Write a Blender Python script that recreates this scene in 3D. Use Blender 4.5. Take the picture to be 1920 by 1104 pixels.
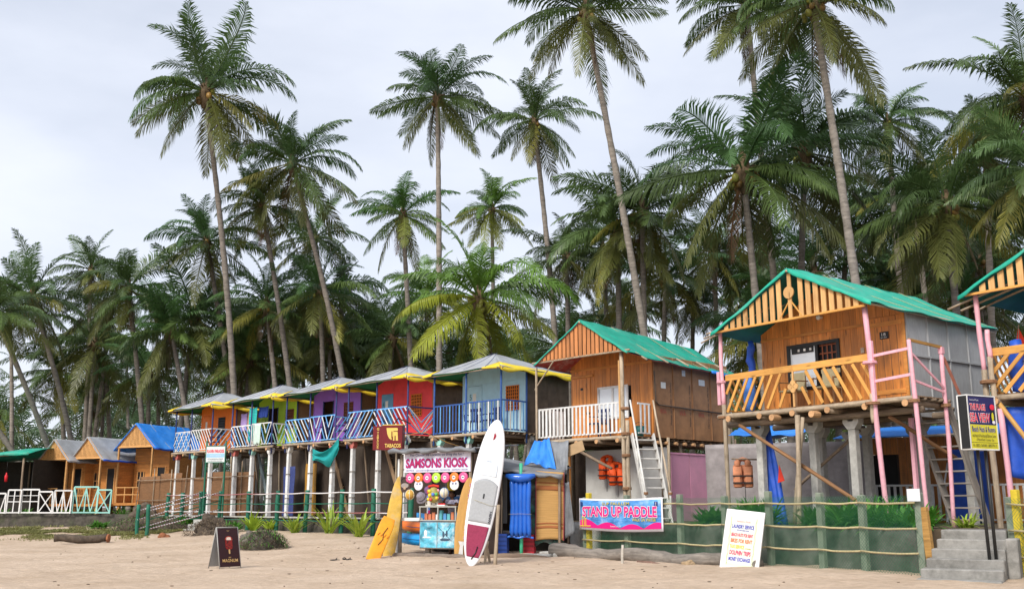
import bpy, bmesh, math, random
from mathutils import Vector, Matrix, Quaternion, noise
R = math.radians
random.seed(7)
S = bpy.context.scene
for o in list(bpy.data.objects): bpy.data.objects.remove(o, do_unlink=True)
COL = S.collection

# ---------------------------------------------------------------- camera
cam = bpy.data.cameras.new('camera'); cam.lens = 35.62; cam.sensor_width = 36.0
cam.clip_start = 0.1; cam.clip_end = 3000
co = bpy.data.objects.new('camera', cam); COL.objects.link(co)
co.location = (0, 0, 1.3); co.rotation_euler = (R(90 + 11.83), 0, 0)
S.camera = co

# ---------------------------------------------------------------- sky: thin bright overcast
SUN_EL, SUN_AZ = 42, 212          # azimuth measured clockwise from +Y
w = bpy.data.worlds.new('World'); S.world = w; w.use_nodes = True
nt = w.node_tree; nt.nodes.clear(); L = nt.links.new
def nd(t, **k):
    n = nt.nodes.new(t)
    for a, b in k.items(): setattr(n, a, b)
    return n
out = nd('ShaderNodeOutputWorld'); bg = nd('ShaderNodeBackground')
sky = nd('ShaderNodeTexSky', sky_type='NISHITA', sun_disc=False)
sky.sun_elevation = R(SUN_EL); sky.sun_rotation = R(SUN_AZ); sky.air_density = 1.0; sky.dust_density = 2.5
tc = nd('ShaderNodeTexCoord'); mp = nd('ShaderNodeMapping'); mp.inputs['Scale'].default_value = (1.0, 1.0, 2.6)
mp.inputs['Location'].default_value = (0.35, 0.2, 0.1)
n1 = nd('ShaderNodeTexNoise'); n1.inputs['Scale'].default_value = 1.7; n1.inputs['Detail'].default_value = 7; n1.inputs['Roughness'].default_value = 0.52
rp = nd('ShaderNodeValToRGB'); rp.color_ramp.elements[0].position = 0.36; rp.color_ramp.elements[1].position = 0.66
rp.color_ramp.elements[0].color = (0.60,)*3 + (1,); rp.color_ramp.elements[1].color = (0.97,)*3 + (1,)
mx = nd('ShaderNodeMix', data_type='RGBA'); mx.inputs['B'].default_value = (7.15, 7.5, 8.4, 1)
L(tc.outputs['Generated'], mp.inputs['Vector']); L(mp.outputs['Vector'], n1.inputs['Vector']); L(n1.outputs['Fac'], rp.inputs['Fac'])
L(rp.outputs['Color'], mx.inputs['Factor']); L(sky.outputs['Color'], mx.inputs['A']); L(mx.outputs['Result'], bg.inputs['Color'])
bg.inputs['Strength'].default_value = 0.1
L(bg.outputs['Background'], out.inputs['Surface'])

# ---------------------------------------------------------------- sun (veiled)
sl = bpy.data.lights.new('sun', 'SUN'); sl.energy = 2.5; sl.angle = R(20); sl.color = (1.0, 0.95, 0.87)
so = bpy.data.objects.new('sun', sl); COL.objects.link(so)
sd = Vector((math.sin(R(SUN_AZ))*math.cos(R(SUN_EL)), math.cos(R(SUN_AZ))*math.cos(R(SUN_EL)), math.sin(R(SUN_EL))))
so.rotation_euler = sd.to_track_quat('Z', 'Y').to_euler(); so.location = sd*60
S.view_settings.view_transform = 'Standard'; S.view_settings.look = 'None'
S.view_settings.exposure = 0.45; S.view_settings.gamma = 1.0

# ================================================================ materials
MATS = {}
def M(name, col, rough=0.7, var=0.18, scale=6.0, stretch=(1, 1, 1), bump=0.15, ov=0.12, dirt=None, dirt_amt=0.35, dirt_scale=1.3,
      spec=0.4, detail=5, alpha=None, metal=0.0, trans=0.0, use_obj_col=False, wave=None):
    """weathered procedural surface: base colour with noise, a per-object shift and soft dirt patches"""
    if name in MATS: return MATS[name]
    m = bpy.data.materials.new(name); m.use_nodes = True; t = m.node_tree; t.nodes.clear(); l = t.links.new
    def N(ty, **k):
        n = t.nodes.new(ty)
        for a, b in k.items(): setattr(n, a, b)
        return n
    o = N('ShaderNodeOutputMaterial'); b = N('ShaderNodeBsdfPrincipled'); tcn = N('ShaderNodeTexCoord'); oi = N('ShaderNodeObjectInfo')
    mpn = N('ShaderNodeMapping'); mpn.inputs['Scale'].default_value = [scale*s for s in stretch]
    mul = N('ShaderNodeVectorMath', operation='SCALE'); mul.inputs['Scale'].default_value = 37.0
    cb = N('ShaderNodeCombineXYZ')
    for i in range(3): l(oi.outputs['Random'], cb.inputs[i])
    l(cb.outputs[0], mul.inputs[0]); l(mul.outputs[0], mpn.inputs['Location'])
    l(tcn.outputs['Object'], mpn.inputs['Vector'])
    nz = N('ShaderNodeTexNoise'); nz.inputs['Scale'].default_value = 1.0; nz.inputs['Detail'].default_value = detail; nz.inputs['Roughness'].default_value = 0.62
    l(mpn.outputs[0], nz.inputs['Vector'])
    cr = N('ShaderNodeValToRGB'); e = cr.color_ramp.elements
    e[0].position = 0.28; e[1].position = 0.72
    if use_obj_col:
        e[0].color = (1-var,)*3 + (1,); e[1].color = (1+var,)*3 + (1,)
        mm = N('ShaderNodeMix', data_type='RGBA', blend_type='MULTIPLY'); mm.inputs['Factor'].default_value = 1.0
        l(oi.outputs['Color'], mm.inputs['A']); l(cr.outputs['Color'], mm.inputs['B']); cout = mm.outputs['Result']
    else:
        e[0].color = tuple(max(0, c*(1-var)) for c in col[:3]) + (1,); e[1].color = tuple(min(1, c*(1+var)) for c in col[:3]) + (1,)
        cout = cr.outputs['Color']
    l(nz.outputs['Fac'], cr.inputs['Fac'])
    if dirt is not None:
        n2 = N('ShaderNodeTexNoise'); n2.inputs['Scale'].default_value = dirt_scale; n2.inputs['Detail'].default_value = 6; n2.inputs['Roughness'].default_value = 0.7
        mp2 = N('ShaderNodeMapping'); l(tcn.outputs['Object'], mp2.inputs['Vector']); l(mul.outputs[0], mp2.inputs['Location']); l(mp2.outputs[0], n2.inputs['Vector'])
        r2 = N('ShaderNodeValToRGB'); r2.color_ramp.elements[0].position = 0.48; r2.color_ramp.elements[1].position = 0.78
        r2.color_ramp.elements[0].color = (0, 0, 0, 1); r2.color_ramp.elements[1].color = (dirt_amt,)*3 + (1,)
        l(n2.outputs['Fac'], r2.inputs['Fac'])
        md = N('ShaderNodeMix', data_type='RGBA'); md.inputs['B'].default_value = tuple(dirt) + (1,)
        l(r2.outputs['Color'], md.inputs['Factor']); l(cout, md.inputs['A']); cout = md.outputs['Result']
    if ov:
        hs = N('ShaderNodeHueSaturation'); mr = N('ShaderNodeMapRange'); mr.inputs['To Min'].default_value = 1-ov; mr.inputs['To Max'].default_value = 1+ov
        l(oi.outputs['Random'], mr.inputs['Value']); l(mr.outputs[0], hs.inputs['Value']); l(cout, hs.inputs['Color']); cout = hs.outputs['Color']
    l(cout, b.inputs['Base Color'])
    b.inputs['Roughness'].default_value = rough; b.inputs['Metallic'].default_value = metal
    b.inputs['Specular IOR Level'].default_value = spec
    if bump:
        bp = N('ShaderNodeBump'); bp.inputs['Strength'].default_value = bump; bp.inputs['Distance'].default_value = 0.02
        l(nz.outputs['Fac'], bp.inputs['Height']); l(bp.outputs[0], b.inputs['Normal'])
    sh = b.outputs[0]
    if trans:
        tb = N('ShaderNodeBsdfTranslucent'); l(cout, tb.inputs['Color']); mxs = N('ShaderNodeMixShader'); mxs.inputs[0].default_value = trans
        l(sh, mxs.inputs[1]); l(tb.outputs[0], mxs.inputs[2]); sh = mxs.outputs[0]
    l(sh, o.inputs['Surface'])
    MATS[name] = m; return m

def wood(name, col, rough=0.6, var=0.3, axis='X', knots=True, ov=0.14, dirt=(0.12, 0.07, 0.04), bump=0.25, spec=0.35):
    """sawn or varnished timber: long grain along the given axis, knots, board-to-board shift"""
    if name in MATS: return MATS[name]
    st = {'X': (0.9, 14, 14), 'Z': (14, 14, 0.9), 'Y': (14, 0.9, 14)}[axis]
    m = M(name, col, rough=rough, var=var, scale=1.6, stretch=st, bump=bump, ov=ov, dirt=dirt, dirt_amt=0.5, dirt_scale=1.1, spec=spec)
    if knots:
        t = m.node_tree; l = t.links.new; b = next(n for n in t.nodes if n.type == 'BSDF_PRINCIPLED')
        src = b.inputs['Base Color'].links[0].from_socket
        tcn = next(n for n in t.nodes if n.type == 'TEX_COORD'); mul = next(n for n in t.nodes if n.type == 'VECT_MATH')
        mp2 = t.nodes.new('ShaderNodeMapping'); mp2.inputs['Scale'].default_value = {'X': (1.6, 7, 7), 'Z': (7, 7, 1.6), 'Y': (7, 1.6, 7)}[axis]
        l(tcn.outputs['Object'], mp2.inputs['Vector']); l(mul.outputs[0], mp2.inputs['Location'])
        v = t.nodes.new('ShaderNodeTexVoronoi'); v.inputs['Scale'].default_value = 1.0; l(mp2.outputs[0], v.inputs['Vector'])
        r = t.nodes.new('ShaderNodeValToRGB'); r.color_ramp.elements[0].position = 0.08; r.color_ramp.elements[0].color = (0.75,)*3+(1,)
        r.color_ramp.elements[1].position = 0.17; r.color_ramp.elements[1].color = (0, 0, 0, 1); l(v.outputs['Distance'], r.inputs['Fac'])
        md = t.nodes.new('ShaderNodeMix'); md.data_type = 'RGBA'; md.inputs['B'].default_value = tuple(c*0.25 for c in col[:3]) + (1,)
        l(r.outputs['Color'], md.inputs['Factor']); l(src, md.inputs['A']); l(md.outputs['Result'], b.inputs['Base Color'])
    return m
def flat(name, col, rough=0.5, ov=0.0, **k): return M(name, col, rough=rough, var=k.pop('var', 0.06), bump=k.pop('bump', 0.0), ov=ov, **k)

DIRT = (0.16, 0.12, 0.09)
WH = M('white_paint', (0.72, 0.72, 0.71), 0.6, 0.1, 9, dirt=(0.33, 0.29, 0.24), dirt_amt=0.55, dirt_scale=2.2)
BLU = M('blue_paint', (0.12, 0.36, 0.72), 0.55, 0.15, 9, dirt=(0.4, 0.45, 0.5), dirt_amt=0.3)
NAVY = M('navy_paint', (0.03, 0.045, 0.16), 0.5, 0.2, 9)
NAVYB = M('railing_blue', (0.035, 0.10, 0.33), 0.5, 0.2, 9)
TEAL = M('mint_paint', (0.30, 0.62, 0.56), 0.6, 0.15, 9, dirt=(0.5, 0.5, 0.45), dirt_amt=0.4)
REDC = M('red_cap', (0.5, 0.12, 0.10), 0.6, 0.2, 9, dirt=(0.5, 0.4, 0.35), dirt_amt=0.4)
PINK = M('pink_paint', (0.78, 0.40, 0.47), 0.55, 0.12, 9, dirt=(0.45, 0.33, 0.3), dirt_amt=0.45, dirt_scale=3)
CONC = M('concrete', (0.45, 0.44, 0.41), 0.9, 0.22, 7, bump=0.4, dirt=(0.13, 0.12, 0.10), dirt_amt=0.5)
STEPC = M('step_concrete', (0.28, 0.27, 0.25), 0.92, 0.25, 6, bump=0.6, dirt=(0.08, 0.08, 0.07), dirt_amt=0.75, dirt_scale=3.0)
DARKST = M('mossy_stone', (0.085, 0.075, 0.062), 0.95, 0.55, 5, bump=0.8, dirt=(0.07, 0.09, 0.035), dirt_amt=0.7, dirt_scale=2.0)
BARK = M('pole_bark', (0.25, 0.185, 0.13), 0.85, 0.4, 3, stretch=(1, 8, 8), bump=0.5, ov=0.25, dirt=(0.06, 0.045, 0.03), dirt_amt=0.6, dirt_scale=4)
BARKL = M('pole_bark_pale', (0.40, 0.32, 0.23), 0.85, 0.35, 3, stretch=(1, 8, 8), bump=0.5, ov=0.2, dirt=(0.12, 0.08, 0.05), dirt_amt=0.6, dirt_scale=5)
ENDG = M('cut_wood', (0.52, 0.30, 0.15), 0.8, 0.25, 20, bump=0.1)
ROPE = M('coir_rope', (0.42, 0.36, 0.20), 0.95, 0.3, 40, bump=0.4)
JUTE = M('jute_lashing', (0.28, 0.15, 0.08), 0.95, 0.3, 40, bump=0.4)
TARPG = M('grey_tarp', (0.40, 0.42, 0.45), 0.55, 0.12, 2.5, bump=0.5, dirt=(0.20, 0.19, 0.18), dirt_amt=0.6, dirt_scale=1.5)
TARPD = M('dark_grey_tarp', (0.19, 0.20, 0.215), 0.5, 0.2, 3, bump=0.6, dirt=(0.1, 0.1, 0.1), dirt_amt=0.6, dirt_scale=2)
TARPY = M('yellow_tarp', (0.80, 0.58, 0.03), 0.5, 0.12, 5, bump=0.4, dirt=(0.45, 0.35, 0.1), dirt_amt=0.4)
TARPGR = M('green_tarp', (0.012, 0.36, 0.25), 0.5, 0.22, 3, bump=0.9, dirt=(0.14, 0.36, 0.28), dirt_amt=0.8, dirt_scale=2.0)
LINER = M('green_liner', (0.02, 0.20, 0.07), 0.7, 0.2, 4, bump=0.4)
TARPB = M('blue_tarp', (0.03, 0.22, 0.72), 0.45, 0.15, 4, bump=0.6, dirt=(0.12, 0.35, 0.75), dirt_amt=0.5)
TARPB2 = M('royal_tarp', (0.02, 0.09, 0.50), 0.5, 0.2, 4, bump=0.6)
HARDB = M('weathered_board', (0.135, 0.095, 0.068), 0.85, 0.3, 3, bump=0.2, dirt=(0.07, 0.06, 0.05), dirt_amt=0.7, dirt_scale=2)
PLY = M('brown_hardboard', (0.33, 0.165, 0.075), 0.75, 0.2, 3, bump=0.1, dirt=(0.12, 0.07, 0.04), dirt_amt=0.6, dirt_scale=2.2, ov=0.08)
GPLY = M('grey_sheeting', (0.36, 0.37, 0.38), 0.6, 0.12, 5, stretch=(4, 4, 0.7), bump=0.1, dirt=(0.2, 0.2, 0.2), dirt_amt=0.6, dirt_scale=1.5)
WV = wood('varnished_wall_wood', (0.60, 0.22, 0.045), 0.45, 0.30, 'Z', ov=0.16, spec=0.5)
WVX = wood('varnished_beam', (0.60, 0.25, 0.06), 0.45, 0.25, 'X', ov=0.12)
PINE = wood('pine_slat', (0.66, 0.38, 0.15), 0.6, 0.2, 'Z', ov=0.16)
PINEX = wood('pine_rail', (0.66, 0.33, 0.08), 0.5, 0.2, 'X', ov=0.12)
REDW = wood('red_cedar_slat', (0.50, 0.20, 0.07), 0.6, 0.25, 'Z', ov=0.18)
CABW = wood('cabin_board', (0.52, 0.22, 0.06), 0.6, 0.25, 'X', ov=0.14)
CABX = wood('cabin_frame_wood', (0.62, 0.33, 0.12), 0.6, 0.2, 'X', ov=0.1)
OLDW = wood('grey_old_wood', (0.30, 0.27, 0.24), 0.9, 0.3, 'X', ov=0.15)
DECKW = wood('deck_board', (0.26, 0.17, 0.10), 0.85, 0.3, 'X', ov=0.2)
DARKIN = M('painted_interior_shade', (0.012, 0.012, 0.014), 0.5, 0.2, 4, bump=0)  # near-black colour stands in for the shade of rooms behind openings
GLASS = M('window_glass', (0.80, 0.86, 0.92), 0.08, 0.04, 2, bump=0, spec=0.9, ov=0)  # pale bluish base colour stands in for the reflected sky
BLACK = M('black_frame', (0.015, 0.015, 0.015), 0.4, 0.2, 10, bump=0)
MATW = M('woven_mat', (0.20, 0.10, 0.045), 0.9, 0.3, 4, stretch=(1, 1, 12), bump=0.5, dirt=(0.12, 0.07, 0.04), dirt_amt=0.6)
PLAST = M('navy_plastic', (0.02, 0.035, 0.12), 0.35, 0.1, 6, bump=0)

# ================================================================ geometry helpers
def link(o, parent=None):
    COL.objects.link(o)
    if parent is not None: o.parent = parent
    return o
def thing(name, label, cat, loc=(0, 0, 0), rotz=0.0, group=None):
    o = bpy.data.objects.new(name, None); COL.objects.link(o); o.empty_display_size = 0.2
    o.location = loc; o.rotation_euler = (0, 0, rotz); o['label'] = label; o['category'] = cat
    if group: o['group'] = group
    return o
def tag(o, label, cat, group=None):
    o['label'] = label; o['category'] = cat
    if group: o['group'] = group
    return o
def struct(o): o['kind'] = 'structure'; return o
def stuff(o): o['kind'] = 'stuff'; return o

class MB:
    def __init__(s): s.v = []; s.f = []; s.mi = []; s.cm = 0
    def add(s, vs, fs):
        k = len(s.v); s.v += [tuple(v) for v in vs]
        for f in fs: s.f.append([i+k for i in f]); s.mi.append(s.cm)
        return s
    def box(s, x0, x1, y0, y1, z0, z1):
        return s.add([(x0,y0,z0),(x1,y0,z0),(x1,y1,z0),(x0,y1,z0),(x0,y0,z1),(x1,y0,z1),(x1,y1,z1),(x0,y1,z1)],
                     [(0,3,2,1),(4,5,6,7),(0,1,5,4),(1,2,6,5),(2,3,7,6),(3,0,4,7)])
    def cbox(s, x0, x1, y0, y1, z0, z1, b=0.006):
        bm = bmesh.new(); bmesh.ops.create_cube(bm, size=1.0)
        for v in bm.verts: v.co = ((x0+x1)/2+v.co.x*(x1-x0), (y0+y1)/2+v.co.y*(y1-y0), (z0+z1)/2+v.co.z*(z1-z0))
        b = min(b, 0.3*min(x1-x0, y1-y0, z1-z0))
        bmesh.ops.bevel(bm, geom=bm.edges[:], offset=b, segments=1, affect='EDGES')
        bm.verts.index_update(); s.add([v.co[:] for v in bm.verts], [[v.index for v in f.verts] for f in bm.faces]); bm.free(); return s
    def tube(s, pts, rad, n=8, caps=True, jit=0.0):
        pts = [Vector(p) for p in pts]; m = len(pts)
        if not hasattr(rad, '__len__'): rad = [rad]*m
        k = len(s.v); ref = None; fs = []; vs = []
        for i, p in enumerate(pts):
            t = (pts[min(i+1, m-1)]-pts[max(i-1, 0)]); t = t.normalized() if t.length > 1e-9 else Vector((0,0,1))
            if ref is None: ref = t.orthogonal().normalized()
            else:
                ref = ref - t*ref.dot(t); ref = ref.normalized() if ref.length > 1e-6 else t.orthogonal().normalized()
            bn = t.cross(ref)
            for j in range(n):
                a = 2*math.pi*j/n; r = rad[i]*(1+random.uniform(-jit, jit))
                vs.append(p+ref*(r*math.cos(a))+bn*(r*math.sin(a)))
        for i in range(m-1):
            for j in range(n): fs.append((i*n+j, i*n+(j+1)%n, (i+1)*n+(j+1)%n, (i+1)*n+j))
        if caps: fs.append(tuple(range(n-1, -1, -1))); fs.append(tuple(range((m-1)*n, m*n)))
        return s.add(vs, fs)
    def prism(s, poly, y0, y1):
        """polygon in the local XZ plane, extruded along Y"""
        n = len(poly); vs = [(x, y0, z) for x, z in poly]+[(x, y1, z) for x, z in poly]
        fs = [tuple(range(n)), tuple(range(2*n-1, n-1, -1))]+[(i, i+n, (i+1) % n+n, (i+1) % n) for i in range(n)]
        return s.add(vs, fs)
    def slab(s, poly, z0, z1):
        n = len(poly); vs = [(x, y, z0) for x, y in poly]+[(x, y, z1) for x, y in poly]
        fs = [tuple(range(n-1, -1, -1)), tuple(range(n, 2*n))]+[(i, (i+1) % n, (i+1) % n+n, i+n) for i in range(n)]
        return s.add(vs, fs)
    def grid(s, fn, nu, nv, thick=0.0):
        P = [[Vector(fn(i/nu, j/nv)) for i in range(nu+1)] for j in range(nv+1)]
        vs = [p for r in P for p in r]; W = nu+1
        fs = [(j*W+i, j*W+i+1, (j+1)*W+i+1, (j+1)*W+i) for j in range(nv) for i in range(nu)]
        if thick:
            k = len(vs); nn = []
            for j in range(nv+1):
                for i in range(nu+1):
                    a = P[j][min(i+1, nu)]-P[j][max(i-1, 0)]; b = P[min(j+1, nv)][i]-P[max(j-1, 0)][i]
                    c = a.cross(b); nn.append(c.normalized() if c.length > 1e-9 else Vector((0,0,1)))
            vs = vs+[v-n*thick for v, n in zip(vs, nn)]
            fs = fs+[tuple(q+k for q in reversed(f)) for f in fs]
            ring = [i for i in range(W)]+[j*W+nu for j in range(1, nv+1)]+[nv*W+i for i in range(nu-1, -1, -1)]+[j*W for j in range(nv-1, 0, -1)]
            for a, b in zip(ring, ring[1:]+ring[:1]): fs.append((a, a+k, b+k, b))
        return s.add(vs, fs)
    def ell(s, c, r, nu=10, nv=7):
        vs = [(c[0], c[1], c[2]-r[2])]
        for j in range(1, nv):
            a = -math.pi/2+math.pi*j/nv
            for i in range(nu):
                b = 2*math.pi*i/nu; vs.append((c[0]+r[0]*math.cos(a)*math.cos(b), c[1]+r[1]*math.cos(a)*math.sin(b), c[2]+r[2]*math.sin(a)))
        vs.append((c[0], c[1], c[2]+r[2])); T = len(vs)-1; fs = []
        for i in range(nu):
            fs.append((0, 1+(i+1) % nu, 1+i)); fs.append((T, T-nu+i, T-nu+(i+1) % nu))
            for j in range(nv-2): a = 1+j*nu; fs.append((a+i, a+(i+1) % nu, a+nu+(i+1) % nu, a+nu+i))
        return s.add(vs, fs)
    def mesh(s, name, mat, smooth=False):
        me = bpy.data.meshes.new(name); me.from_pydata(s.v, [], s.f)
        for m in (mat if isinstance(mat, (list, tuple)) else [mat]): me.materials.append(m)
        if any(s.mi): me.polygons.foreach_set('material_index', s.mi)
        if smooth: me.polygons.foreach_set('use_smooth', [True]*len(me.polygons))
        me.update(); return me
    def obj(s, name, mat, parent=None, smooth=False, loc=None, rot=None):
        o = bpy.data.objects.new(name, s.mesh(name, mat, smooth)); link(o, parent)
        if loc is not None: o.location = loc
        if rot is not None: o.rotation_euler = rot
        return o

def inst(name, me, parent, loc=(0,0,0), rot=(0,0,0), scale=None):
    o = bpy.data.objects.new(name, me); link(o, parent); o.location = loc; o.rotation_euler = rot
    if scale is not None: o.scale = scale if hasattr(scale, '__len__') else (scale,)*3
    return o
CACHE = {}
def frame_rot(d, up=(0, 0, 1)):
    x = Vector(d).normalized(); up = Vector(up)
    if abs(x.dot(up)) > 0.999: up = Vector((0, 1, 0))
    y = up.cross(x).normalized(); z = x.cross(y)
    return Matrix((x, y, z)).transposed().to_euler()
def beam(name, p, q, w_, h_, mat, parent=None, up=(0, 0, 1), b=0.004):
    """sawn timber from p to q: local X runs along it, w_ sideways, h_ along up"""
    p = Vector(p); q = Vector(q); Ln = (q-p).length
    key = ('b', round(Ln, 2), round(w_, 3), round(h_, 3), mat.name)
    me = CACHE.get(key)
    if me is None: me = CACHE[key] = MB().cbox(0, Ln, -w_/2, w_/2, -h_/2, h_/2, b).mesh(name, mat)
    return inst(name, me, parent, p, frame_rot(q-p, up))
def pole(name, p, q, r, mat, parent=None, wob=0.15, n=8, seg=6, r2=None):
    """round rough pole from p to q, local X along it"""
    p = Vector(p); q = Vector(q); Ln = (q-p).length; r2 = r if r2 is None else r2
    pts = []; rad = []; ph = random.uniform(0, 6)
    for i in range(seg+1):
        t = i/seg; a = math.sin(math.pi*t)
        pts.append((Ln*t, wob*r*a*math.sin(ph+t*5)*1.5, wob*r*a*math.cos(ph*1.7+t*4)*1.5)); rad.append((r+(r2-r)*t)*random.uniform(0.93, 1.07))
    return MB().tube(pts, rad, n, jit=0.04).obj(name, mat, parent, True, p, frame_rot(q-p))
def rod(name, pts, r, mat, parent=None, n=6):
    return MB().tube(pts, r, n).obj(name, mat, parent, True)
def lashing(parent, p, r, mat=None, h=0.07, axis=(0, 0, 1)):
    a = Vector(axis).normalized(); pts = [Vector(p)+a*(-h/2+h*i/4) for i in range(5)]
    return MB().tube(pts, [r*1.12, r*1.22, r*1.15, r*1.23, r*1.1], 9).obj('rope_lashing', mat or JUTE, parent, False)

def text(name, body, wd, ht, mat, parent, loc, rot=(R(90), 0, 0), bold=0.0, depth=0.002, shear=0.0, outline=None, oc=None, center=True):
    """flat lettering fitted to wd x ht metres"""
    res = []
    for k, (mt, off, dz) in enumerate(([(outline, oc or 0.035, 0)] if outline else [])+[(mat, bold, 1)]):
        cu = bpy.data.curves.new(name, 'FONT'); cu.body = body; cu.size = 1.0; cu.offset = off; cu.shear = shear; cu.resolution_u = 3; cu.extrude = 0.0
        cu.align_x = 'CENTER'
        ob = bpy.data.objects.new(name, cu); COL.objects.link(ob); dg = bpy.context.evaluated_depsgraph_get(); dg.update()
        me = bpy.data.meshes.new_from_object(ob.evaluated_get(dg)); bpy.data.objects.remove(ob, do_unlink=True)
        if k == 0:
            xs = [v.co.x for v in me.vertices]; ys = [v.co.y for v in me.vertices]
            x0, x1, y0, y1 = min(xs), max(xs), min(ys), max(ys)
            fx, fy = wd/(x1-x0), ht/(y1-y0); cx, cy = (x0+x1)/2, (y0+y1)/2
        for v in me.vertices: v.co = ((v.co.x-cx)*fx, (v.co.y-cy)*fy, depth+0.003*dz)
        me.materials.clear(); me.materials.append(mt); me.name = name
        res.append(inst(name, me, parent, loc, rot))
    return res[-1]
# ================================================================ ground
EDGE = [(-75, 51.5), (-16.6, 48.5), (-0.55, 32.35), (1.5, 29.2), (2.3, 27.0), (7.75, 18.95), (9.4, 18.2), (16, 9.5), (60, -40)]
INLAND = EDGE + [(400, -40), (400, 700), (-400, 700), (-400, 51.5)]
def inside(x, y, poly=INLAND):
    c = False; n = len(poly)
    for i in range(n):
        x0, y0 = poly[i]; x1, y1 = poly[(i+1) % n]
        if (y0 > y) != (y1 > y) and x < (x1-x0)*(y-y0)/(y1-y0)+x0: c = not c
    return c
def edge_dist(x, y):
    b = 1e9; p = Vector((x, y))
    for a, c in zip(EDGE, EDGE[1:]):
        a = Vector(a); c = Vector(c); t = max(0, min(1, (p-a).dot(c-a)/(c-a).length_squared)); b = min(b, (p-(a+(c-a)*t)).length)
    return b
def sst(a, b, x): t = max(0, min(1, (x-a)/(b-a))); return t*t*(3-2*t)
TERR = 0.9
def beach(x, y):
    d = edge_dist(x, y); amp = 0.40+(0.13-0.40)*sst(-8, 1, x)
    z = amp*(1-sst(0, 8.5, d)) - 0.025*max(0, 15-y)
    z += 0.035*noise.noise((x*0.45, y*0.45, 0)) + 0.03*noise.noise((x*1.5, y*1.5, 3)) + 0.018*noise.noise((x*3.7, y*3.7, 7))
    if 15 < y < 30 and -12 < x < 9.5:   # trodden sand
        dd, pp = noise.voronoi((x*2.1, y*1.7, 0.3)); k = 0.5+0.5*noise.noise((pp[0].x*3.3, pp[0].y*3.3, 5))
        z -= 0.042*k*max(0, 1-dd[0]/0.42)**2
    return z
def gz(x, y): return TERR if inside(x, y) else beach(x, y)

def sand_material():
    m = bpy.data.materials.new('beach_sand'); m.use_nodes = True; t = m.node_tree; l = t.links.new; b = t.nodes['Principled BSDF']
    tcn = t.nodes.new('ShaderNodeTexCoord')
    def nz(sc, det, ro=0.6):
        n = t.nodes.new('ShaderNodeTexNoise'); n.inputs['Scale'].default_value = sc; n.inputs['Detail'].default_value = det; n.inputs['Roughness'].default_value = ro
        l(tcn.outputs['Object'], n.inputs['Vector']); return n
    a = nz(0.5, 5); c = nz(6, 8, 0.7); g = nz(120, 2); f = nz(2.3, 3, 0.5)
    r = t.nodes.new('ShaderNodeValToRGB'); r.color_ramp.elements[0].position = 0.3; r.color_ramp.elements[1].position = 0.7
    r.color_ramp.elements[0].color = (0.52, 0.395, 0.285, 1); r.color_ramp.elements[1].color = (0.67, 0.53, 0.405, 1); l(a.outputs['Fac'], r.inputs['Fac'])
    mu = t.nodes.new('ShaderNodeMix'); mu.data_type = 'RGBA'; mu.blend_type = 'MULTIPLY'; mu.inputs['Factor'].default_value = 0.6
    r2 = t.nodes.new('ShaderNodeValToRGB'); r2.color_ramp.elements[0].position = 0.3; r2.color_ramp.elements[0].color = (0.62, 0.6, 0.58, 1); r2.color_ramp.elements[1].position = 0.62
    l(c.outputs['Fac'], r2.inputs['Fac']); l(r.outputs['Color'], mu.inputs['A']); l(r2.outputs['Color'], mu.inputs['B']); l(mu.outputs['Result'], b.inputs['Base Color'])
    b.inputs['Roughness'].default_value = 0.95; b.inputs['Specular IOR Level'].default_value = 0.15
    v = t.nodes.new('ShaderNodeTexVoronoi'); v.feature = 'SMOOTH_F1'; v.inputs['Scale'].default_value = 2.6; l(tcn.outputs['Object'], v.inputs['Vector'])
    ad = t.nodes.new('ShaderNodeMath'); ad.operation = 'MULTIPLY_ADD'; ad.inputs[1].default_value = 0.8; l(v.outputs['Distance'], ad.inputs[0]); l(c.outputs['Fac'], ad.inputs[2])
    ad2 = t.nodes.new('ShaderNodeMath'); ad2.operation = 'MULTIPLY_ADD'; ad2.inputs[1].default_value = 0.15; l(g.outputs['Fac'], ad2.inputs[0]); l(ad.outputs[0], ad2.inputs[2])
    bp = t.nodes.new('ShaderNodeBump'); bp.inputs['Strength'].default_value = 0.8; bp.inputs['Distance'].default_value = 0.07; l(ad2.outputs[0], bp.inputs['Height']); l(bp.outputs[0], b.inputs['Normal'])
    return m
def seq(a, b, s):
    n = int(round((b-a)/s)); return [a+(b-a)*i/n for i in range(n+1)]
xs = [-400, -200, -110, -75, -55, -42]+seq(-34, -14, 0.4)+seq(-13.8, 9.6, 0.12)+[9.8, 10.0]+seq(10.3, 16, 0.4)+[20, 26, 36, 60, 120, 400]
ys = [-200, -90, -40, -15, 0, 8, 12]+seq(14.5, 28, 0.12)+seq(28.2, 32, 0.2)+seq(32.3, 52, 0.4)+[56]
mb = MB(); W_ = len(xs)
mb.add([(x, y, (-0.3 if inside(x, y) else beach(x, y))) for y in ys for x in xs],
       [(j*W_+i, j*W_+i+1, (j+1)*W_+i+1, (j+1)*W_+i) for j in range(len(ys)-1) for i in range(W_-1)])
struct(mb.obj('sand_beach', sand_material(), None, True))
GROVE = M('grove_earth', (0.13, 0.095, 0.06), 0.95, 0.35, 1.5, bump=0.5, dirt=(0.06, 0.075, 0.03), dirt_amt=0.8, dirt_scale=0.3)
struct(MB().slab(INLAND, 0.2, TERR).obj('grove_ground', GROVE))

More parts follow.
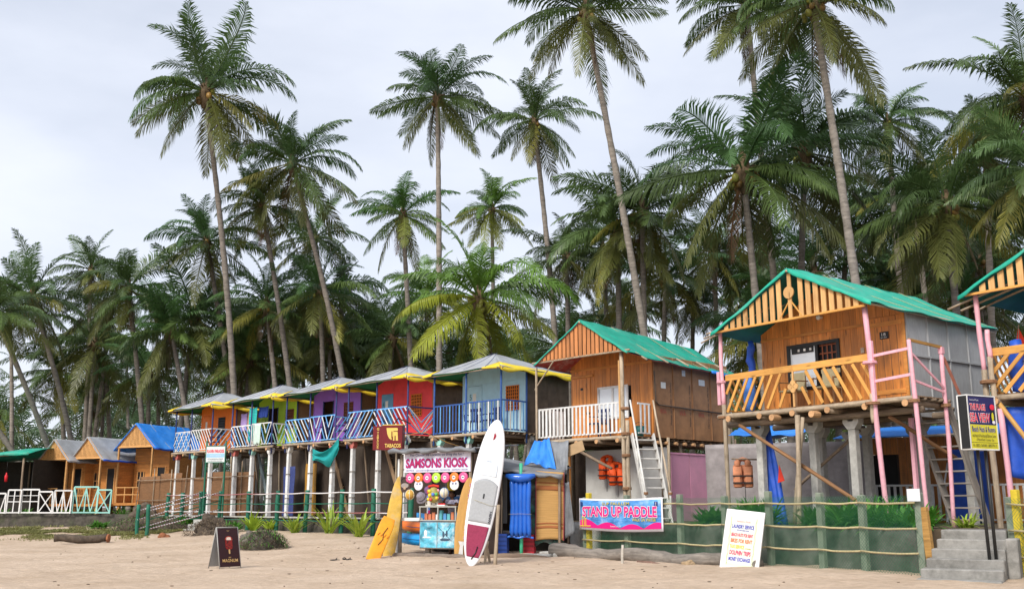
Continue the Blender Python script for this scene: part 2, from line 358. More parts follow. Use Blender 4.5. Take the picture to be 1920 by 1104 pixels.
def wall_run(name, label, pts, z0, z1, th, mat, bumpy=0.03, capm=None):
    """rough masonry wall following a line on plan"""
    root = thing(name, label, 'wall', (pts[0][0], pts[0][1], z0))
    mb = MB(); ox, oy = pts[0]
    for a, b in zip(pts, pts[1:]):
        a = Vector((a[0]-ox, a[1]-oy, 0)); b = Vector((b[0]-ox, b[1]-oy, 0)); d = (b-a); Ln = d.length; d.normalize(); nrm = Vector((d.y, -d.x, 0))
        if nrm.y > 0: nrm = -nrm
        n = max(2, int(Ln/0.3)); rows = 5
        def fn(u, v):
            p = a+d*(Ln*u); k = noise.noise((u*Ln*1.5, v*3.1, ox))*bumpy*1.6+noise.noise((u*Ln*4, v*5, 9))*bumpy
            return p+nrm*(0.12*(1-v)+k)+Vector((0, 0, (z1-z0)*v+0.02*noise.noise((u*Ln*1.1, 0, 4))*(v > 0.9)))
        mb.grid(fn, n, rows, thick=th)
    o = mb.obj('masonry', mat, root, True)
    if capm:
        mc = MB()
        for a, b in zip(pts, pts[1:]):
            a = Vector((a[0]-ox, a[1]-oy, 0)); b = Vector((b[0]-ox, b[1]-oy, 0)); d = (b-a).normalized(); nrm = Vector((d.y, -d.x, 0)); Ln = (b-a).length
            mc.grid(lambda u, v: a+d*(Ln*u)+nrm*(0.1-0.45*v)+Vector((0, 0, z1-z0+0.03+0.015*noise.noise((u*Ln*2, v, 5)))), int(Ln/0.4), 1, thick=0.05)
        mc.obj('coping', capm, root)
    return root
wall_run('low_wall', 'low dark mossy wall under the white picket panels on the left', [(-75, 51.3), (-16.9, 48.35)], 0.1, 0.98, 0.35, DARKST, 0.05)
wall_run('retaining_wall', 'dark stone retaining wall below the row of white stilts', [(-16.4, 48.25), (-0.6, 32.25)], 0.0, 0.9, 0.35, DARKST, 0.05, CONC)
wall_run('retaining_wall', 'grey concrete planter wall seen through the green netting', [(2.35, 26.85), (7.6, 19.1)], -0.1, 0.92, 0.3, M('planter_concrete', (0.12, 0.12, 0.105), 0.95, 0.6, 2.2, bump=0.8, dirt=(0.035, 0.06, 0.035), dirt_amt=0.9, dirt_scale=1.6), 0.03)
wall_run('retaining_wall', 'grey concrete wall right of the beach steps behind netting', [(8.9, 18.45), (9.5, 18.0), (15.8, 9.6)], -0.1, 0.92, 0.3, MATS['planter_concrete'], 0.03)
wall_run('retaining_wall', 'short rough wall behind the straw mat stall', [(-0.5, 32.2), (1.45, 29.1), (2.3, 27.0)], 0.0, 0.9, 0.3, CONC, 0.04)
# ================================================================ shared hut pieces
def V3(*a): return Vector(a)
def deck(parent, x0, x1, y0, y1, z, nj=5, rlog=0.055, board=None, ends=True):
    """pole-built platform: cross logs, thin joists and a board floor"""
    n = max(3, int((y1-y0)/0.22))
    for i in range(n):
        y = y0+0.06+(y1-y0-0.1)*i/(n-1)
        pole('floor_joist', (x0-random.uniform(0, .1), y, z-0.06), (x1+random.uniform(0, .1), y, z-0.06), 0.032, BARK if i else BARKL, parent, seg=5, n=6)
    for i in range(nj):
        x = x0+0.15+(x1-x0-0.3)*i/(nj-1)
        pole('bearer_log', (x, y0-random.uniform(.05, .16), z-0.15), (x, y1, z-0.15), rlog, BARK, parent, seg=5, n=8)
        if ends: MB().tube([(x, y0-0.175, z-0.15), (x, y0-0.155, z-0.15)], rlog*1.04, 9).obj('log_end', ENDG, parent)
    m = max(3, int((y1-y0)/0.14))
    for i in range(m):
        a = y0+(y1-y0)*i/m; b = y0+(y1-y0)*(i+1)/m-0.008
        MB().box(x0, x1, a, b, z-0.025, z+random.uniform(-.003, .003)).obj('floor_board', board or DECKW, parent)
def slat(name, A, B, w_, t_, mat, parent, nrm):
    """flat batten between two points, wide face towards nrm"""
    return beam(name, A, B, w_, t_, mat, parent, up=nrm)
def railing(parent, p, q, z0, z1, pat, mats, top=None, w_=0.045, inset=True, topw=0.05):
    p = V3(*p, 0); q = V3(*q, 0); d = (q-p); Ln = d.length; d.normalize(); nr = V3(d.y, -d.x, 0); H = z1-z0
    def P(s, t): return p+d*s+V3(0, 0, z0+H*t)
    top = top or mats[0]
    slat('handrail', P(0, 1), P(Ln, 1), topw, 0.035, top, parent, nr)
    slat('bottom_rail', P(0, 0.04), P(Ln, 0.04), topw*0.9, 0.03, top, parent, nr)
    off = nr*0.034
    def ln(s0, t0, s1, t1, m, o=1):
        # clip to panel sides
        if s0 > s1: s0, t0, s1, t1 = s1, t1, s0, t0
        if s1-s0 > 1e-6:
            k = (t1-t0)/(s1-s0)
            if s0 < 0: t0 += k*(0-s0); s0 = 0
            if s1 > Ln: t1 += k*(Ln-s1); s1 = Ln
            if s1-s0 < 0.03: return
        slat('railing_slat', P(s0, t0)+off*o, P(s1, t1)+off*o, w_, 0.018, m, parent, nr)
    i = 0
    if pat == 'vert':
        n = int(Ln/0.15)
        for i in range(n): s = (i+0.5)*Ln/n; ln(s, 0.02, s, 0.97, mats[i % len(mats)])
    elif pat in ('diagR', 'diagL', 'diamond'):
        sh = H*0.75; st = 0.23; s = -sh
        while s < Ln:
            if pat != 'diagL': ln(s, 0.02, s+sh, 0.98, mats[i % len(mats)])
            if pat != 'diagR': ln(s, 0.98, s+sh, 0.02, mats[(i+1) % len(mats)], 0.4 if pat == 'diamond' else 1)
            s += st; i += 1
    elif pat == 'vees':
        n = max(1, int(round(Ln/0.8))); wv = Ln/n
        for k in range(n):
            s = k*wv; c = s+wv/2
            ln(s, .98, c, .02, mats[0]); ln(c, .02, s+wv, .98, mats[1]); ln(s, .5, s+wv*.28, .02, mats[1]); ln(s+wv*.72, .02, s+wv, .5, mats[0])
            ln(s+wv*.25, .98, c, .52, mats[1], .4); ln(c, .52, s+wv*.75, .98, mats[0], .4)
    elif pat == 'chev':
        c = Ln/2
        for k in range(4):
            o = k*0.28
            ln(0, .9-o+.35 if .9-o+.35 < .98 else .98, c, .45-o if .45-o > .02 else .02, mats[k % 2]); ln(c, .45-o if .45-o > .02 else .02, Ln, .9-o+.35 if .9-o+.35 < .98 else .98, mats[(k+1) % 2])
    elif pat == 'ex':
        n = max(1, int(round(Ln/0.62))); wv = Ln/n
        for k in range(n):
            ln(k*wv, .02, (k+1)*wv, .98, mats[k % 2]); ln(k*wv, .98, (k+1)*wv, .02, mats[(k+1) % 2], .4); ln(k*wv, 0.02, k*wv, .98, mats[0], .2)
def grille(parent, x0, x1, z0, z1, y, mat, nx=7, nz=8, depth=0.03, back=DARKIN):
    fr = MB().box(x0-.03, x1+.03, y+depth, y+depth+.02, z0-.03, z1+.03).obj('window', back, parent)
    for i in range(nx):
        x = x0+(x1-x0)*i/(nx-1); MB().box(x-.014, x+.014, y-.012, y+.012, z0, z1).obj('grille_bar', mat, fr)
    for i in range(nz):
        z = z0+(z1-z0)*i/(nz-1); MB().box(x0-.02, x1+.02, y-.026, y-.013, z-.014, z+.014).obj('grille_bar', mat, fr)
    return fr
def panel_with_holes(parent, name, x0, x1, topf, z0, y, th, holes, mat, step=None):
    """sheet wall in the XZ plane whose top follows topf(x); rectangular holes cut out"""
    cuts = sorted(set([x0, x1]+[h for o in holes for h in o[:2] if x0 < h < x1]+([x0+step*i for i in range(1, int((x1-x0)/step)+1) if x0+step*i < x1-0.02] if step else [])))
    mb = MB()
    for a, b in zip(cuts, cuts[1:]):
        zs = [z0]
        hs = sorted([h for h in holes if h[0] <= a+1e-6 and h[1] >= b-1e-6], key=lambda h: h[2])
        z = z0
        for h in hs:
            if h[2] > z+1e-4: mb.prism([(a, z), (b, z), (b, h[2]), (a, h[2])], y, y+th)
            z = h[3]
        mb.prism([(a, z), (b, z), (b, topf(b)), (a, topf(a))], y, y+th)
    return mb.obj(name, mat, parent)
def plank_wall(parent, x0, x1, topf, z0, y, th, holes, mat, pw=0.16, name='wall_plank', jit=0.004):
    n = max(2, int(round((x1-x0)/pw))); 
    for i in range(n):
        a = x0+(x1-x0)*i/n+0.003; b = x0+(x1-x0)*(i+1)/n-0.003; dy = random.uniform(-jit, jit)
        hs = sorted([h for h in holes if h[0] < b-0.02 and h[1] > a+0.02], key=lambda h: h[2]); z = z0
        segs = []
        for h in hs:
            if h[2] > z+0.02: segs.append((z, h[2], h[2]))
            z = h[3]
        segs.append((z, topf(a), topf(b)))
        for s0, t0, t1 in segs:
            if max(t0, t1)-s0 < 0.03: continue
            MB().prism([(a, s0), (b, s0), (b, t1), (a, t0)], y+dy, y+dy+th).obj(name, mat, parent)
def sheet(fn, nu, nv, th=0.012): return MB().grid(fn, nu, nv, th)
def hang_cloth(name, label, cat, origin, ux, wd, ht, mat, folds=3, amp=0.04, group=None, tilt=0.0):
    """cloth hanging from its top edge at origin, along unit vector ux"""
    ux = Vector(ux).normalized(); nn = Vector((ux.y, -ux.x, 0))
    def fn(u, v):
        a = amp*(0.3+v)*math.sin(u*folds*6.28+v*1.3)+0.02*noise.noise((u*4, v*4, wd*9))
        return ux*(wd*(u-0.5)*(1-0.06*v))+nn*a+Vector((0, 0, -ht*v*(1+0.05*math.sin(u*9))+tilt*(u-0.5)-0.03*math.sin(math.pi*u)))
    o = MB().grid(fn, max(10, folds*6), 10, 0.006).obj(name, mat, None, True, origin)
    return tag(o, label, cat, group)

# ================================================================ the row of five painted huts
def painted_hut(label, pos, rotz, W, D, wallm, sidem, doorx, doorm, winx, winm, rails, posts, roof, extra=None, caps=(REDC, TEAL, WH), door_no=None):
    """stilted hut; local origin = right front deck corner on the terrace, x to the right, y inland"""
    h = thing('beach_hut', label, 'beach hut', pos, rotz, 'painted stilt huts in a row')
    dz = roof['deck']; ez = roof['eave']; az = roof['apex']; by = roof.get('bal', 1.25)
    ncol = roof.get('ncol', 3)
    # stilts: tapered posts with a forked painted head
    for r, y in enumerate((0.12, 1.5, D-0.25)):
        for i in range(ncol):
            x = -W+0.2+(W-0.45)*i/(ncol-1)+random.uniform(-.05, .05); lx = random.uniform(-.05, .05)
            w0, w1 = (0.082, 0.068) if r == 0 else (0.07, 0.06)
            mbc = MB(); zt = dz-0.34
            mbc.add([(x+lx-w0, y-w0, -0.05), (x+lx+w0, y-w0, -0.05), (x+lx+w0, y+w0, -0.05), (x+lx-w0, y+w0, -0.05), (x-w1, y-w1, zt), (x+w1, y-w1, zt), (x+w1, y+w1, zt), (x-w1, y+w1, zt)],
                    [(0, 3, 2, 1), (4, 5, 6, 7), (0, 1, 5, 4), (1, 2, 6, 5), (2, 3, 7, 6), (3, 0, 4, 7)])
            st = mbc.obj('stilt', WH if r == 0 else CONC, h)
            mc = MB().prism([(x-.085, zt), (x+.085, zt), (x+.15, zt+.1), (x+.15, zt+.24), (x+.07, zt+.24), (x+.05, zt+.15), (x-.05, zt+.15), (x-.07, zt+.24), (x-.15, zt+.24), (x-.15, zt+.1)], y-.088, y+.088)
            mc.obj('stilt_head', caps[i % len(caps)] if r == 0 else CONC, st)
            if r == 0:
                for zz in (0.75, 1.7): lashing(st, (x+lx*(1-zz/dz), y, zz), 0.098, OLDW, 0.035)
    deck(h, -W, 0.0, 0, D, dz, nj=4)
    pole('edge_log', (-W-0.15, -0.03, dz-0.05), (0.15, -0.03, dz-0.05), 0.05, BARKL, h)
    # roof: hipped tarpaulin over bamboo, green lining, yellow edge
    x0, x1, y0, y1 = -W-0.30, 0.22, -0.28, D+0.1; cx, cy = (x0+x1)/2-0.05, (y0+y1)/2-0.1
    ca, cb = V3(cx, cy-0.15, az), V3(cx, cy+0.35, az-0.03)
    cs = [V3(x0, y0, ez-0.02), V3(x1, y0, ez), V3(x1, y1, ez-0.06), V3(x0, y1, ez-0.05)]
    def rz(x, y):
        kx = min((x-x0)/(cx-x0) if x < cx else (x1-x)/(x1-cx), 1); ky = min((y-y0)/(cy-0.15-y0) if y < cy else (y1-y)/(y1-cy-0.35), 1)
        return ez+(az-ez)*max(0, min(kx, ky))
    def quad(a, b, c, d, sag, ph):
        def fn(u, v):
            p = a.lerp(b, u).lerp(d.lerp(c, u), v); s = math.sin(math.pi*u)*math.sin(math.pi*min(v*1.15, 1))
            return p+V3(0, 0, -sag*s+0.014*noise.noise((p.x*2.2, p.y*2.2, ph))+0.02*math.sin(u*11+ph)*(1-v)**2)
        return fn
    for k, (a, b, c, d) in enumerate(((cs[0], cs[1], ca, ca+V3(-.01, 0, 0)), (cs[1], cs[2], cb, ca), (cs[2], cs[3], cb+V3(-.01, 0, 0), cb), (cs[3], cs[0], ca, cb))):
        ph = k*3+pos[0]
        rr = MB().grid(quad(a, b, c, d, 0.05, ph), 14, 8, 0.012).obj('roof_tarpaulin', TARPG, h, True)
        dn = V3(0, 0, -0.035)
        MB().grid(quad(a+dn, b+dn, c+dn, d+dn, 0.05, ph), 14, 8, 0.006).obj('roof_lining', LINER, h, True)
        if k in (1, 3):   # yellow side valance with a wrapped corner
            ins = 1 if k == 1 else -1
            def band(u, v):
                p = a.lerp(b, u); inn = (ca.lerp(cb, u)-p); t = 0.30*(1-v)*(0.35+0.65*(1-u)**2 if k == 1 else 0.3+.7*u*u)
                q = p+inn*t*0.8+V3(0, 0, 0.018+0.006*math.sin(u*23))
                if v > 0.5: q = p+V3(0.02*ins, 0, -0.20*(v-0.5)*2*(0.7+0.3*math.sin(u*17))+0.012)
                return q
            MB().grid(band, 22, 6, 0.006).obj('yellow_edge', TARPY, h, True)
    # wrapped yellow corners on the front edge
    for (c0, dr, ln_) in ((cs[0], 1, 0.5), (cs[1], -1, 0.85)):
        def cor(u, v):
            p = c0+V3(dr*ln_*u, 0, 0); t = 0.28*(1-v)*(1-u)
            if v > 0.6: return p+V3(0, -0.02, 0.015-0.10*(v-0.6)/0.4*(1-0.5*u))
            return p+(ca-p)*t*0.9+V3(0, 0, 0.02)
        MB().grid(cor, 8, 6, 0.006).obj('yellow_edge', TARPY, h, True)
    pole('eave_pole', cs[0]+V3(-.12, .05, -.05), cs[1]+V3(.12, .05, -.05), 0.022, BARKL, h, n=6)
    pole('eave_pole', cs[1]+V3(-.05, -.1, -.06), cs[2]+V3(-.05, .1, -.06), 0.022, BARK, h, n=6)
    pole('eave_pole', cs[0]+V3(.05, -.1, -.06), cs[3]+V3(.05, .1, -.06), 0.022, BARK, h, n=6)
    for k in range(5):
        x = x0+0.35+(x1-x0-0.7)*k/4; t = min(1, abs(x-cx)/1.6)
        pole('rafter', (x, y0+.03, ez-0.06), (cx+(x-cx)*0.25, cy-0.25, rz(cx+(x-cx)*.25, cy-.25)-0.09), 0.018, BARKL, h, n=5, seg=3)
    for k in range(3):   # ropes that hold the sheet down
        u = (0.28, 0.55, 0.82)[k]; A = cs[0].lerp(cs[1], u)+V3(0, -.01, .02); B = ca+V3(0.1*k-.1, 0, .02)
        pts = [A.lerp(B, i/8)+V3(0, 0, 0.012-0.04*math.sin(math.pi*i/8)) for i in range(9)]
        rod('roof_rope', pts, 0.007, NAVY, h, 4)
    # posts of the balcony
    for (x, y, m) in posts: pole('balcony_post', (x, y, dz-0.35), (x, y, rz(x, max(y, y0+.05))-0.06), 0.034, m, h, wob=0.1, n=7)
    # room
    topf = lambda x: rz(x, by)-0.07
    wl, wr = -W+0.12, -0.1; ym = by
    holes = [(doorx, doorx+0.72, dz, dz+1.75), (winx, winx+0.62, dz+0.78, dz+1.62)]
    xm = [wl+(wr-wl)*i/10 for i in range(11)]
    panel_with_holes(h, 'front_wall', wl, wr, topf, dz+0.005, ym, 0.03, holes, wallm, step=0.3)
    MB().box(wl-.002, wr+.002, ym-.012, ym-.004, dz+1.77, dz+1.80).obj('batten', wallm, h)
    for x in (wl, wr-.05): MB().box(x, x+.05, ym-.014, ym-.003, dz+.01, topf(x+.02)-.02).obj('corner_batten', wallm, h)
    ye = D-0.15
    def side(xs, name):
        n = 4
        for i in range(n):
            a = ym+.03+(ye-ym-.03)*i/n+.004; b = ym+.03+(ye-ym-.03)*(i+1)/n-.004
            MB().add([(xs-.012, a, dz), (xs+.012, a, dz), (xs+.012, b, dz), (xs-.012, b, dz), (xs-.012, a, rz(xs, a)-.06), (xs+.012, a, rz(xs, a)-.06), (xs+.012, b, rz(xs, b)-.06), (xs-.012, b, rz(xs, b)-.06)],
                     [(0, 3, 2, 1), (4, 5, 6, 7), (0, 1, 5, 4), (1, 2, 6, 5), (2, 3, 7, 6), (3, 0, 4, 7)]).obj(name, sidem, h)
            MB().box(xs-.02, xs+.022, a-.03, a-.002, dz, rz(xs, a)-.1).obj('wall_stud', sidem, h) if i else None
    side(wr-.012, 'side_panel'); side(wl+.012, 'side_panel')
    MB().box(wl, wr, ye, ye+.03, dz, ez-.1).obj('back_wall', HARDB, h)
    if doorm is not None:
        dr = MB().cbox(doorx+.01, doorx+.71, ym-.01, ym+.02, dz+.01, dz+1.74).obj('door', doorm, h)
        MB().box(doorx+.6, doorx+.66, ym-.03, ym-.01, dz+.85, dz+.97).obj('latch', BLACK, dr)
        MB().box(doorx+.25, doorx+.42, ym-.015, ym-.0115, dz+1.15, dz+1.48).obj('paper_notice', flat('paper', (.7, .68, .62)), dr)
        if door_no: text('door_number', door_no, 0.1, 0.2, flat('number_ink', (.01, .12, .09)), dr, (doorx+.14, ym-.011, dz+1.36))
    else:
        MB().box(doorx, doorx+.72, ym+.6, ym+.62, dz, dz+1.76).obj('doorway_shade_sheet', DARKIN, h)  # sheet carries the room's shade in its colour
        for x in (doorx-.02, doorx+.70): MB().box(x, x+.04, ym-.02, ym+.035, dz, dz+1.77).obj('door_frame', NAVY, h)
    grille(h, winx+.02, winx+.6, dz+.80, dz+1.60, ym-.01, winm)
    for (p, q, z0, z1, pat, mats, top) in rails: railing(h, p, q, dz+z0, dz+z1, pat, mats, top)
    return h
ROT = R(-45)
def hp(t, off=0.0):   # along the row from the blue hut to the far end
    return (-0.34-0.707*t-0.707*off, 32.75+0.707*t-0.707*off, TERR)
def paint(n, c, **k): return M('paint_'+n, c, 0.6, 0.08, 4, bump=0.08, dirt=tuple(x*0.55 for x in c), dirt_amt=0.5, dirt_scale=1.8, ov=0, **k)
P_OR, P_LI, P_PU, P_RE, P_BL = paint('orange', (.86, .20, .012)), paint('lime', (.46, .70, .04)), paint('purple', (.33, .14, .62)), paint('red', (.80, .055, .065)), paint('pale_blue', (.44, .68, .82))
P_DB = paint('door_blue', (.13, .32, .50)); W_OR = paint('window_orange', (.75, .20, .02)); W_BR = paint('window_brown', (.24, .07, .03))
RF = dict(deck=2.9, eave=4.92, apex=5.68)
std = lambda W, m=NAVY: [(-W+.03, 0.0, m), (-W*.5, -0.02, m), (-0.02, 0.0, m), (-0.04, 1.2, m)]
painted_hut('orange stilt hut at the far left of the painted row, dark grille window', hp(18.6), ROT, 3.5, 3.6, P_OR, paint('tan_board', (.30, .17, .09)), -3.2, P_OR, -1.75, BLACK,
    [((-3.5, 0), (-1.95, 0), .02, .92, 'diamond', [WH, BLU], WH), ((-1.9, 0), (-0.05, 0), .02, .95, 'diagL', [WH], WH), ((0, 0), (0, 1.2), .05, .95, 'diagR', [WH, BLU], WH)],
    [(-3.47, 0, NAVY), (-1.92, -.02, NAVY), (-0.02, 0, NAVY), (-.04, 1.2, NAVY)], dict(RF, eave=4.9, apex=5.72))
painted_hut('lime green stilt hut with washing hung on its balcony', hp(13.6), ROT, 3.3, 3.6, P_LI, paint('tan_board', (.30, .17, .09)), -2.35, None, -1.0, W_BR,
    [((-3.3, 0), (-1.7, 0), .02, .92, 'diagL', [WH, BLU], WH), ((-1.65, 0), (-0.9, 0), .02, .95, 'vert', [WH], WH), ((-.9, 0), (-0.05, 0), .05, .95, 'vees', [BLU, WH], WH), ((0, 0), (0, 1.2), .05, .9, 'vees', [WH, TEAL], WH)],
    std(3.3), dict(RF, eave=4.9, apex=5.66))
painted_hut('purple stilt hut with an open dark doorway in the middle of the row', hp(9.1), ROT, 3.5, 3.6, P_PU, paint('tan_board', (.30, .17, .09)), -2.7, None, -1.25, W_BR,
    [((-3.5, 0), (-1.8, 0), .02, .95, 'diagL', [BLU, WH], BLU), ((-1.75, 0), (-0.05, 0), .02, .98, 'vees', [WH, BLU], BLU), ((0, 0), (0, 1.2), .05, .9, 'diagR', [BLU, WH], BLU)],
    std(3.5), dict(RF, eave=4.9, apex=5.62), caps=(WH, WH, REDC))
painted_hut('red stilt hut with pale blue door and orange grille, fourth in the row', hp(4.75), ROT, 3.6, 3.7, P_RE, HARDB, -3.15, P_DB, -1.35, W_OR,
    [((-3.6, 0), (-2.0, 0), .02, 1.0, 'diagR', [WH, BLU], BLU), ((-1.95, 0), (-0.05, 0), .02, 1.0, 'diagL', [WH, BLU], BLU), ((0, 0), (0, 1.2), .02, 1.0, 'chev', [WH, BLU], NAVY)],
    std(3.6)[:3]+[(-.04, 1.2, M('pole_brown', (.3, .12, .06)))], dict(RF, eave=4.95, apex=5.66), caps=(REDC, REDC, TEAL), door_no='4')
painted_hut('pale blue stilt hut numbered 5 with orange window, nearest of the painted row', hp(0), ROT, 3.35, 3.5, P_BL, HARDB, -2.95, P_BL, -1.05, W_OR,
    [((-3.35, 0), (-1.75, 0), .02, .98, 'vert', [NAVYB, NAVYB, BLU], NAVYB), ((-1.7, 0), (-0.05, 0), .02, 1.0, 'vert', [NAVYB, WH, NAVYB], NAVYB), ((0, 0), (0, 1.2), .02, 1.0, 'vert', [BLU, NAVYB, WH], NAVYB)],
    std(3.35, NAVYB), dict(RF, deck=2.8, eave=4.86, apex=5.62), caps=(TEAL, TEAL, TEAL), door_no='5')

# things stored or hung below and on the painted huts
def loc_row(t, x, y, z):
    b = hp(t); c, s = math.cos(ROT), math.sin(ROT); return (b[0]+x*c-y*s, b[1]+x*s+y*c, b[2]+z)
UX = (math.cos(ROT), math.sin(ROT), 0)
hang_cloth('towel', 'lilac towel drying beside the orange hut', 'towel', loc_row(13.6, -3.15, .5, 4.45), UX, .5, .75, flat('lilac_cloth', (.42, .30, .62), .9), 2, .02)
hang_cloth('towel', 'peach towel drying on the line left of the lime hut', 'towel', loc_row(13.6, -2.55, .5, 4.5), UX, .6, 1.35, flat('peach_cloth', (.62, .36, .27), .9), 2, .03)
CHK = M('teal_check', (.03, .42, .40), .9, .45, 5, stretch=(.3, .3, 5), bump=0)
hang_cloth('sarong', 'teal striped sarong hanging on the balcony of the lime hut', 'cloth', loc_row(13.6, -1.75, .1, 4.6), UX, .62, 1.45, CHK, 3, .035)
hang_cloth('shirt', 'dark blue clothes hanging in the doorway of the lime hut', 'clothes', loc_row(13.6, -1.15, .25, 4.6), UX, .75, .45, flat('navy_cloth', (.02, .05, .25), .9), 4, .04)
hang_cloth('towel', 'pale mint towel draped over the railing of the lime hut', 'towel', loc_row(13.6, -1.05, -.07, 3.86), UX, .5, .85, flat('mint_cloth', (.55, .68, .62), .9), 2, .02)
A_ = V3(*loc_row(9.1, -1.3, -.14, 2.62)); B_ = V3(*loc_row(9.1, .42, -.14, 2.95))
def sling(u, v):
    p = A_.lerp(B_, u); k = 4*u*(1-u); edge = 1-k
    return p+V3(-.7, -.7, 0)*(.10*math.sin(v*9+u*4)*k+.05*noise.noise((u*6, v*5, 1)))+V3(0, 0, -.28*k*(1-v)-.8*v*(.6+.4*k)*(1-.22*math.sin(u*7))+.03*math.sin(v*14+u*9))
tag(MB().grid(sling, 26, 18, .006).obj('cloth', flat('teal_cloth', (.01, .30, .30), .8), None, True), 'teal cloth slung like a hammock between stilts under the purple hut', 'cloth')
# ================================================================ gable huts on poles
def tarp_roof(h, x0, x1, xr, y0, y1, ze_l, ze_r, zr, zr_back, mat, lin, sag=0.05, ze_back=None, over=0.0, trimm=None, drop=0.10):
    """two slopes of cloth over a ridge pole; ridge runs inland"""
    eb = ze_back if ze_back is not None else ze_r
    rf, rb = V3(xr, y0, zr), V3(xr, y1, zr_back)
    for k, (a, b) in enumerate(((V3(x0, y0, ze_l), V3(x0, y1, ze_l+(eb-ze_r))), (V3(x1, y0, ze_r), V3(x1, y1, eb)))):
        def fn(u, v):
            p = rf.lerp(rb, u).lerp(a.lerp(b, u), v)
            s = math.sin(math.pi*u)*0.6*v+math.sin(math.pi*v)*0.5
            p.x += (1 if k else -1)*(.07*noise.noise((p.y*1.7, x0, 3))+.03*math.sin(p.y*5+k))*v**3
            return p+V3(0, 0, -sag*s+0.035*noise.noise((p.x*1.6, p.y*1.6, k*5+x0))+0.018*noise.noise((p.x*5, p.y*1.2, k+x0))+0.02*math.sin(u*19+k)*v**3)
        nu, nv = 40, 18
        f2 = (lambda u, v: fn(1-u, v)) if k == 0 else fn
        MB().grid(f2, nu, nv, 0.012).obj('roof_tarpaulin', mat, h, True)
        MB().grid(lambda u, v: V3(*f2(u, v))+V3(0, 0, -0.03), 10, 6, 0.006).obj('roof_lining', lin, h, True)
        # front hem folded down over the gable edge
        def hem(u, v):
            p = V3(*fn(0, u)); return p+V3(0, -0.03-0.012*v, 0.012-drop*v*(0.8+0.2*math.sin(u*15)))
        MB().grid(hem if k else (lambda u, v: hem(1-u, v)), 12, 2, 0.008).obj('roof_hem', mat, h, True)
        if trimm:
            ua = .72 if (k and trimm is TARPB) else 0
            def tr(u, v): p = V3(*fn(ua+(1-ua)*u, 0.97)); return p+V3((0.05+0.02*v)*(1 if k else -1), 0, 0.01-0.09*v)
            MB().grid(tr, 14, 2, 0.006).obj('roof_edging', trimm, h, True)
    for q in (.3, .62, .9):
        for k, (a, b) in enumerate(((V3(x0, y0, ze_l), V3(x0, y1, ze_l+(eb-ze_r))), (V3(x1, y0, ze_r), V3(x1, y1, eb)))):
            if y1-y0 < 3.5: continue
            A = rf.lerp(rb, q-.04); B = a.lerp(b, q); rod('roof_rope', [A.lerp(B, i/10)+V3(0, 0, .03-.05*math.sin(math.pi*i/10)) for i in range(11)], .008, ROPE, h, 4)
    pole('ridge_pole', rf+V3(0, -.05, -.07), rb+V3(0, .1, -.07), .035, BARKL, h)
    return lambda x: (ze_l+(zr-ze_l)*(x-x0)/(xr-x0)) if x < xr else (zr+(ze_r-zr)*(x-xr)/(x1-xr))
def chair(name, label, pos, rotz, mat, cushion=None, group=None):
    c = thing(name, label, 'chair', pos, rotz, group)
    for x in (-.22, .22):
        for y in (-.2, .2): beam('leg', (x*1.1, y*1.1, 0), (x, y, .43), .045, .03, mat, c)
        beam('armrest', (x*1.1, -.22, .64), (x*1.1, .22, .66), .05, .025, mat, c)
        beam('arm_support', (x*1.1, -.2, .42), (x*1.1, -.22, .65), .04, .03, mat, c)
    MB().cbox(-.24, .24, -.23, .22, .41, .45, .01).obj('seat', cushion or mat, c)
    bk = MB().cbox(-.23, .23, .20, .23, .78, .88, .01).obj('backrest', cushion or mat, c)
    for i in range(5): MB().box(-.19+i*.088, -.15+i*.088, .205, .225, .45, .79).obj('back_slat', mat, bk)
    if cushion: MB().cbox(-.2, .2, .17, .21, .47, .85, .015).obj('back_cushion', cushion, c)
    return c

# ---------------------------------------------------------------- brown plank hut with green tarpaulin (centre right)
h = thing('beach_hut', 'brown plank hut under a green tarpaulin with a white ladder stair', 'beach hut', (3.16, 28.53, 0.9), R(-47))
dz = 2.37; W, D = 3.45, 4.9
deck(h, -W, 0, 0, D, dz, nj=5, rlog=.06)
for k in range(7): MB().tube([(0.04, 1.3+k*.42, dz-.16), (0.16, 1.3+k*.42, dz-.16)], .05, 9).obj('log_end', ENDG, h)
for k in range(7): pole('cross_log', (-.6, 1.3+k*.42, dz-.16), (0.06, 1.3+k*.42, dz-.16), .048, BARK, h, seg=2)
pole('edge_log', (-W-.1, -.05, dz-.07), (.12, -.05, dz-.07), .055, BARKL, h)
tf = tarp_roof(h, -W+.05, .42, -1.42, -.25, 5.1, dz+2.28, dz+2.24, dz+3.42, dz+3.12, TARPGR, M('red_lining', (.35, .06, .05), .7, .3, 3, stretch=(1, 6, 1), dirt=(.5, .5, .5), dirt_amt=.8, dirt_scale=4), ze_back=dz+2.0, trimm=TARPB, drop=.06)
top = lambda x: tf(x)-.06
# gable of red slats
zb = dz+2.36
n = 22
for i in range(n):
    x = -W+.1+(W+.2)*(i+.5)/n; wd = .062
    if top(x)-zb > .03:
        MB().prism([(x-wd, zb), (x+wd, zb), (x+wd, top(x+wd)-.02), (x-wd, top(x-wd)-.02)], -.24, -.22).obj('gable_slat', REDW, h)
pole('tie_beam', (-W-.05, -.2, zb-.02), (.4, -.2, zb-.02), .03, BARKL, h)
MB().prism([(-W+.3, zb+.01), (.15, zb+.01), (-1.42, top(-1.42)-.04)], -.17, -.165).obj('gable_sheet', HARDB, h)
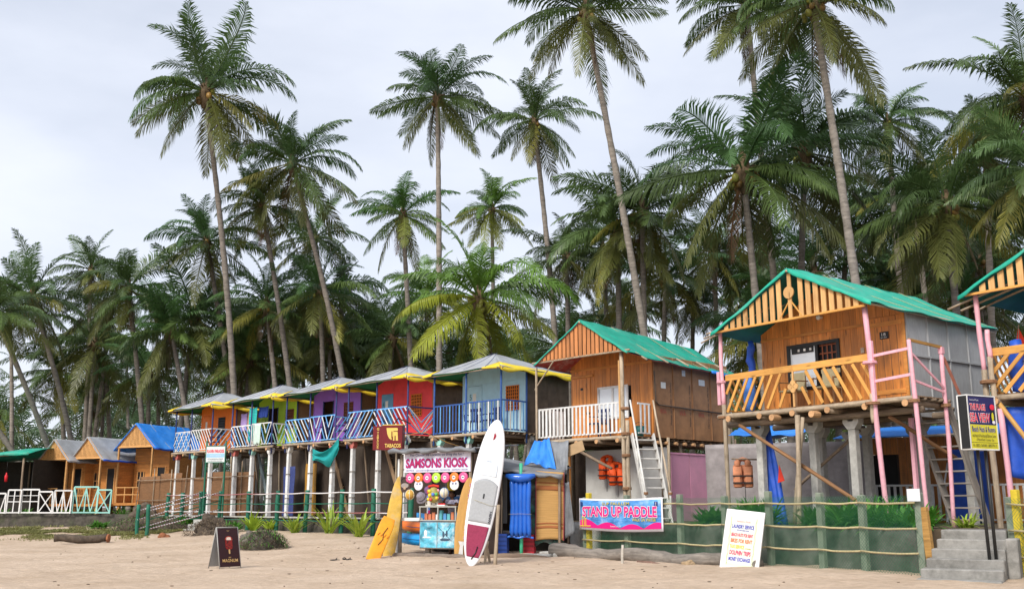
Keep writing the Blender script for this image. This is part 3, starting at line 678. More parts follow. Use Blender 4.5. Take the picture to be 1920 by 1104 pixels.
# walls
wy = 1.15; wl, wr = -W+.3, .1
holes = [(-2.0, -.85, dz+.62, dz+1.55)]
plank_wall(h, wl, wr, lambda x: top(x)-.03, dz, wy, .022, holes, WV, .165)
MB().box(wl-.01, wr+.01, wy-.022, wy-.003, dz+2.14, dz+2.21).obj('wall_batten', WVX, h)
dr = MB().cbox(wl+.08, wl+.82, wy-.02, wy-.006, dz+.02, dz+1.92).obj('door', WV, h)
for i in range(1, 5): MB().box(wl+.08+.148*i-.004, wl+.08+.148*i+.004, wy-.023, wy-.0195, dz+.05, dz+1.9).obj('door_joint', BLACK, dr)
beam('door_header', (wl+.02, wy-.03, dz+1.97), (wl+.95, wy-.03, dz+1.97), .03, .07, WVX, dr)
MB().box(wl+.66, wl+.8, wy-.04, wy-.02, dz+.8, dz+.86).obj('bolt', BLACK, dr)
MB().box(wl+.42, wl+.52, wy-.03, wy-.021, dz+1.55, dz+1.62).obj('number_plate', BLACK, dr)
win = MB().box(-2.0, -.85, wy+.005, wy+.012, dz+.62, dz+1.55).obj('window', GLASS, h)
for (a, b, c, d_) in ((-2.03, -1.97, dz+.6, dz+1.58), (-.88, -.82, dz+.6, dz+1.58), (-1.46, -1.40, dz+.62, dz+1.55)): MB().box(a, b, wy-.03, wy+.01, c, d_).obj('window_frame', WH, win)
for z in (dz+.6, dz+1.52): MB().box(-1.97, -.88, wy-.028, wy+.008, z, z+.06).obj('window_frame', WH, win)
for i in range(4):   # brown hardboard sheets on the side with printed marks
    a = wy+.03+(D-wy-.1)*i/4; b = wy+.03+(D-wy-.1)*(i+1)/4-.006
    s = MB().cbox(wr-.012, wr+.01, a, b, dz-.02, tf(wr)-.08).obj('side_sheet', PLY, h)
    MB().box(wr+.012, wr+.016, (a+b)/2-.12+.1*(i % 2), (a+b)/2+.1+.04*(i % 3), dz+1.42+.22*((i*2) % 3), dz+1.60+.22*((i*2) % 3)).obj('paper_label', flat('paper', (.7, .68, .62)), s)
    INK = flat('print_ink', (.03, .02, .015)); INR = flat('print_red', (.38, .06, .03))
    text('printed_mark', 'Marker or Marker or Marker', 1.25, .07, INK, s, (wr+.013, b-.14, dz+1.0), (R(90), R(-90), R(90)))
    text('printed_mark', 'WA', .3, .16, INR, s, (wr+.013, (a+b)/2-.05, dz+.75), (R(90), 0, R(90)))
    MB().box(wr+.012, wr+.04, a-.02, a+.012, dz, tf(wr)-.1).obj('cover_strip', PLY, s)
rod('side_pipe', [(wr+.05, wy+.02, dz+1.9), (wr+.05, wy+.06, dz+1.0), (wr+.05, wy+.2, dz+.92), (wr+.05, D-.1, dz+.85)], .022, HARDB, h)
MB().box(wl, wr, D-.12, D-.09, dz, dz+1.9).obj('back_wall', HARDB, h); MB().box(wl, wl+.02, wy+.03, D-.12, dz, tf(wl)-.1).obj('side_wall', HARDB, h)
# balcony: white pickets, posts
railing(h, (-W, 0), (-.05, 0), dz+.05, dz+.92, 'vert', [WH], WH, w_=.07)
railing(h, (0.02, .55), (0.02, 1.1), dz+.05, dz+.92, 'vert', [WH], WH, w_=.07)
railing(h, (-W+.02, .05), (-W+.02, 1.1), dz+.05, dz+.92, 'vert', [WH], WH, w_=.07)
pole('corner_post', (.0, -.03, -.1), (-.03, -.05, zb+.02), .065, BARKL, h, r2=.055)
pole('corner_post', (.13, -.02, -.1), (.11, -.02, dz+.4), .055, BARKL, h)
MB().box(-.12, -.07, -.1, -.05, dz+.2, dz+2.1).obj('pine_post', PINE, h)
for z in (.9, 1.8, 2.4, 3.1): lashing(h, (.05, -.03, z), .11, JUTE, .08)
pole('corner_post', (-W-.02, -.05, dz-.2), (-W+.02, -.1, zb), .035, BARKL, h)
pole('stilt', (-W+.9, .15, -.1), (-W+1.0, .1, dz-.2), .075, BARKL, h)
pole('stilt', (-W+.1, 1.4, -.1), (-W+.1, 1.4, dz-.2), .07, BARK, h); pole('stilt', (-.1, 2.6, -.1), (-.1, 2.6, dz-.2), .06, BARKL, h); pole('stilt', (-1.7, 2.0, -.1), (-1.7, 2.0, dz-.2), .07, BARK, h)
pole('brace', (-W+1.2, .1, dz-.2), (-.7, .2, dz-.9), .045, BARK, h)
pole('brace', (-W-.1, -.05, dz+1.55), (-W+.9, -.2, zb), .022, BARKL, h)
pole('corner_post', (.12, D-.1, -.1), (.12, D-.1, dz+2.2), .06, BARKL, h); pole('corner_post', (.12, D+.2, -.1), (.12, D+.2, dz+.1), .035, BARK, h)
pole('corner_post', (.13, 1.75, -.1), (.13, 1.75, dz), .045, BARKL, h)
for k in range(5): pole('purlin', (.15, .35+k*.95, tf(.1)-.1), (.62, .3+k*.95, tf(.35)-.2), .025, BARKL, h, seg=2)
# walls below the deck
PALE = M('pale_panel', (.58, .57, .54), .75, .08, 2, bump=.1, dirt=(.25, .23, .2), dirt_amt=.5); PKP = M('pink_panel', (.74, .34, .48), .6, .08, 2, bump=.1, dirt=(.4, .25, .3), dirt_amt=.4)
GRP = M('pale_green_panel', (.50, .58, .50), .7, .08, 2, bump=.1, dirt=(.3, .32, .28), dirt_amt=.4)
def under_panel(nm, x0, x1, y0, y1, z1, m, t=.03):
    d_ = V3(x1-x0, y1-y0, 0); Ln = d_.length
    o = MB().cbox(0, Ln, 0, t, 0, z1, .006).obj(nm, m, h, False, (x0, y0, -.02), frame_rot(d_)); return o
under_panel('lower_panel', -W+1.05, -.2, .95, .95, dz-.3, PALE); under_panel('lower_panel', -.18, .02, .97, 1.9, dz-.25, PALE)
under_panel('lower_panel', .03, .03, 1.98, 2.85, dz-.42, PKP); under_panel('lower_panel', .03, .03, 2.87, 3.8, dz-.42, PKP)
MB().box(.0, .05, 1.95, 3.8, dz-.46, dz-.41).obj('panel_rail', PKP, h)
dd = under_panel('lower_door', -W-.2, -W+.75, .55, .55, dz-.35, GRP)
LG = flat('lime_paint', (.22, .62, .05))
beam('door_frame', (-W-.25, .52, 0), (-W-.25, .52, dz-.3), .05, .05, LG, h); beam('door_frame', (-W-.28, .52, dz-.3), (-W+.85, .52, dz-.3), .05, .05, LG, h)
beam('door_jamb', (-W+.8, .52, 0), (-W+.8, .52, dz-.3), .07, .05, WVX, h)
MB().box(-W, 0, 1.6, 1.63, 0, dz-.3).obj('lower_back', HARDB, h)
# ladder stair in front of the right corner
def stair(parent, top_, bot, width, n, wdir, mat, tw=.2, sw=.16, th=.03, tread=None):
    top_ = Vector(top_); bot = Vector(bot); wd_ = Vector(wdir).normalized(); nrm = (bot-top_).cross(wd_).normalized()
    for s in (-1, 1): beam('stringer', top_+wd_*(s*width/2), bot+wd_*(s*width/2), th*1.5, sw, mat, parent, up=nrm)
    run = Vector((bot.x-top_.x, bot.y-top_.y, 0)).normalized()
    for i in range(n):
        p = top_.lerp(bot, (i+.6)/(n+.2)); beam('tread', p-wd_*(width/2-.02), p+wd_*(width/2-.02), tw, .035, tread or mat, parent, up=(0, 0, 1))
WPL = M('white_stair', (.62, .61, .58), .7, .1, 6, dirt=(.3, .27, .22), dirt_amt=.6, dirt_scale=3)
stair(h, (.42, .25, dz), (1.62, -.55, -.05), .62, 9, (.5, .85, 0), WPL)
for s in (-1, 1):
    o = V3(.5, .85, 0).normalized()*(.34*s); a = V3(.42, .25, dz+.95)+o; b = V3(1.5, -.47, .75)+o
    pole('stair_rail', a, b, .028, WPL if s < 0 else BARKL, h)
    pole('rail_post', b+V3(0, 0, -.9), b+V3(0, 0, .05), .03, WPL, h); pole('rail_post', (a+b)/2+V3(0, 0, -.9), (a+b)/2, .022, WPL, h)
    lashing(h, b, .05)
HWOOD = (3.16, 28.53, 0.9, R(-47))
def loc_of(H, x, y, z):
    c, s = math.cos(H[3]), math.sin(H[3]); return (H[0]+x*c-y*s, H[1]+x*s+y*c, H[2]+z)
chair('plastic_chair', 'dark plastic chair behind the white pickets of the brown hut', loc_of(HWOOD, -1.5, .6, dz), R(-47), PLAST)
BUCK = flat('teal_plastic', (.02, .16, .15)); bk = thing('bucket', 'dark teal bucket at the top of the white ladder stair', 'bucket', loc_of(HWOOD, -.1, .75, dz))
MB().tube([(0, 0, 0), (0, 0, .28)], [.11, .15], 14).obj('body', BUCK, bk, True); MB().tube([(0, 0, .27), (0, 0, .29)], .158, 14).obj('rim', BUCK, bk); rod('handle', [(math.cos(a)*.15, 0, .28+math.sin(a)*.12) for a in [math.pi*i/8 for i in range(9)]], .006, BLACK, bk, 5)

# ---------------------------------------------------------------- big varnished hut (right)
HB = (7.57, 21.14, 0.9, R(-54))
h = thing('beach_hut', 'large varnished wooden hut numbered 18 with pink posts and green roof edge', 'beach hut', HB[:3], HB[3])
dz = 2.6; W, D = 4.05, 4.4
deck(h, -W, .95, 0, 1.15, dz, nj=6, rlog=.07); deck(h, -W, .1, 1.16, D, dz, nj=4, rlog=.06, ends=False)
pole('edge_log', (-W-.25, -.06, dz-.08), (1.0, -.06, dz-.06), .06, BARKL, h, seg=10)
pole('under_log', (-W-.2, .25, dz-.26), (.9, .3, dz-.26), .075, BARK, h); pole('under_log', (-W-.2, 1.9, dz-.26), (.4, 1.9, dz-.26), .075, BARK, h)
for x in (-W*.62, -W*.35): MB().tube([(x, -.28, dz-.22), (x, -.02, dz-.22)], .075, 10).obj('log_end', ENDG, h)
tf = tarp_roof(h, -W-.12, .3, -1.8, -.32, D+.3, dz+1.92, dz+1.98, dz+3.1, dz+3.02, TARPGR, M('teal_lining', (.008, .13, .12), .7, .2, 3), ze_back=dz+1.9, drop=.1)
top = lambda x: tf(x)-.09
zb = dz+1.96; n = 21
for i in range(n):
    x = -W+.02+(W+.2)*(i+.5)/n; wd = .062
    if abs(x+1.8) < .2: continue
    if top(x)-zb > .05: MB().prism([(x-wd, zb), (x+wd, zb), (x+wd, top(x+wd)), (x-wd, top(x-wd))], -.30, -.275).obj('gable_slat', PINE, h)
xr = -1.8
MB().prism([(xr-.1+.05, zb), (xr+.1-.05, zb), (xr+.05, top(xr)-.03), (xr-.05, top(xr)-.03)], -.30, -.275).obj('gable_slat', PINE, h)
MB().tube([(xr, -.335, zb+.58), (xr, -.302, zb+.58)], .14, 18).obj('gable_boss', PINE, h)
for s in (-1, 1): beam('gable_strut', (xr+s*.05, -.29, zb+.35), (xr+s*.3, -.29, zb+.02), .03, .03, PINEX, h)
beam('tie_beam', (-W-.2, -.28, zb-.02), (.12, -.28, zb-.02), .05, .05, PINEX, h)
for k, y in enumerate((.0, .5, .95)):
    pole('purlin', (-W-.55, -.25+y*.2, dz+1.75+.12*k), (-W+1.3, .25+y, dz+2.45+.1*k), .022, BARKL, h); 
wy = 1.1; wl, wr = -W+.2, .12
holes = [(-3.0, -1.62, dz+.55, dz+1.55)]
plank_wall(h, wl, wr, lambda x: min(top(x)-.02, dz+3.0), dz, wy, .022, holes, WV, .17)
MB().box(wl, wr-.92, wy-.025, wy-.003, dz+1.78, dz+1.84).obj('wall_batten', WVX, h)
dx0 = -.78
door = MB().cbox(dx0, wr-.03, wy-.028, wy-.006, dz+.02, dz+1.92).obj('door', WV, h)
for i in range(1, 5): MB().box(dx0+.178*i-.004, dx0+.178*i+.004, wy-.031, wy-.0275, dz+.05, dz+1.9).obj('door_joint', HARDB, door)
for z in (.25, 1.75): MB().box(dx0+.02, wr-.05, wy-.045, wy-.029, dz+z-.05, dz+z+.05).obj('door_ledge', WVX, door)
MB().cbox(dx0+.3, dx0+.52, wy-.055, wy-.03, dz+1.42, dz+1.58).obj('number_plate', BLACK, door)
text('door_number', '18', .1, .07, flat('white_ink', (.75, .75, .75)), door, (dx0+.41, wy-.056, dz+1.52)); text('plate_text', 'SEA VIEW', .16, .025, MATS['white_ink'], door, (dx0+.41, wy-.056, dz+1.45))
MB().box(dx0-.22, dx0-.14, wy-.03, wy-.004, dz+1.18, dz+1.30).obj('switch', flat('switch_plate', (.55, .45, .35)), h)
win = MB().box(-3.0, -2.2, wy+.01, wy+.016, dz+.55, dz+1.55).obj('window', GLASS, h)
MB().box(-2.2, -1.62, wy+.06, wy+.07, dz+.55, dz+1.55).obj('window_dark', DARKIN, win)  # near-black pane painted as the shade behind the open half
for (a, b, c, d_) in ((-3.06, -1.56, dz+1.52, dz+1.6), (-3.06, -1.56, dz+.5, dz+.57), (-3.06, -2.98, dz+.5, dz+1.6), (-1.64, -1.56, dz+.5, dz+1.6), (-2.24, -2.16, dz+.55, dz+1.55)): MB().box(a, b, wy-.035+.001*(c > dz+1), wy+.008, c, d_).obj('window_frame', BLACK, win)
MB().box(-2.93, -2.3, wy-.01, wy+.006, dz+1.38, dz+1.52).obj('window_top', BLACK, win); 
for k in range(3): MB().box(-2.75+k*.17, -2.69+k*.17, wy-.014, wy-.011, dz+1.42, dz+1.48).obj('sticker', WH, win)
for i in range(5): MB().box(-2.16, -1.64, wy+.03, wy+.045, dz+.72+i*.19, dz+.755+i*.19).obj('grille_bar', W_BR, win)
for i in range(4): MB().box(-2.08+i*.13, -2.05+i*.13, wy+.02, wy+.029, dz+.57, dz+1.52).obj('grille_bar', W_BR, win)
lp = MB().tube([(-2.0, wy-.02, dz+2.15), (-2.0, wy-.12, dz+2.15)], .035, 8).obj('wall_lamp', flat('lamp_white', (.7, .7, .66)), h); MB().ell((-1.98, wy-.16, dz+2.13), (.06, .06, .06)).obj('bulb', MATS['lamp_white'], lp, True)
# grey side sheets with battens
for i in range(4):
    a = wy+.03+(D-wy-.1)*i/4; b = wy+.03+(D-wy-.1)*(i+1)/4-.006
    s = MB().cbox(wr-.012, wr+.01, a, b, dz-.3, tf(wr)-.08).obj('side_sheet', GPLY, h)
    MB().box(wr+.011, wr+.04, a-.02, a+.02, dz-.3, tf(wr)-.1).obj('side_batten', GPLY, s); MB().box(wr+.012, wr+.05, a+.021, b-.001, dz+1.0, dz+1.04).obj('side_batten', GPLY, s)
MB().box(wl, wr, D-.1, D-.07, dz, dz+2.0).obj('back_wall', HARDB, h); MB().box(wl, wl+.02, wy+.03, D-.12, dz, tf(wl)-.1).obj('side_wall', HARDB, h)
MB().box(wr-.07, wr+.012, wy-.032, wy-.029+.028, dz, top(wr)-.05).obj('corner_trim', WVX, h)
pole('eave_pole', (.25, -.3, tf(.22)-.06), (.2, D+.3, tf(.22)-.14), .03, BARKL, h, seg=8)
# railing: broad top board and slanting bars that meet at a quatrefoil
beam('rail_board', (-W+.02, -.05, dz+.84), (-W*.5, -.05, dz+.86), .035, .15, PINEX, h); beam('rail_board', (-W*.5+.005, -.05, dz+.86), (-.02, -.05, dz+.88), .035, .15, PINEX, h)
for s in (-1, 1):
    for k in range(9):
        xa = -W*.5+s*(.1+k*.245); xb = xa+s*.42; z1 = dz+.78; z0 = dz+.02
        lim = W*.5-.03
        if abs(xb+W*.5) > lim:
            f = (lim-abs(xa+W*.5))/.42
            if f < .15: continue
            xb = xa+s*.42*f; z0 = z1-(z1-z0)*f
        if k == 0: xa, xb, z1 = -W*.5+s*.22, -W*.5+s*.42, dz+.42
        slat('railing_bar', (xa, -.05, z1), (xb, -.05, z0), .07, .03, PINEX, h, (0, -1, 0))
for s in (-1, 1): slat('railing_bar', (-W*.5+s*.02, -.05, dz+.78), (-W*.5+s*.35, -.05, dz+.02), .07, .03, PINEX, h, (0, -1, 0)) if False else None
q = MB()
for (a, b) in ((.075, 0), (-.075, 0), (0, .075), (0, -.075)): q.tube([(-W*.5+a, -.085, dz+.45+b), (-W*.5+a, -.062, dz+.45+b)], .068, 14)
q.obj('rail_rosette', PINE, h); MB().box(-W*.5-.02, -W*.5+.02, -.07, -.045, dz, dz+.8).obj('rail_post', PINE, h)
railing(h, (-W+.02, .03), (-W+.02, 1.05), dz+.02, dz+.86, 'diagL', [PINEX], PINEX, w_=.07)
# pink posts
def pink_post(x, y, z0, z1, r=.05, lx=0.0, bark_to=None):
    if bark_to: pole('corner_post', (x+lx, y, z0), (x+lx*.4, y, bark_to), r*1.05, BARKL, h); z0 = bark_to-.02; lx *= .4
    pole('pink_post', (x+lx, y, z0), (x, y, z1), r, PINK, h, wob=.25, seg=8)
pink_post(-W-.05, -.1, -.75, zb, .048, .06, dz+.2); MB().cbox(-W-.19, -W-.1, -.14, -.06, dz+.2, dz+1.0).obj('pink_splice', PINK, h)
pink_post(-.0, -.13, -1.0, zb+.02, .055, .25); MB().cbox(.06, .13, -.18, -.1, dz-.15, dz+1.2).obj('pink_splice', PINK, h)
pole('corner_post', (.03, -.12, dz-.5), (.03, -.12, dz+.1), .06, BARKL, h)
for z in (dz+.75, dz-.1): lashing(h, (.04, -.14, z), .13, PINK if z > dz else JUTE, .06); lashing(h, (-W-.08, -.1, z), .1, PINK if z > dz else JUTE, .06)
# landing rails at the right
pink_post(.95, -.1, -.9, dz+1.12, .045, .15); pink_post(.98, 1.0, -.1, dz+1.0, .045, -.05); MB().cbox(.93, 1.03, .95, 1.05, dz+.92, dz+1.06).obj('pink_splice', PINK, h)
for z in (.35, .88): slat('pink_rail', (.06, -.12, dz+z), (.95, -.12, dz+z+.06), .06, .03, PINK, h, (0, -1, 0))
slat('top_rail', (.95, -.1, dz+1.12), (.98, 1.02, dz+1.06), .06, .04, wood('ochre_rail', (.45, .25, .07)), h, (1, 0, 0))
slat('pink_rail', (.97, -.08, dz+.85), (.99, .98, dz+.2), .05, .03, PINK, h, (1, 0, 0)); slat('pink_rail', (.97, -.08, dz+.3), (.99, .95, dz+.12), .05, .03, PINK, h, (1, 0, 0))
lashing(h, (.96, -.1, dz-.12), .1); lashing(h, (.98, 1.0, dz-.15), .09)
slat('pink_rail', (.99, 1.05, dz+.85), (1.08, 2.1, dz-1.0), .06, .04, M('rail_redbrown', (.42, .16, .11)), h, (1, 0, 0))
stair(h, (.5, 1.2, dz-.06), (.66, 2.15, -.02), .76, 10, (1, 0, 0), OLDW, tw=.2, sw=.18, th=.04)
MB().cbox(.12, .2, .95, 1.05, -.1, dz-.35).obj('pink_prop', PINK, h)
# concrete stilts with forked heads
for (x, y) in ((-W+.5, .55), (-W*.5-.15, .75), (-W*.5+1.1, .5), (-W+.9, 2.3), (-W*.5+.1, 2.4), (-.45, 2.3), (-W+.6, 3.9), (-1.6, 3.9), (-.3, 3.9)):
    zt = dz-.55
    c = MB().cbox(x-.09, x+.09, y-.085, y+.085, -.1, zt, .015).obj('stilt', CONC, h)
    MB().prism([(x-.09, zt), (x+.09, zt), (x+.2, zt+.14), (x+.2, zt+.24), (x+.1, zt+.24), (x+.06, zt+.17), (x-.06, zt+.17), (x-.1, zt+.24), (x-.2, zt+.24), (x-.2, zt+.14)], y-.098, y+.098).obj('stilt_head', CONC, c)
pole('brace', (-W+.3, .05, dz-.3), (.2, .35, -.1), .045, M('brace_brown', (.25, .13, .06), .8, .3, 3, stretch=(1, 8, 8)), h); pole('brace', (-W+.9, 1.2, .8), (-1.4, 1.4, dz-.5), .04, BARK, h)
pole('prop', (-W*.5-.05, -.1, -1.0), (-W*.5+.1, -.1, dz-.2), .055, BARKL, h); pole('prop', (-W*.5-.45, .2, -.3), (-W*.5+.2, -.05, dz-.25), .04, BARKL, h)
pole('brace', (.1, .3, dz-.35), (.75, 1.6, dz-1.2), .045, MATS['brace_brown'], h)
CUSH = M('beige_cushion', (.42, .36, .22), .9, .15, 8)
for k, x in enumerate((-2.55, -1.6)):
    chair('armchair', ('left' if k == 0 else 'right')+' of the two cushioned wooden chairs behind the slanted railing of the big hut', loc_of(HB, x, .6, dz), HB[3]+.2*k, MATS['brace_brown'], CUSH, 'cushioned chairs on the big hut balcony')
def rolled_tarp(label, pos, ht, r, mat):
    o = MB().tube([(0.02*math.sin(i), 0.02*math.cos(i*1.4), ht*i/9) for i in range(10)], [r*(.75+.3*math.sin(i*1.9+1)*.5+.2*math.sin(math.pi*i/9)) for i in range(10)], 12, jit=.12).obj('rolled_tarpaulin', mat, None, True, pos); return tag(o, label, 'tarpaulin')
rolled_tarp('rolled blue tarpaulin tied at the left corner of the big hut balcony', loc_of(HB, -W+.15, .75, dz+.95), .85, .1, TARPB2)
o = MB().tube([(0, 0, 0), (0.02, 0, .3), (0, 0.02, .7), (0, 0, .9)], [.09, .16, .13, .07], 12, jit=.15).obj('cloth_bundle', flat('bright_blue_cloth', (.08, .25, .75), .8), None, True, loc_of(HB, -W+.3, .45, dz)); tag(o, 'blue cloth bundle behind the left end of the slanted railing', 'cloth')

# ---------------------------------------------------------------- hut cut off by the right edge
HR = (9.63, 20.32, 0.9, R(-54))
h = thing('beach_hut', 'varnished hut with green awning cut off by the right edge', 'beach hut', HR[:3], HR[3])
dz = 2.6; W, D = 4.0, 4.2
deck(h, 0, W, 0, D, dz, nj=4, rlog=.065); pole('edge_log', (-.2, -.06, dz-.08), (W, -.06, dz-.06), .06, BARKL, h)
tf = tarp_roof(h, -.35, W+.2, W*.5, -.35, D+.3, dz+2.02, dz+2.02, dz+3.15, dz+3.1, TARPGR, MATS['teal_lining'], drop=.1)
top = lambda x: tf(x)-.09
for i in range(21):
    x = -.1+(W+.15)*(i+.5)/21
    if top(x)-(dz+2.05) > .05: MB().prism([(x-.062, dz+2.05), (x+.062, dz+2.05), (x+.062, top(x+.062)), (x-.062, top(x-.062))], -.33, -.305).obj('gable_slat', PINE, h)
beam('tie_beam', (-.2, -.31, dz+2.03), (W, -.31, dz+2.03), .05, .05, PINEX, h)
for k in range(3): pole('purlin', (-.6, -.3+.5*k, dz+1.8+.03*k), (1.2, .5+.3*k, dz+2.5), .024, BARKL, h)
plank_wall(h, .35, W, lambda x: top(x)-.02, dz, 1.1, .022, [], WV, .17); MB().box(.36, .38, 1.13, D-.1, dz, tf(.36)-.1).obj('side_wall', HARDB, h); MB().box(.36, W, D-.1, D-.08, dz, dz+2).obj('back_wall', HARDB, h)
MB().box(.5, 1.3, 1.07, 1.095, dz+.02, dz+1.9).obj('door', WV, h)
beam('rail_board', (.05, -.05, dz+.84), (W, -.05, dz+.86), .035, .16, PINEX, h)
for k in range(14):
    xb = -.3+.3*k; a = (max(xb, .03)); f = (a-xb)/.75
    slat('railing_bar', (a, -.05, dz+.02+.76*f), (min(xb+.75, W), -.05, dz+.78), .08, .03, PINEX, h, (0, -1, 0))
railing(h, (.02, .03), (.02, 1.05), dz+.02, dz+.86, 'diagL', [PINEX], PINEX, w_=.07)
pole('corner_post', (-.02, -.1, -.9), (-.05, -.1, dz+.5), .06, BARKL, h); pole('pink_post', (-.05, -.1, dz+.45), (-.08, -.12, dz+2.05), .05, PINK, h, seg=8); pole('corner_post', (.1, -.1, dz-.3), (.1, -.1, dz+.75), .055, BARKL, h); pole('pink_post', (.1, -.1, dz+.72), (.09, -.1, dz+1.3), .05, PINK, h)
pole('pink_post', (.3, -.1, -.9), (.2, -.1, dz-.3), .06, PINK, h, seg=8)
for z in (dz-.1, dz+.25): lashing(h, (.02, -.1, z), .14)
for (x, y) in ((.5, .6), (2.2, .6), (.5, 2.6), (2.2, 2.6), (.5, 4.0)):
    c = MB().cbox(x-.11, x+.11, y-.1, y+.1, -.1, dz-.3, .015).obj('stilt', CONC, h)
pole('brace', (.1, -.05, dz-.1), (.95, -.2, dz-1.3), .05, wood('ochre_rail', (.45, .25, .07)), h)
hang_cloth('tarpaulin', 'blue tarpaulin hanging below the deck at the right edge', 'tarpaulin', loc_of(HR, .9, .15, dz-.25), (math.cos(HR[3]), math.sin(HR[3]), 0), 1.5, 1.35, TARPB2, 3, .1)
rolled_tarp('bunched blue tarpaulin on the balcony at the right edge', loc_of(HR, .35, .45, dz+.05), 1.05, .17, TARPB2)
fl = thing('flag', 'small red triangular pennant on the right edge balcony', 'flag', loc_of(HR, .25, .6, dz+.9)); MB().prism([(0, 0), (.32, .0), (.12, .5)], 0, .01).obj('pennant', flat('flag_red', (.6, .04, .02), .8), fl); rod('staff', [(0, 0, -.6), (.13, 0, .55)], .01, BARK, fl)

# ---------------------------------------------------------------- wooden cabins at the left and green shed
def cabin(label, pos, rotz, W, D, fl, eav, pk, roofm, trim, rail=True, holes=()):
    h = thing('wooden_cabin', label, 'cabin', pos, rotz, 'small wooden cabins on the left terrace')
    MB().box(-W-.05, .05, -.05, D, fl-.12, fl).obj('floor', CABW, h)
    for x in (-W+.2, -.2):
        for y in (.1, D-.2): MB().box(x-.07, x+.07, y-.07, y+.07, -.1, fl-.12).obj('stilt', CABX, h)
    tf = tarp_roof(h, -W-.22, .22, -W*.5, -.12, D+.1, eav-.15, eav-.15, pk, pk, roofm, roofm, sag=.03, trimm=trim, drop=.05)
    n = int(W/.09)
    for i in range(n):
        x = -W+W*(i+.5)/n; t = tf(x)-.06
        if t-eav > .04: MB().box(x-.034, x+.034, -.06, -.045, eav+.03, t).obj('gable_slat', CABX, h)
    MB().prism([(-W, eav), (0, eav), (-W*.5, pk-.1)], .0, .01).obj('gable_sheet', HARDB, h)
    beam('tie_beam', (-W-.05, -.06, eav), (.05, -.06, eav), .05, .09, CABX, h)
    for s in (0, 1): beam('barge_board', (-W-.12 if s == 0 else .12, -.08, eav-.06), (-W*.5, -.08, pk-.04), .03, .08, CABX, h)
    for x in (-W+.04, -.04): beam('post', (x, -.02, fl), (x, -.02, eav), .08, .08, CABX, h)
    wy = 1.1
    hz = int((eav-fl)/.16)
    for k in range(hz):   # clapboards
        z = fl+(eav-fl)*k/hz; z1 = fl+(eav-fl)*(k+1)/hz-.006
        MB().box(-.035, -.0, wy, D-.05, z, z1).obj('side_board', CABW, h)
        if k < hz: MB().box(-W+.02, -.04, wy, wy+.02, z, z1).obj('front_board', CABW, h)
    MB().box(-W+.0, -W+.02, wy, D-.05, fl, eav).obj('side_wall', CABW, h); MB().box(-W, 0, D-.05, D-.03, fl, eav).obj('back_wall', CABW, h)
    MB().box(-.75, -.25, wy-.02, wy-.003, fl, fl+1.75).obj('doorway', DARKIN, h)  # near-black sheet on the boards, painted as the shade inside
    for x in (-.79, -.25): MB().box(x, x+.05, wy-.035, wy-.001, fl, fl+1.8).obj('door_frame', CABX, h)
    wn = MB().box(-W+.25, -W+.75, wy-.014, wy-.002, fl+.75, fl+1.55).obj('window', DARKIN, h)
    for k in range(3): MB().box(-W+.24+.22*k, -W+.29+.22*k, wy-.03, wy-.012, fl+.73, fl+1.57).obj('window_frame', CABX, wn)
    MB().box(-W+.25, -W+.75, wy-.028, wy-.013, fl+1.13, fl+1.17).obj('window_frame', CABX, wn)
    if rail:
        for z in (fl+.4, fl+.75): beam('rail', (-W+.1, -.04, z), (-.6, -.04, z), .04, .05, CABX, h)
        for k in range(4): beam('rail_post', (-W+.1+(W-.7)*k/3, -.03, fl), (-W+.1+(W-.7)*k/3, -.03, fl+.78), .045, .045, CABX, h)
    return h
CR = R(-27)
cabin('leftmost wooden cabin with dark open front and grey tarpaulin roof', (-22.2, 51.3, .9), CR, 1.95, 2.6, .55, 2.75, 3.75, TARPG, None)
cabin('middle wooden cabin with slatted gable and grey tarpaulin roof', (-20.4, 51.0, .9), CR, 1.95, 2.6, .55, 2.8, 3.85, TARPG, TARPB2)
cabin('wooden cabin with bright blue tarpaulin roof beside the orange hut', (-17.75, 50.7, .9), CR, 2.4, 3.4, .6, 3.35, 4.5, TARPB, TARPB2)
h = thing('beach_shed', 'open dark shed under a green awning at the far left', 'shed', (-25.0, 50.6, .9), R(-12))
def awn(u, v): return V3(-6+7.6*u, -.4+4.2*v, 2.6+.38*u+.35*math.sin(math.pi*v)-.06*math.sin(u*13)*(1-v)+.03*noise.noise((u*9, v*5, 0)))
MB().grid(awn, 22, 8, .015).obj('awning', TARPGR, h, True)
MB().grid(lambda u, v: V3(*awn(u, 0))+V3(0, -.02, .01-.16*v*(.8+.2*math.sin(u*30))), 22, 2, .008).obj('awning_valance', TARPGR, h, True)
for x in (-5.5, -3.4, -1.3, 1.2):
    pole('post', (x, -.2, 0), (x, -.2, 2.75), .05, BARK, h); pole('post', (x, 3.6, 0), (x, 3.6, 2.7), .05, BARK, h)
pole('front_log', (-6, -.3, 2.55), (1.5, -.3, 2.95), .05, BARK, h)
MB().box(-6, 1.4, 3.7, 3.75, 0, 2.75).obj('back_wall', M('near_black_boards', (.03, .025, .02), .9, .3, 5), h); MB().box(1.35, 1.4, .3, 3.7, 0, 2.7).obj('side_wall', MATS['near_black_boards'], h)  # boards in one even near-black colour
MB().box(-5.5, 1.0, 1.0, 1.6, .0, .85).obj('bar_counter', MATS['near_black_boards'], h)
RB = flat('red_plastic', (.65, .02, .03), .35)
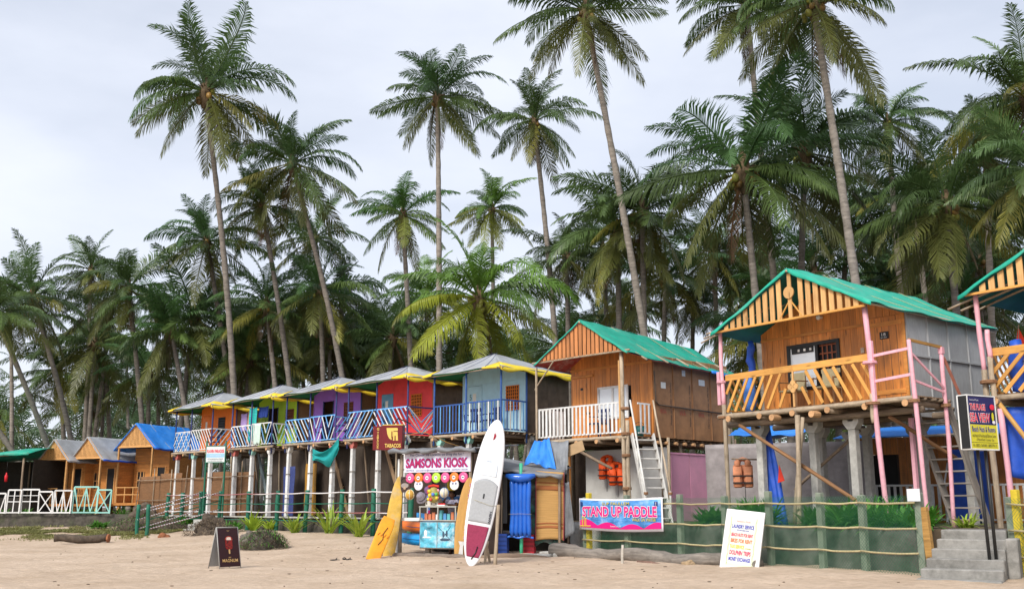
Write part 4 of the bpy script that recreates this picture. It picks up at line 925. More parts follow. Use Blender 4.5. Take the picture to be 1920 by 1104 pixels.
for k, (x, z) in enumerate(((-3.9, 1.55), (.35, 1.6))):
    b = thing('float_lamp', 'red bottle shaped float hanging at the '+('left' if k == 0 else 'right')+' side of the green awning shed', 'lamp', (-25.0+x*.978, 50.3-x*-.2-.2, .9+z))
    MB().tube([(0, 0, 0), (0, 0, .28), (0, 0, .36), (0, 0, .44)], [.07, .08, .035, .03], 10).obj('body', RB, b, True); rod('cord', [(0, 0, .43), (0, 0, 1.0)], .008, BLACK, b, 4)
# ================================================================ beach steps, netting fence, signs at the right
def lf(H, x, y, z=0): return loc_of(H, x, y, z)
HS = (6.74, 17.5, -0.03, R(-30))
h = thing('beach_steps', 'weathered concrete steps climbing from the sand to the big hut', 'steps', HS[:3], HS[3])
for k in range(6):
    def blk(): 
        z1 = .155*(k+1)
        MB().cbox(-.02+.05*k+random.uniform(-.015, .015), 1.30+random.uniform(-.01, .01), (.31*k), 2.6, .155*k-.1, z1, .018).obj('step', STEPC, h)
    blk()
MB().cbox(1.31, 1.5, 1.0, 2.6, -.1, .80, .02).obj('cheek_wall', STEPC, h)

HF = (1.82, 26.46, 0.0, R(-55.9))
def net_fence(label, H, L0, L1, posts, zb, zt, ropes, yel=()):
    f = thing('netting_fence', label, 'fence', H[:3], H[3])
    GP = M('fence_post_green', (.22, .26, .20), .9, .25, 6, bump=.3, dirt=(.3, .3, .25), dirt_amt=.5)
    for x in posts: MB().cbox(x-.065, x+.065, .04, .16, zb(x)-.2, zt+random.uniform(.02, .12), .012).obj('post', GP, f)
    for x in yel: MB().cbox(x-.06, x+.06, .03, .15, zb(x)-.2, zt+.15, .012).obj('yellow_post', M('yellow_post', (.55, .42, .03), .7, .2, 6), f)
    # the net itself: crossed strands
    c = .06; mb = MB(); wv = .0036; Hh = zt
    n0 = int((L0-Hh)/c)-2; n1 = int((L1+Hh)/c)+2
    for s in (-1, 1):
        for k in range(n0, n1):
            pts = []
            for t in (0, .25, .5, .75, 1.0):
                z = -.02+(Hh+.02)*t; x = k*c+s*(t-.5)*Hh*.9; pts.append((x, z))
            for (xa, za), (xb, zb_) in zip(pts, pts[1:]):
                if max(xa, xb) > L1 or min(xa, xb) < L0: continue
                ya = .025*noise.noise((xa*1.2, za*1.5, 0))+.002*s; yb = .025*noise.noise((xb*1.2, zb_*1.5, 0))+.002*s
                mb.add([(xa-wv, ya, za), (xa+wv, ya, za), (xb+wv, yb, zb_), (xb-wv, yb, zb_)], [(0, 1, 2, 3)])
    stuff(mb.obj('green_net', M('green_net', (.02, .13, .065), .7, .15, 5, bump=0), f))
    mv = MB(); 
    for z in ropes:
        for a, b in zip(posts, posts[1:]):
            pts = [(a+(b-a)*i/6, -.02, z-.025*math.sin(math.pi*i/6)+.01*noise.noise((a+i, z, 2))) for i in range(7)]
            rod('rope', pts, .019, ROPE, f, 6)
    return f
net_fence('green netting fence on posts with coir ropes in front of the planter wall', HF, -.1, 9.75, [-.02, 1.6, 3.45, 4.85, 6.1, 7.42, 8.4, 9.62], lambda x: .0, 1.50, (.5, .93, 1.38), (.12,))
net_fence('short netting fence right of the concrete steps', (8.75, 18.3, 0, R(-55)), -.05, 6.0, [0, 1.5, 3.0, 4.5, 6.0], lambda x: .0, 1.45, (.45, .9, 1.35), (.12,))
yb = MB().cbox(-.07, .07, -.05, .05, -.1, 1.35, .01).obj('ochre_board', wood('ochre_rail', (.45, .25, .07)), None, False, lf(HF, 9.8, .1, -.05)); yb.rotation_euler = (0, R(-4), HF[3]); tag(yb, 'ochre board standing at the right end of the netting', 'board')
nt_ = MB().box(-.13, .13, -.012, .0, 0, .22).obj('notice_card', flat('notice_white', (.7, .72, .74)), None, False, lf(HF, 9.62, -.03, 1.4)); nt_.rotation_euler = (0, 0, HF[3]); tag(nt_, 'small white notice card on the last netting post', 'notice')

# banner STAND UP PADDLE
BANB = M('banner_waves', (.08, .28, .72), .5, .6, 2.2, stretch=(1.2, 1, 5), bump=.0, ov=0, dirt=(.7, .8, .9), dirt_amt=.6, dirt_scale=3.5)
MAG, WHI, YEL = flat('magenta_print', (.75, .01, .22)), flat('white_print', (.78, .76, .80)), flat('yellow_print', (.78, .66, .05))
def paddle_banner(name, label, H, x0, x1, z0, z1, yy, full=True):
    b = thing(name, label, 'banner', lf(H, x0, yy, z0), H[3]); Wb, Hb = x1-x0, z1-z0
    def sg(u): return -.035*math.sin(math.pi*u)
    MB().grid(lambda u, v: V3(Wb*u, .03*noise.noise((u*3, v, 1)), Hb*v+sg(u)), 20, 6, .006).obj('sheet', WHI, b, True)
    MB().grid(lambda u, v: V3(.05+(Wb-.1)*u, -.0045+.03*noise.noise(((.05+(Wb-.1)*u)/Wb*3, (.06+v*(Hb-.1))/Hb, 1))-.004, .06+(Hb-.1)*v+sg(u)), 20, 6, .001).obj('printed_sea', BANB, b, True)
    mbp = MB(); N = 60; pts = []
    for i in range(N+1):
        u = i/N; h_ = .06+.12*abs(math.sin(u*11+.6))+.05*math.sin(u*4+2)
        pts.append((.05+(Wb-.1)*u, .055+h_*Hb*1.25+sg(u)))
    mbp.grid(lambda u, v: V3(pts[int(round(u*N))][0], -.012+.03*noise.noise((pts[int(round(u*N))][0]/Wb*3, v*.2, 1)), (.058+sg(u))*(1-v)+pts[int(round(u*N))][1]*v), N, 1)
    mbp.obj('printed_surf', MAG, b)
    text('lettering', 'STAND UP PADDLE', Wb*.9, Hb*.36, MAG, b, (Wb*.5, -.03, Hb*.57), bold=.03, outline=WHI, oc=.075)
    if full:
        text('lettering', 'SUP PAULLEM', Wb*.33, Hb*.1, YEL, b, (Wb*.47, -.03, Hb*.82), outline=flat('ink_blue', (.02, .05, .2)), oc=.02)
        text('lettering', 'WALK ON WATER', Wb*.27, Hb*.1, YEL, b, (Wb*.80, -.03, Hb*.33), outline=MATS['ink_blue'], oc=.02)
        text('lettering', 'Samson\'s Kiosk', Wb*.13, Hb*.05, WHI, b, (Wb*.47, -.03, Hb*.12))
        MB().box(Wb*.92, Wb*.955, -.034, -.030, Hb*.74, Hb*.88).obj('emblem', MATS['ink_blue'], b); text('emblem_letter', 'f', .03, Hb*.11, WHI, b, (Wb*.94, -.035, Hb*.81))
        MB().box(Wb*.03, Wb*.055, -.034, -.030, Hb*.74, Hb*.88).obj('emblem', MATS['ink_blue'], b)
        q = MB()
        for k, x in enumerate((.05, .075, .095)): q.box(Wb*x, Wb*x+.02, -.036, -.032, Hb*.12, Hb*(.36-.03*k)); q.ell((Wb*x+.01, -.034, Hb*(.40-.03*k)), (.022, .002, .026), 8, 5)
        q.box(Wb*.02, Wb*.16, -.036, -.032, Hb*.10, Hb*.125); q.obj('printed_paddlers', YEL, b)
    return b
paddle_banner('banner', 'blue and pink paddle banner tied to the green netting', HF, -.05, 3.08, .75, 1.52, -.09)

# laundry board
HL = (4.2, 21.28, .03, R(-62))
b = thing('notice_board', 'white leaning notice board listing laundry service and dolphin trips', 'sign', HL[:3], R(-30))
tilt = bpy.data.objects.new('board', MB().cbox(0, .80, 0, .055, 0, 1.28, .006).mesh('board', M('white_board', (.74, .74, .74), .4, .05, 4, bump=0, dirt=(.5, .45, .4), dirt_amt=.3))); link(tilt, b); tilt.rotation_euler = (R(-13), R(6), 0)
MB().box(.1, .68, -.004, -.001, .14, 1.16).obj('printed_panel', flat('cream_print', (.72, .76, .55)), tilt); MB().box(.15, .63, -.007, -.005, .19, 1.11).obj('printed_panel', flat('pale_print', (.78, .80, .66)), tilt)
for k, (tx, wd, ht, z, c) in enumerate((("Samson's Kiosk", .3, .045, 1.05, (.6, .35, .35)), ('LAUNDRY SERVICE', .46, .085, .94, (.05, .06, .42)), ('WITH MACHINE WASH', .26, .03, .865, (.1, .1, .4)), ('BEACH HUTS FOR RENT', .45, .075, .77, (.65, .04, .10)), ('BIKES FOR RENT', .45, .085, .65, (.75, .15, .05)), ('TAXI SERVICE', .30, .075, .53, (.55, .5, .02)), ('AVAILABLE', .13, .03, .51, (.4, .4, .05)), ('DOLPHIN TRIPS', .44, .095, .41, (.7, .03, .12)), ('MONEY EXCHANGE', .45, .085, .28, (.06, .06, .45)))):
    x = .39 if tx not in ('TAXI SERVICE', 'AVAILABLE') else (.31 if tx[0] == 'T' else .54)
    text('lettering', tx, wd, ht, flat('ink_%d' % k, c), tilt, (x, -.008, z), bold=.04)
rod('printed_scroll', [(.13+.01*math.sin(i*1.3), -.008, .16+i*.04) for i in range(25)], .004, flat('ink_green', (.2, .3, .15)), tilt, 4); rod('printed_scroll', [(.655+.01*math.sin(i*1.1), -.008, .16+i*.04) for i in range(25)], .004, MATS['ink_green'], tilt, 4)

# driftwood log, rock, brick, stake
DRIFT = M('driftwood', (.20, .175, .15), .95, .4, 2.5, stretch=(.6, 7, 7), bump=.8, dirt=(.07, .06, .05), dirt_amt=.7, dirt_scale=3)
def log(name, label, a, b, r0, r1, mat, n=14):
    a = Vector(a); b = Vector(b); Ln = (b-a).length
    pts = [(Ln*i/n, .05*math.sin(i*.9), .04*math.sin(i*.6+1)) for i in range(n+1)]; rd = [(r0+(r1-r0)*i/n)*random.uniform(.88, 1.12) for i in range(n+1)]
    o = MB().tube(pts, rd, 12, jit=.08).obj(name, mat, None, True, a, frame_rot(b-a)); return tag(o, label, 'log')
log('driftwood_log', 'long grey driftwood log lying below the paddle banner', (1.0, 25.85, .22), (5.0, 21.05, .17), .17, .15, DRIFT, 26)
log('driftwood_log', 'short flat driftwood piece in front of the long log', (2.75, 22.9, .07), (3.3, 22.35, .07), .055, .05, M('driftwood_red', (.20, .12, .09), .95, .3, 4, bump=.5), 5)
def rock(name, label, p, r, mat, seed, cat='rock', sq=(1, 1, .7), nu=44, nv=26, rough=.35):
    mb = MB().ell((0, 0, 0), (1, 1, 1), nu, nv)
    mb.v = [tuple(Vector(v)*(1+rough*noise.noise(Vector(v)*1.3+Vector((seed, 0, 0)))+.2*noise.noise(Vector(v)*3.5+Vector((0, seed, 0)))+.12*noise.noise(Vector(v)*9+Vector((0, 0, seed)))))  for v in mb.v]
    mb.v = [(v[0]*r*sq[0], v[1]*r*sq[1], v[2]*r*sq[2]) for v in mb.v]
    return tag(mb.obj(name, mat, None, True, p), label, cat)
STONE = M('tan_stone', (.38, .27, .16), .9, .25, 6, bump=.5); RK = M('dark_rock', (.12, .105, .09), .95, .45, 5, bump=.9, dirt=(.2, .16, .11), dirt_amt=.6)
rock('stone', 'tan stone beside the leaning notice board', (3.72, 22.0, .10), .15, STONE, 3)
bk = MB().cbox(-.11, .11, -.05, .05, 0, .07, .008).obj('brick', M('brick_red', (.42, .15, .08), .9, .2, 8), None, False, (6.5, 18.55, .0)); tag(bk, 'single red brick lying on the sand by the netting', 'brick')
sk = pole('stake', (2.38, 22.6, -.05), (2.40, 22.6, .5), .03, M('stake_white', (.5, .46, .4), .9, .3, 6)); tag(sk, 'thin whitewashed stake stuck in the sand below the banner', 'stake')
for k, (x, y, z, s) in enumerate(((1.0, 26.3, .12, .3), (.65, 25.6, .08, .32), (1.25, 25.7, .08, .26))):
    o = MB().cbox(-s, s, -.13, .13, 0, .14, .03).obj('stone_block', CONC, None, False, (x, y, z-.04), (0, R(4*k-4), R(-30+15*k))); tag(o, ('upper', 'left', 'right')[k]+' grey stone block on the sand below the straw mat', 'stone', 'stone blocks at the mat stall')

# sea view sign
HV = (7.82, 17.35, -.02, 0.0)
b = thing('hotel_sign', 'dark blue and yellow beach huts sign box on two black poles', 'sign', HV[:3], R(28))
rod('pole', [(.30, .10, -.1), (.22, .09, 2.4)], .028, BLACK, b, 8); rod('pole', [(.46, .10, -.1), (.42, .09, 2.4)], .028, BLACK, b, 8)
x0, x1, z0, z1 = -.05, .66, 2.28, 3.2
MB().cbox(x0, x1, 0, .18, z0, z1, .004).obj('box', flat('sign_blue', (.010, .008, .10), .35), b)
MB().box(x0+.012, x1-.012, -.006, -.001, z0+.01, z0+.42).obj('yellow_panel', flat('sign_yellow', (.62, .56, .02), .4), b)
for (a, c, e, f) in ((x0, x1, z1-.012, z1+.008), (x0, x1, z0-.008, z0+.012)): MB().box(a-.004, c+.004, -.012, .19, e, f).obj('frame_edge', WH, b)
for x in (x0, x1): MB().box(x-.012, x+.008, -.014, -.002, z0, z1).obj('frame_edge', WH, b)
sp = MB().box(x0-.016, x0-.004, -.0, .18, z0+.013, z1-.013).obj('side_panel', BLACK, b); MB().box(x0-.02, x0-.017, .165, .19, z0, z1).obj('frame_edge', WH, b)
SR = flat('sign_red', (.75, .02, .06)); SK = flat('sign_black', (.01, .01, .02))
text('lettering', 'Succorina D\'Costa', .22, .03, WHI, b, (.12, -.004, z1-.08)); text('lettering', 'THE PLAGE', .40, .12, SR, b, (.20, -.004, z1-.20), bold=.02, outline=WHI, oc=.06)
text('lettering', 'SEA VIEW', .52, .17, SR, b, (.24, -.004, z1-.38), bold=.02, outline=WHI, oc=.06)
text('lettering', 'Beach Huts & Rooms', .60, .10, SK, b, (.3, -.010, z0+.345), bold=.01, outline=WHI, oc=.04)
text('lettering', 'with Attach & Non-Attached Bathroom Centre', .60, .055, SK, b, (.3, -.010, z0+.235)); text('lettering', 'of Palolem Beach, Canacona - Goa.', .45, .05, SK, b, (.32, -.010, z0+.165)); text('lettering', 'Ph: (0832) 2643485 | 8805779115', .60, .065, SK, b, (.3, -.010, z0+.06)); MB().box(x0+.02, x1-.02, -.009, -.0065, z0+.115, z0+.12).obj('rule_line', SK, b)
e_ = MB().ell((.57, -.006, z1-.33), (.06, .004, .12), 14, 8).obj('emblem', SK, b); MB().ell((.57, -.011, z1-.19), (.065, .003, .05), 12, 6).obj('emblem_hair', SR, b); MB().ell((.565, -.012, z1-.36), (.03, .003, .08), 10, 6).obj('emblem_body', MATS['sign_yellow'], b); MB().ell((.58, -.012, z1-.45), (.04, .003, .03), 10, 6).obj('emblem_foot', WHI, b)

# ================================================================ foliage helpers
GREEN1 = M('bush_green', (.085, .25, .03), .5, .3, 3, bump=0, ov=.25, trans=.3); GREEN2 = M('lily_green', (.34, .47, .05), .5, .25, 3, bump=0, ov=.15, trans=.3); GRASS = M('dune_grass', (.25, .25, .09), .8, .35, 3, bump=0, trans=.25)
def blades(mb, p, n, ht, spread, wid, rg, droop=1.0, up=.5):
    for i in range(n):
        a = rg.uniform(0, 6.283); e = up+rg.uniform(0, 1)*(1.25-up); L_ = ht*rg.uniform(.6, 1.1); pos = Vector(p)+Vector((rg.uniform(-1, 1), rg.uniform(-1, 1), 0))*spread*.4
        d = Vector((math.cos(a)*math.cos(e), math.sin(a)*math.cos(e), math.sin(e))); sd = Vector((-math.sin(a), math.cos(a), 0)); V = []; k = 4
        for j in range(k+1):
            t = j/k; w_ = wid*(.5+1.0*t if t < .4 else 1.15*(1-t)/.6)*.5+.001
            q = pos+d*(L_*t)+Vector((0, 0, -droop*L_*.42*t*t)); V += [q-sd*w_, q+sd*w_]
        mb.add(V, [(2*j, 2*j+1, 2*j+3, 2*j+2) for j in range(k)])
def plant(name, label, p, n, ht, spread, wid, mat, seed, up=.5, droop=1.0, cat='plant', group=None):
    rg = random.Random(seed); t = thing(name, label, cat, p, 0, group); mb = MB()
    blades(mb, (0, 0, 0), n, ht, spread, wid, rg, droop, up); mb.obj('foliage', mat, t)
    st_ = MB()
    for i in range(3): st_.tube([(rg.uniform(-.05, .05), rg.uniform(-.05, .05), -.05), (rg.uniform(-.1, .1), rg.uniform(-.1, .1), ht*.3)], .012, 5)
    st_.obj('stem', BARK, t); return t
for k, (x, lab) in enumerate(((3.4, 'leafy green plant behind the netting right of the paddle banner'), (4.3, 'green shrub behind the netting above the notice board'), (4.9, 'dense green shrub just right of the notice board'), (6.3, 'broad green bush under the left post of the big hut'), (7.3, 'green bush in the middle behind the netting'), (7.9, 'second green bush under the middle of the big hut'), (8.8, 'large leafed plant near the right end of the netting'))):
    plant('terrace_shrub', lab, lf(HF, x, 1.15+.2*(k % 2), .9), 190, .85+.16*(k % 3), .6, .05 if k % 2 else .075, GREEN1, k+40, .25, .9, 'shrub', 'shrubs on the terrace behind the netting')
plant('beach_weed', 'green weeds behind the netting right of the steps', (9.75, 17.45, .1), 140, .6, .5, .04, GREEN1, 77, .3, .9)
plant('terrace_shrub', 'spiky plant at the foot of the grey wooden stair', (8.9, 20.4, .9), 60, .6, .3, .04, GREEN2, 78, .4, 1, 'shrub')
# ================================================================ people
SKIN = M('skin_brown', (.16, .075, .042), .55, .12, 8, bump=0, ov=0); HAIR = M('black_hair', (.008, .007, .007), .45, .2, 20, bump=.2, ov=0)
def skin_body(name, joints, edges, root, mat, parent, sub=2):
    me = bpy.data.meshes.new(name); me.from_pydata([j[0] for j in joints], edges, [])
    bm = bmesh.new(); bm.from_mesh(me); lay = bm.verts.layers.skin.verify(); bm.verts.ensure_lookup_table()
    for i, j in enumerate(joints): lay_v = bm.verts[i][lay]; lay_v.radius = (j[1], j[2] if len(j) > 2 else j[1]); lay_v.use_root = (i == root)
    bm.to_mesh(me); bm.free(); ob = bpy.data.objects.new(name, me); COL.objects.link(ob)
    ob.modifiers.new('s', 'SKIN'); m = ob.modifiers.new('u', 'SUBSURF'); m.levels = sub; m.render_levels = sub
    dg = bpy.context.evaluated_depsgraph_get(); dg.update(); me2 = bpy.data.meshes.new_from_object(ob.evaluated_get(dg)); bpy.data.objects.remove(ob, do_unlink=True)
    me2.materials.clear(); me2.materials.append(mat)
    me2.polygons.foreach_set('use_smooth', [True]*len(me2.polygons)); me2.name = name
    return inst(name, me2, parent)
def hand(pts, w0, d, curl, J, E_, base, s):
    """palm plus five tapering fingers added to a joint list; d = pointing direction, s = thumb side"""
    d = Vector(d).normalized(); sd = Vector(w0).normalized(); nn = d.cross(sd)
    p = Vector(J[base][0])+d*.055; J.append((p, .024, .034)); pi = len(J)-1; E_.append((base, pi))
    for k, ln_ in enumerate((.068, .078, .072, .056)):
        a = p+sd*(.030-.02*k)+d*.028; b = a+d*ln_*.55+nn*curl*.02; c = b+d*ln_*.4+nn*curl*.045
        i = len(J); J += [(a, .0095), (b, .0085), (c, .007)]; E_ += [(pi, i), (i, i+1), (i+1, i+2)]
    a = Vector(J[base][0])+d*.03+sd*.035*s; b = a+sd*.025*s+d*.03; c = b+d*.03; i = len(J); J += [(a, .011), (b, .0095), (c, .008)]; E_ += [(pi, i), (i, i+1), (i+1, i+2)]
def person(label, pos, rotz, top_mat, low_mat, pose):
    t = thing('person', label, 'person', pos, rotz)
    hips, chest, neck, head = V3(0, 0, .92), V3(0, -.03, 1.22), V3(0, -.05, 1.42), V3(0, -.07, 1.50)
    J = [(hips, .135, .10), (V3(0, -.01, 1.05), .115, .09), (chest, .14, .10), (V3(0, -.04, 1.36), .10, .07), (neck, .048), (head, .05)]
    E_ = [(0, 1), (1, 2), (2, 3), (3, 4), (4, 5)]
    def chain(start, pts): 
        prev = start
        for p in pts: J.append(p); E_.append((prev, len(J)-1)); prev = len(J)-1
        return prev
    for s in (-1, 1):
        chain(0, [(V3(.09*s, 0, .84), .085), (V3(.10*s, -.02, .48), .058), (V3(.10*s, .02, .12), .042), (V3(.10*s, .0, .05), .042), (V3(.11*s, -.14, .03), .035)])
    for s in (-1, 1):
        sh = (V3(.165*s, -.03, 1.36), .052)
        el, wr = pose[0 if s < 0 else 1]
        k = chain(3, [sh, (V3(*el), .037), (V3(*wr), .025)]); hand(None, (1, 0, .2), (V3(*wr)-V3(*el)), 1.0, J, E_, k, -s)
    skin_body('body', J, E_, 0, SKIN, t)
    hd = MB().ell((0, -.075, 1.565), (.072, .088, .108), 18, 14)
    hv = []
    for v in hd.v:
        x, y, z = v
        if y < -.08: 
            f = max(0, 1-(abs(x)/.02)**2-((z-1.555)/.028)**2); y -= .022*f            # nose
            f = max(0, 1-(abs(abs(x)-.028)/.018)**2-((z-1.578)/.014)**2); y += .01*f    # eye sockets
            f = max(0, 1-(x/.03)**2-((z-1.513)/.014)**2); y -= .008*f                   # lips
        if z < 1.5: x *= .85
        hv.append((x, y, z))
    hd.v = hv; ho = hd.obj('head', SKIN, t, True)
    for s in (-1, 1):
        MB().ell((.028*s, -.152, 1.577), (.012, .006, .007), 8, 6).obj('eye', flat('eye_white', (.6, .58, .55)), ho, True); MB().ell((.028*s, -.157, 1.577), (.005, .004, .006), 8, 6).obj('pupil', HAIR, ho, True); MB().ell((.074*s, -.065, 1.56), (.012, .022, .03), 8, 6).obj('ear', SKIN, ho, True)
    MB().ell((0, -.155, 1.513), (.022, .008, .007), 8, 6).obj('mouth', flat('lip', (.2, .06, .05)), ho, True)
    hr = MB().ell((0, -.055, 1.60), (.084, .092, .096), 18, 12); hr.v = [(x, max(y, -.125+.6*(1.63-z) if z < 1.63 else y), z) if z > 1.5 else (x*.8, max(y, -.02), z) for x, y, z in hr.v]; hr.obj('hair', HAIR, t, True)
    MB().ell((0, .045, 1.56), (.05, .05, .06), 10, 8).obj('hair_bun', HAIR, t, True)
    # clothing shells
    def shell(nm, rows, mat):
        def fn(u, v):
            k = v*(len(rows)-1); i = min(int(k), len(rows)-2); f = k-i; a, b = rows[i], rows[i+1]; z = a[0]+(b[0]-a[0])*f; rx = a[1]+(b[1]-a[1])*f; ry = a[2]+(b[2]-a[2])*f; yo = a[3]+(b[3]-a[3])*f; an = 2*math.pi*u
            w_ = 1+.03*math.sin(an*5+z*9); return V3(math.cos(an)*rx*w_, math.sin(an)*ry*w_+yo, z)
        return MB().grid(fn, 28, 10, .006).obj(nm, mat, t, True)
    shell('top', [(1.43, .085, .075, -.045), (1.39, .16, .095, -.04), (1.30, .175, .125, -.035), (1.15, .155, .12, -.02), (.98, .165, .125, 0), (.88, .175, .13, 0)], top_mat)
    for s in (-1, 1):
        el = V3(*pose[0 if s < 0 else 1][0]); sh = V3(.165*s, -.03, 1.375); MB().tube([sh-V3(.05*s, 0, 0), sh.lerp(el, .25), sh.lerp(el, .6)], [.075, .068, .06], 12, caps=False).obj('sleeve', top_mat, t, True)
    shell('skirt', [(.95, .165, .12, 0), (.8, .19, .15, 0), (.5, .21, .18, 0), (.2, .24, .2, 0)], low_mat)
    return t

# ================================================================ kiosk
HK = (-2.91, 26.92, 0.03, R(-29.8))
k_ = thing('beach_kiosk', 'small beach kiosk stall with lettered white signboard and goods', 'kiosk', HK[:3], HK[3])
for (x, y, z) in ((.03, 0, 2.62), (2.15, 0, 2.66), (.03, 1.5, 2.75), (2.15, 1.5, 2.8), (1.1, 1.5, 2.75)): pole('post', (x, y, -.1), (x, y, z), .045, BARKL, k_)
MB().cbox(-.09, -.03, -.03, .05, 0, 2.5, .01).obj('painted_post', WH, k_)
MB().grid(lambda u, v: V3(-.2+2.75*u, -.22+2.0*v, 2.72+.18*v-.05*math.sin(math.pi*u)+.04*noise.noise((u*6, v*5, 2))), 20, 12, .015).obj('roof_tarpaulin', TARPD, k_, True)
MB().tube([(-.25+.14*i, -.22+.03*math.sin(i*2.1), 2.68+.03*math.sin(i*1.3)) for i in range(20)], [.055+.02*math.sin(i*1.7) for i in range(20)], 9, jit=.15).obj('rolled_edge', TARPD, k_, True)
MB().box(-.02, 2.2, 1.5, 1.54, 0, 2.7).obj('back_wall', M('near_black_boards', (.03, .025, .02), .9, .3, 5), k_); MB().box(2.16, 2.19, .1, 1.5, 0, 2.6).obj('side_wall', HARDB, k_)  # back boards share the even near-black colour
sb = thing('signboard', 'white lilac signboard reading SAMSONS KIOSK over the stall', 'sign', lf(HK, .16, -.07, 2.14), HK[3])
MB().cbox(0, 2.03, 0, .03, 0, .5, .004).obj('board', flat('lilac_white', (.70, .68, .80), .5), sb)
text('lettering', 'SAMSONS KIOSK', 1.93, .25, flat('sign_maroon', (.42, .015, .10)), sb, (1.01, -.004, .235), bold=.03, outline=flat('sign_violet', (.12, .08, .42)), oc=.055, shear=.0)
text('lettering', 'You Choose the Location we bring the fun !', 1.65, .085, flat('ink_blue', (.02, .05, .2)), sb, (1.0, -.004, .435), shear=.2)
text('lettering', 'HOTMAIL - samsonskiosk@hotmail.com : FACEBOOK - SAMSON S KIOSK', 1.9, .05, MATS['ink_blue'], sb, (1.01, -.004, .05))
FC = [(.80, .10, .28), (.85, .20, .03), (.80, .10, .28), (.42, .75, .05), (.80, .10, .28), (.85, .20, .03), (.80, .10, .28)]
FN = ['pink flying disc hanging leftmost under the signboard', 'orange flying disc second from the left under the signboard', 'pink flying disc third from the left under the signboard', 'lime flying disc in the middle under the signboard', 'pink flying disc right of the lime one', 'orange flying disc sixth under the signboard', 'pink flying disc hanging rightmost under the signboard']
for i in range(7):
    f = thing('flying_disc', FN[i], 'disc', lf(HK, .33+i*.273, -.04, 2.0), HK[3], 'flying discs hung below the kiosk sign')
    m = flat('disc_%d_%d' % (int(FC[i][1]*100), int(FC[i][0]*100)), FC[i], .35)
    MB().tube([(0, .03, 0), (0, .0, 0), (0, -.022, 0), (0, -.03, 0)], [.125, .135, .125, .09], 22).obj('body', m, f, True); MB().tube([(0, -.0305, 0), (0, -.033, 0)], .05, 16).obj('print', WHI, f); MB().box(-.03, .03, -.036, -.0335, -.01, .012).obj('print', SK, f)
    rod('string', [(0, 0, .13), (0, 0, .2)], .003, BLACK, f, 4)
# hung toys
def hung(name, label, cat, x, z, fn, y=-.05):
    t = thing(name, label, cat, lf(HK, x, y, z), HK[3]); fn(t); rod('string', [(0, 0, .05), (0, .02, .3)], .003, BLACK, t, 4); return t
def fin_pack(t):
    MB().cbox(-.15, .15, -.01, .01, -.2, .2, .008).obj('card', flat('card_brown', (.06, .035, .03)), t); m = MB().tube([(0, -.03, -.05), (0, -.012, -.05)], .12, 14).obj('lens', flat('lens_grey', (.32, .28, .26), .2), t); m.scale = (1, 1, .55)
    MB().tube([(0, -.02, -.09), (0, -.035, -.09)], .04, 10).obj('nose_piece', flat('tan_rubber', (.45, .3, .2)), t); rod('strap', [(math.cos(a)*.12, -.015, .1+math.sin(a)*.07) for a in [2*math.pi*i/14 for i in range(15)]], .008, BLACK, t)
hung('diving_mask', 'diving mask on a dark card at the kiosk left post', 'mask', .19, 1.84, fin_pack)
def ballf(c1, c2):
    def f(t):
        MB().ell((0, 0, 0), (.125, .125, .125), 18, 12).obj('ball', c1, t, True)
        for a in range(3): MB().tube([(math.cos(q)*.1265*math.cos(a*1.05), math.cos(q)*.1265*math.sin(a*1.05), math.sin(q)*.1265) for q in [2*math.pi*i/20 for i in range(21)]], .009, 5).obj('band', c2, t, True)
    return f
GOLD = flat('ball_gold', (.62, .36, .07), .3); CREAM = flat('ball_cream', (.75, .68, .5), .4)
hung('beach_ball', 'gold and cream ball hanging above the kiosk banner', 'ball', .34, 1.58, ballf(GOLD, CREAM)); hung('beach_ball', 'cream ball with blue patch hanging beside the vendor', 'ball', 1.40, 1.62, ballf(CREAM, flat('ball_blue', (.1, .25, .55))))
def hatf(c):
    def f(t):
        MB().tube([(0, 0, -.05), (0, 0, -.045), (0, 0, -.02), (0, 0, .09), (0, 0, .13)], [.17, .17, .12, .10, .03], 18).obj('crown', c, t, True); MB().tube([(0, 0, -.03), (0, 0, .0)], .122, 18).obj('band', SK, t, True)
    return f
HATG = M('grey_straw', (.22, .20, .24), .9, .3, 20); HATP = M('purple_straw', (.20, .10, .24), .9, .3, 20)
hung('sun_hat', 'grey straw hat hanging left of the beach toy bag', 'hat', .70, 1.52, hatf(HATG)).rotation_euler = (R(60), 0, HK[3]); hung('sun_hat', 'purple straw hat hanging behind the grey hat', 'hat', .86, 1.68, hatf(HATP), .06).rotation_euler = (R(50), 0, HK[3])
def toybag(t):
    rg = random.Random(4); b = MB().ell((0, 0, -.05), (.17, .12, .2), 14, 10).obj('net_bag', M('net_bag', (.35, .30, .08), .6, .6, 14, bump=.3), t, True)
    for i in range(14):
        a = rg.uniform(2.6, 6.8); c = rg.choice([(.7, .08, .05), (.1, .45, .1), (.75, .6, .05), (.1, .2, .6), (.75, .3, .4)])
        MB().ell((math.cos(a)*.13, math.sin(a)*.1-.02, rg.uniform(-.18, .1)), (.05, .04, .045), 8, 6).obj('toy', flat('toy_%02d' % i, c), b, True)
    MB().tube([(-.16, 0, .16), (0, -.02, .19), (.16, 0, .16)], .03, 8).obj('red_top', flat('flag_red', (.6, .04, .02)), t)
hung('toy_bag', 'net bag of colourful beach toys above the kiosk counter', 'bag', 1.08, 1.62, toybag)
def disc_white(t): MB().tube([(0, .015, 0), (0, -.015, 0)], .13, 20).obj('paddle_face', WHI, t); MB().ell((-.04, -.017, .03), (.02, .003, .03), 8, 6).obj('print', MATS['ink_blue'], t); MB().ell((.05, -.017, .03), (.02, .003, .03), 8, 6).obj('print', MATS['ink_blue'], t)
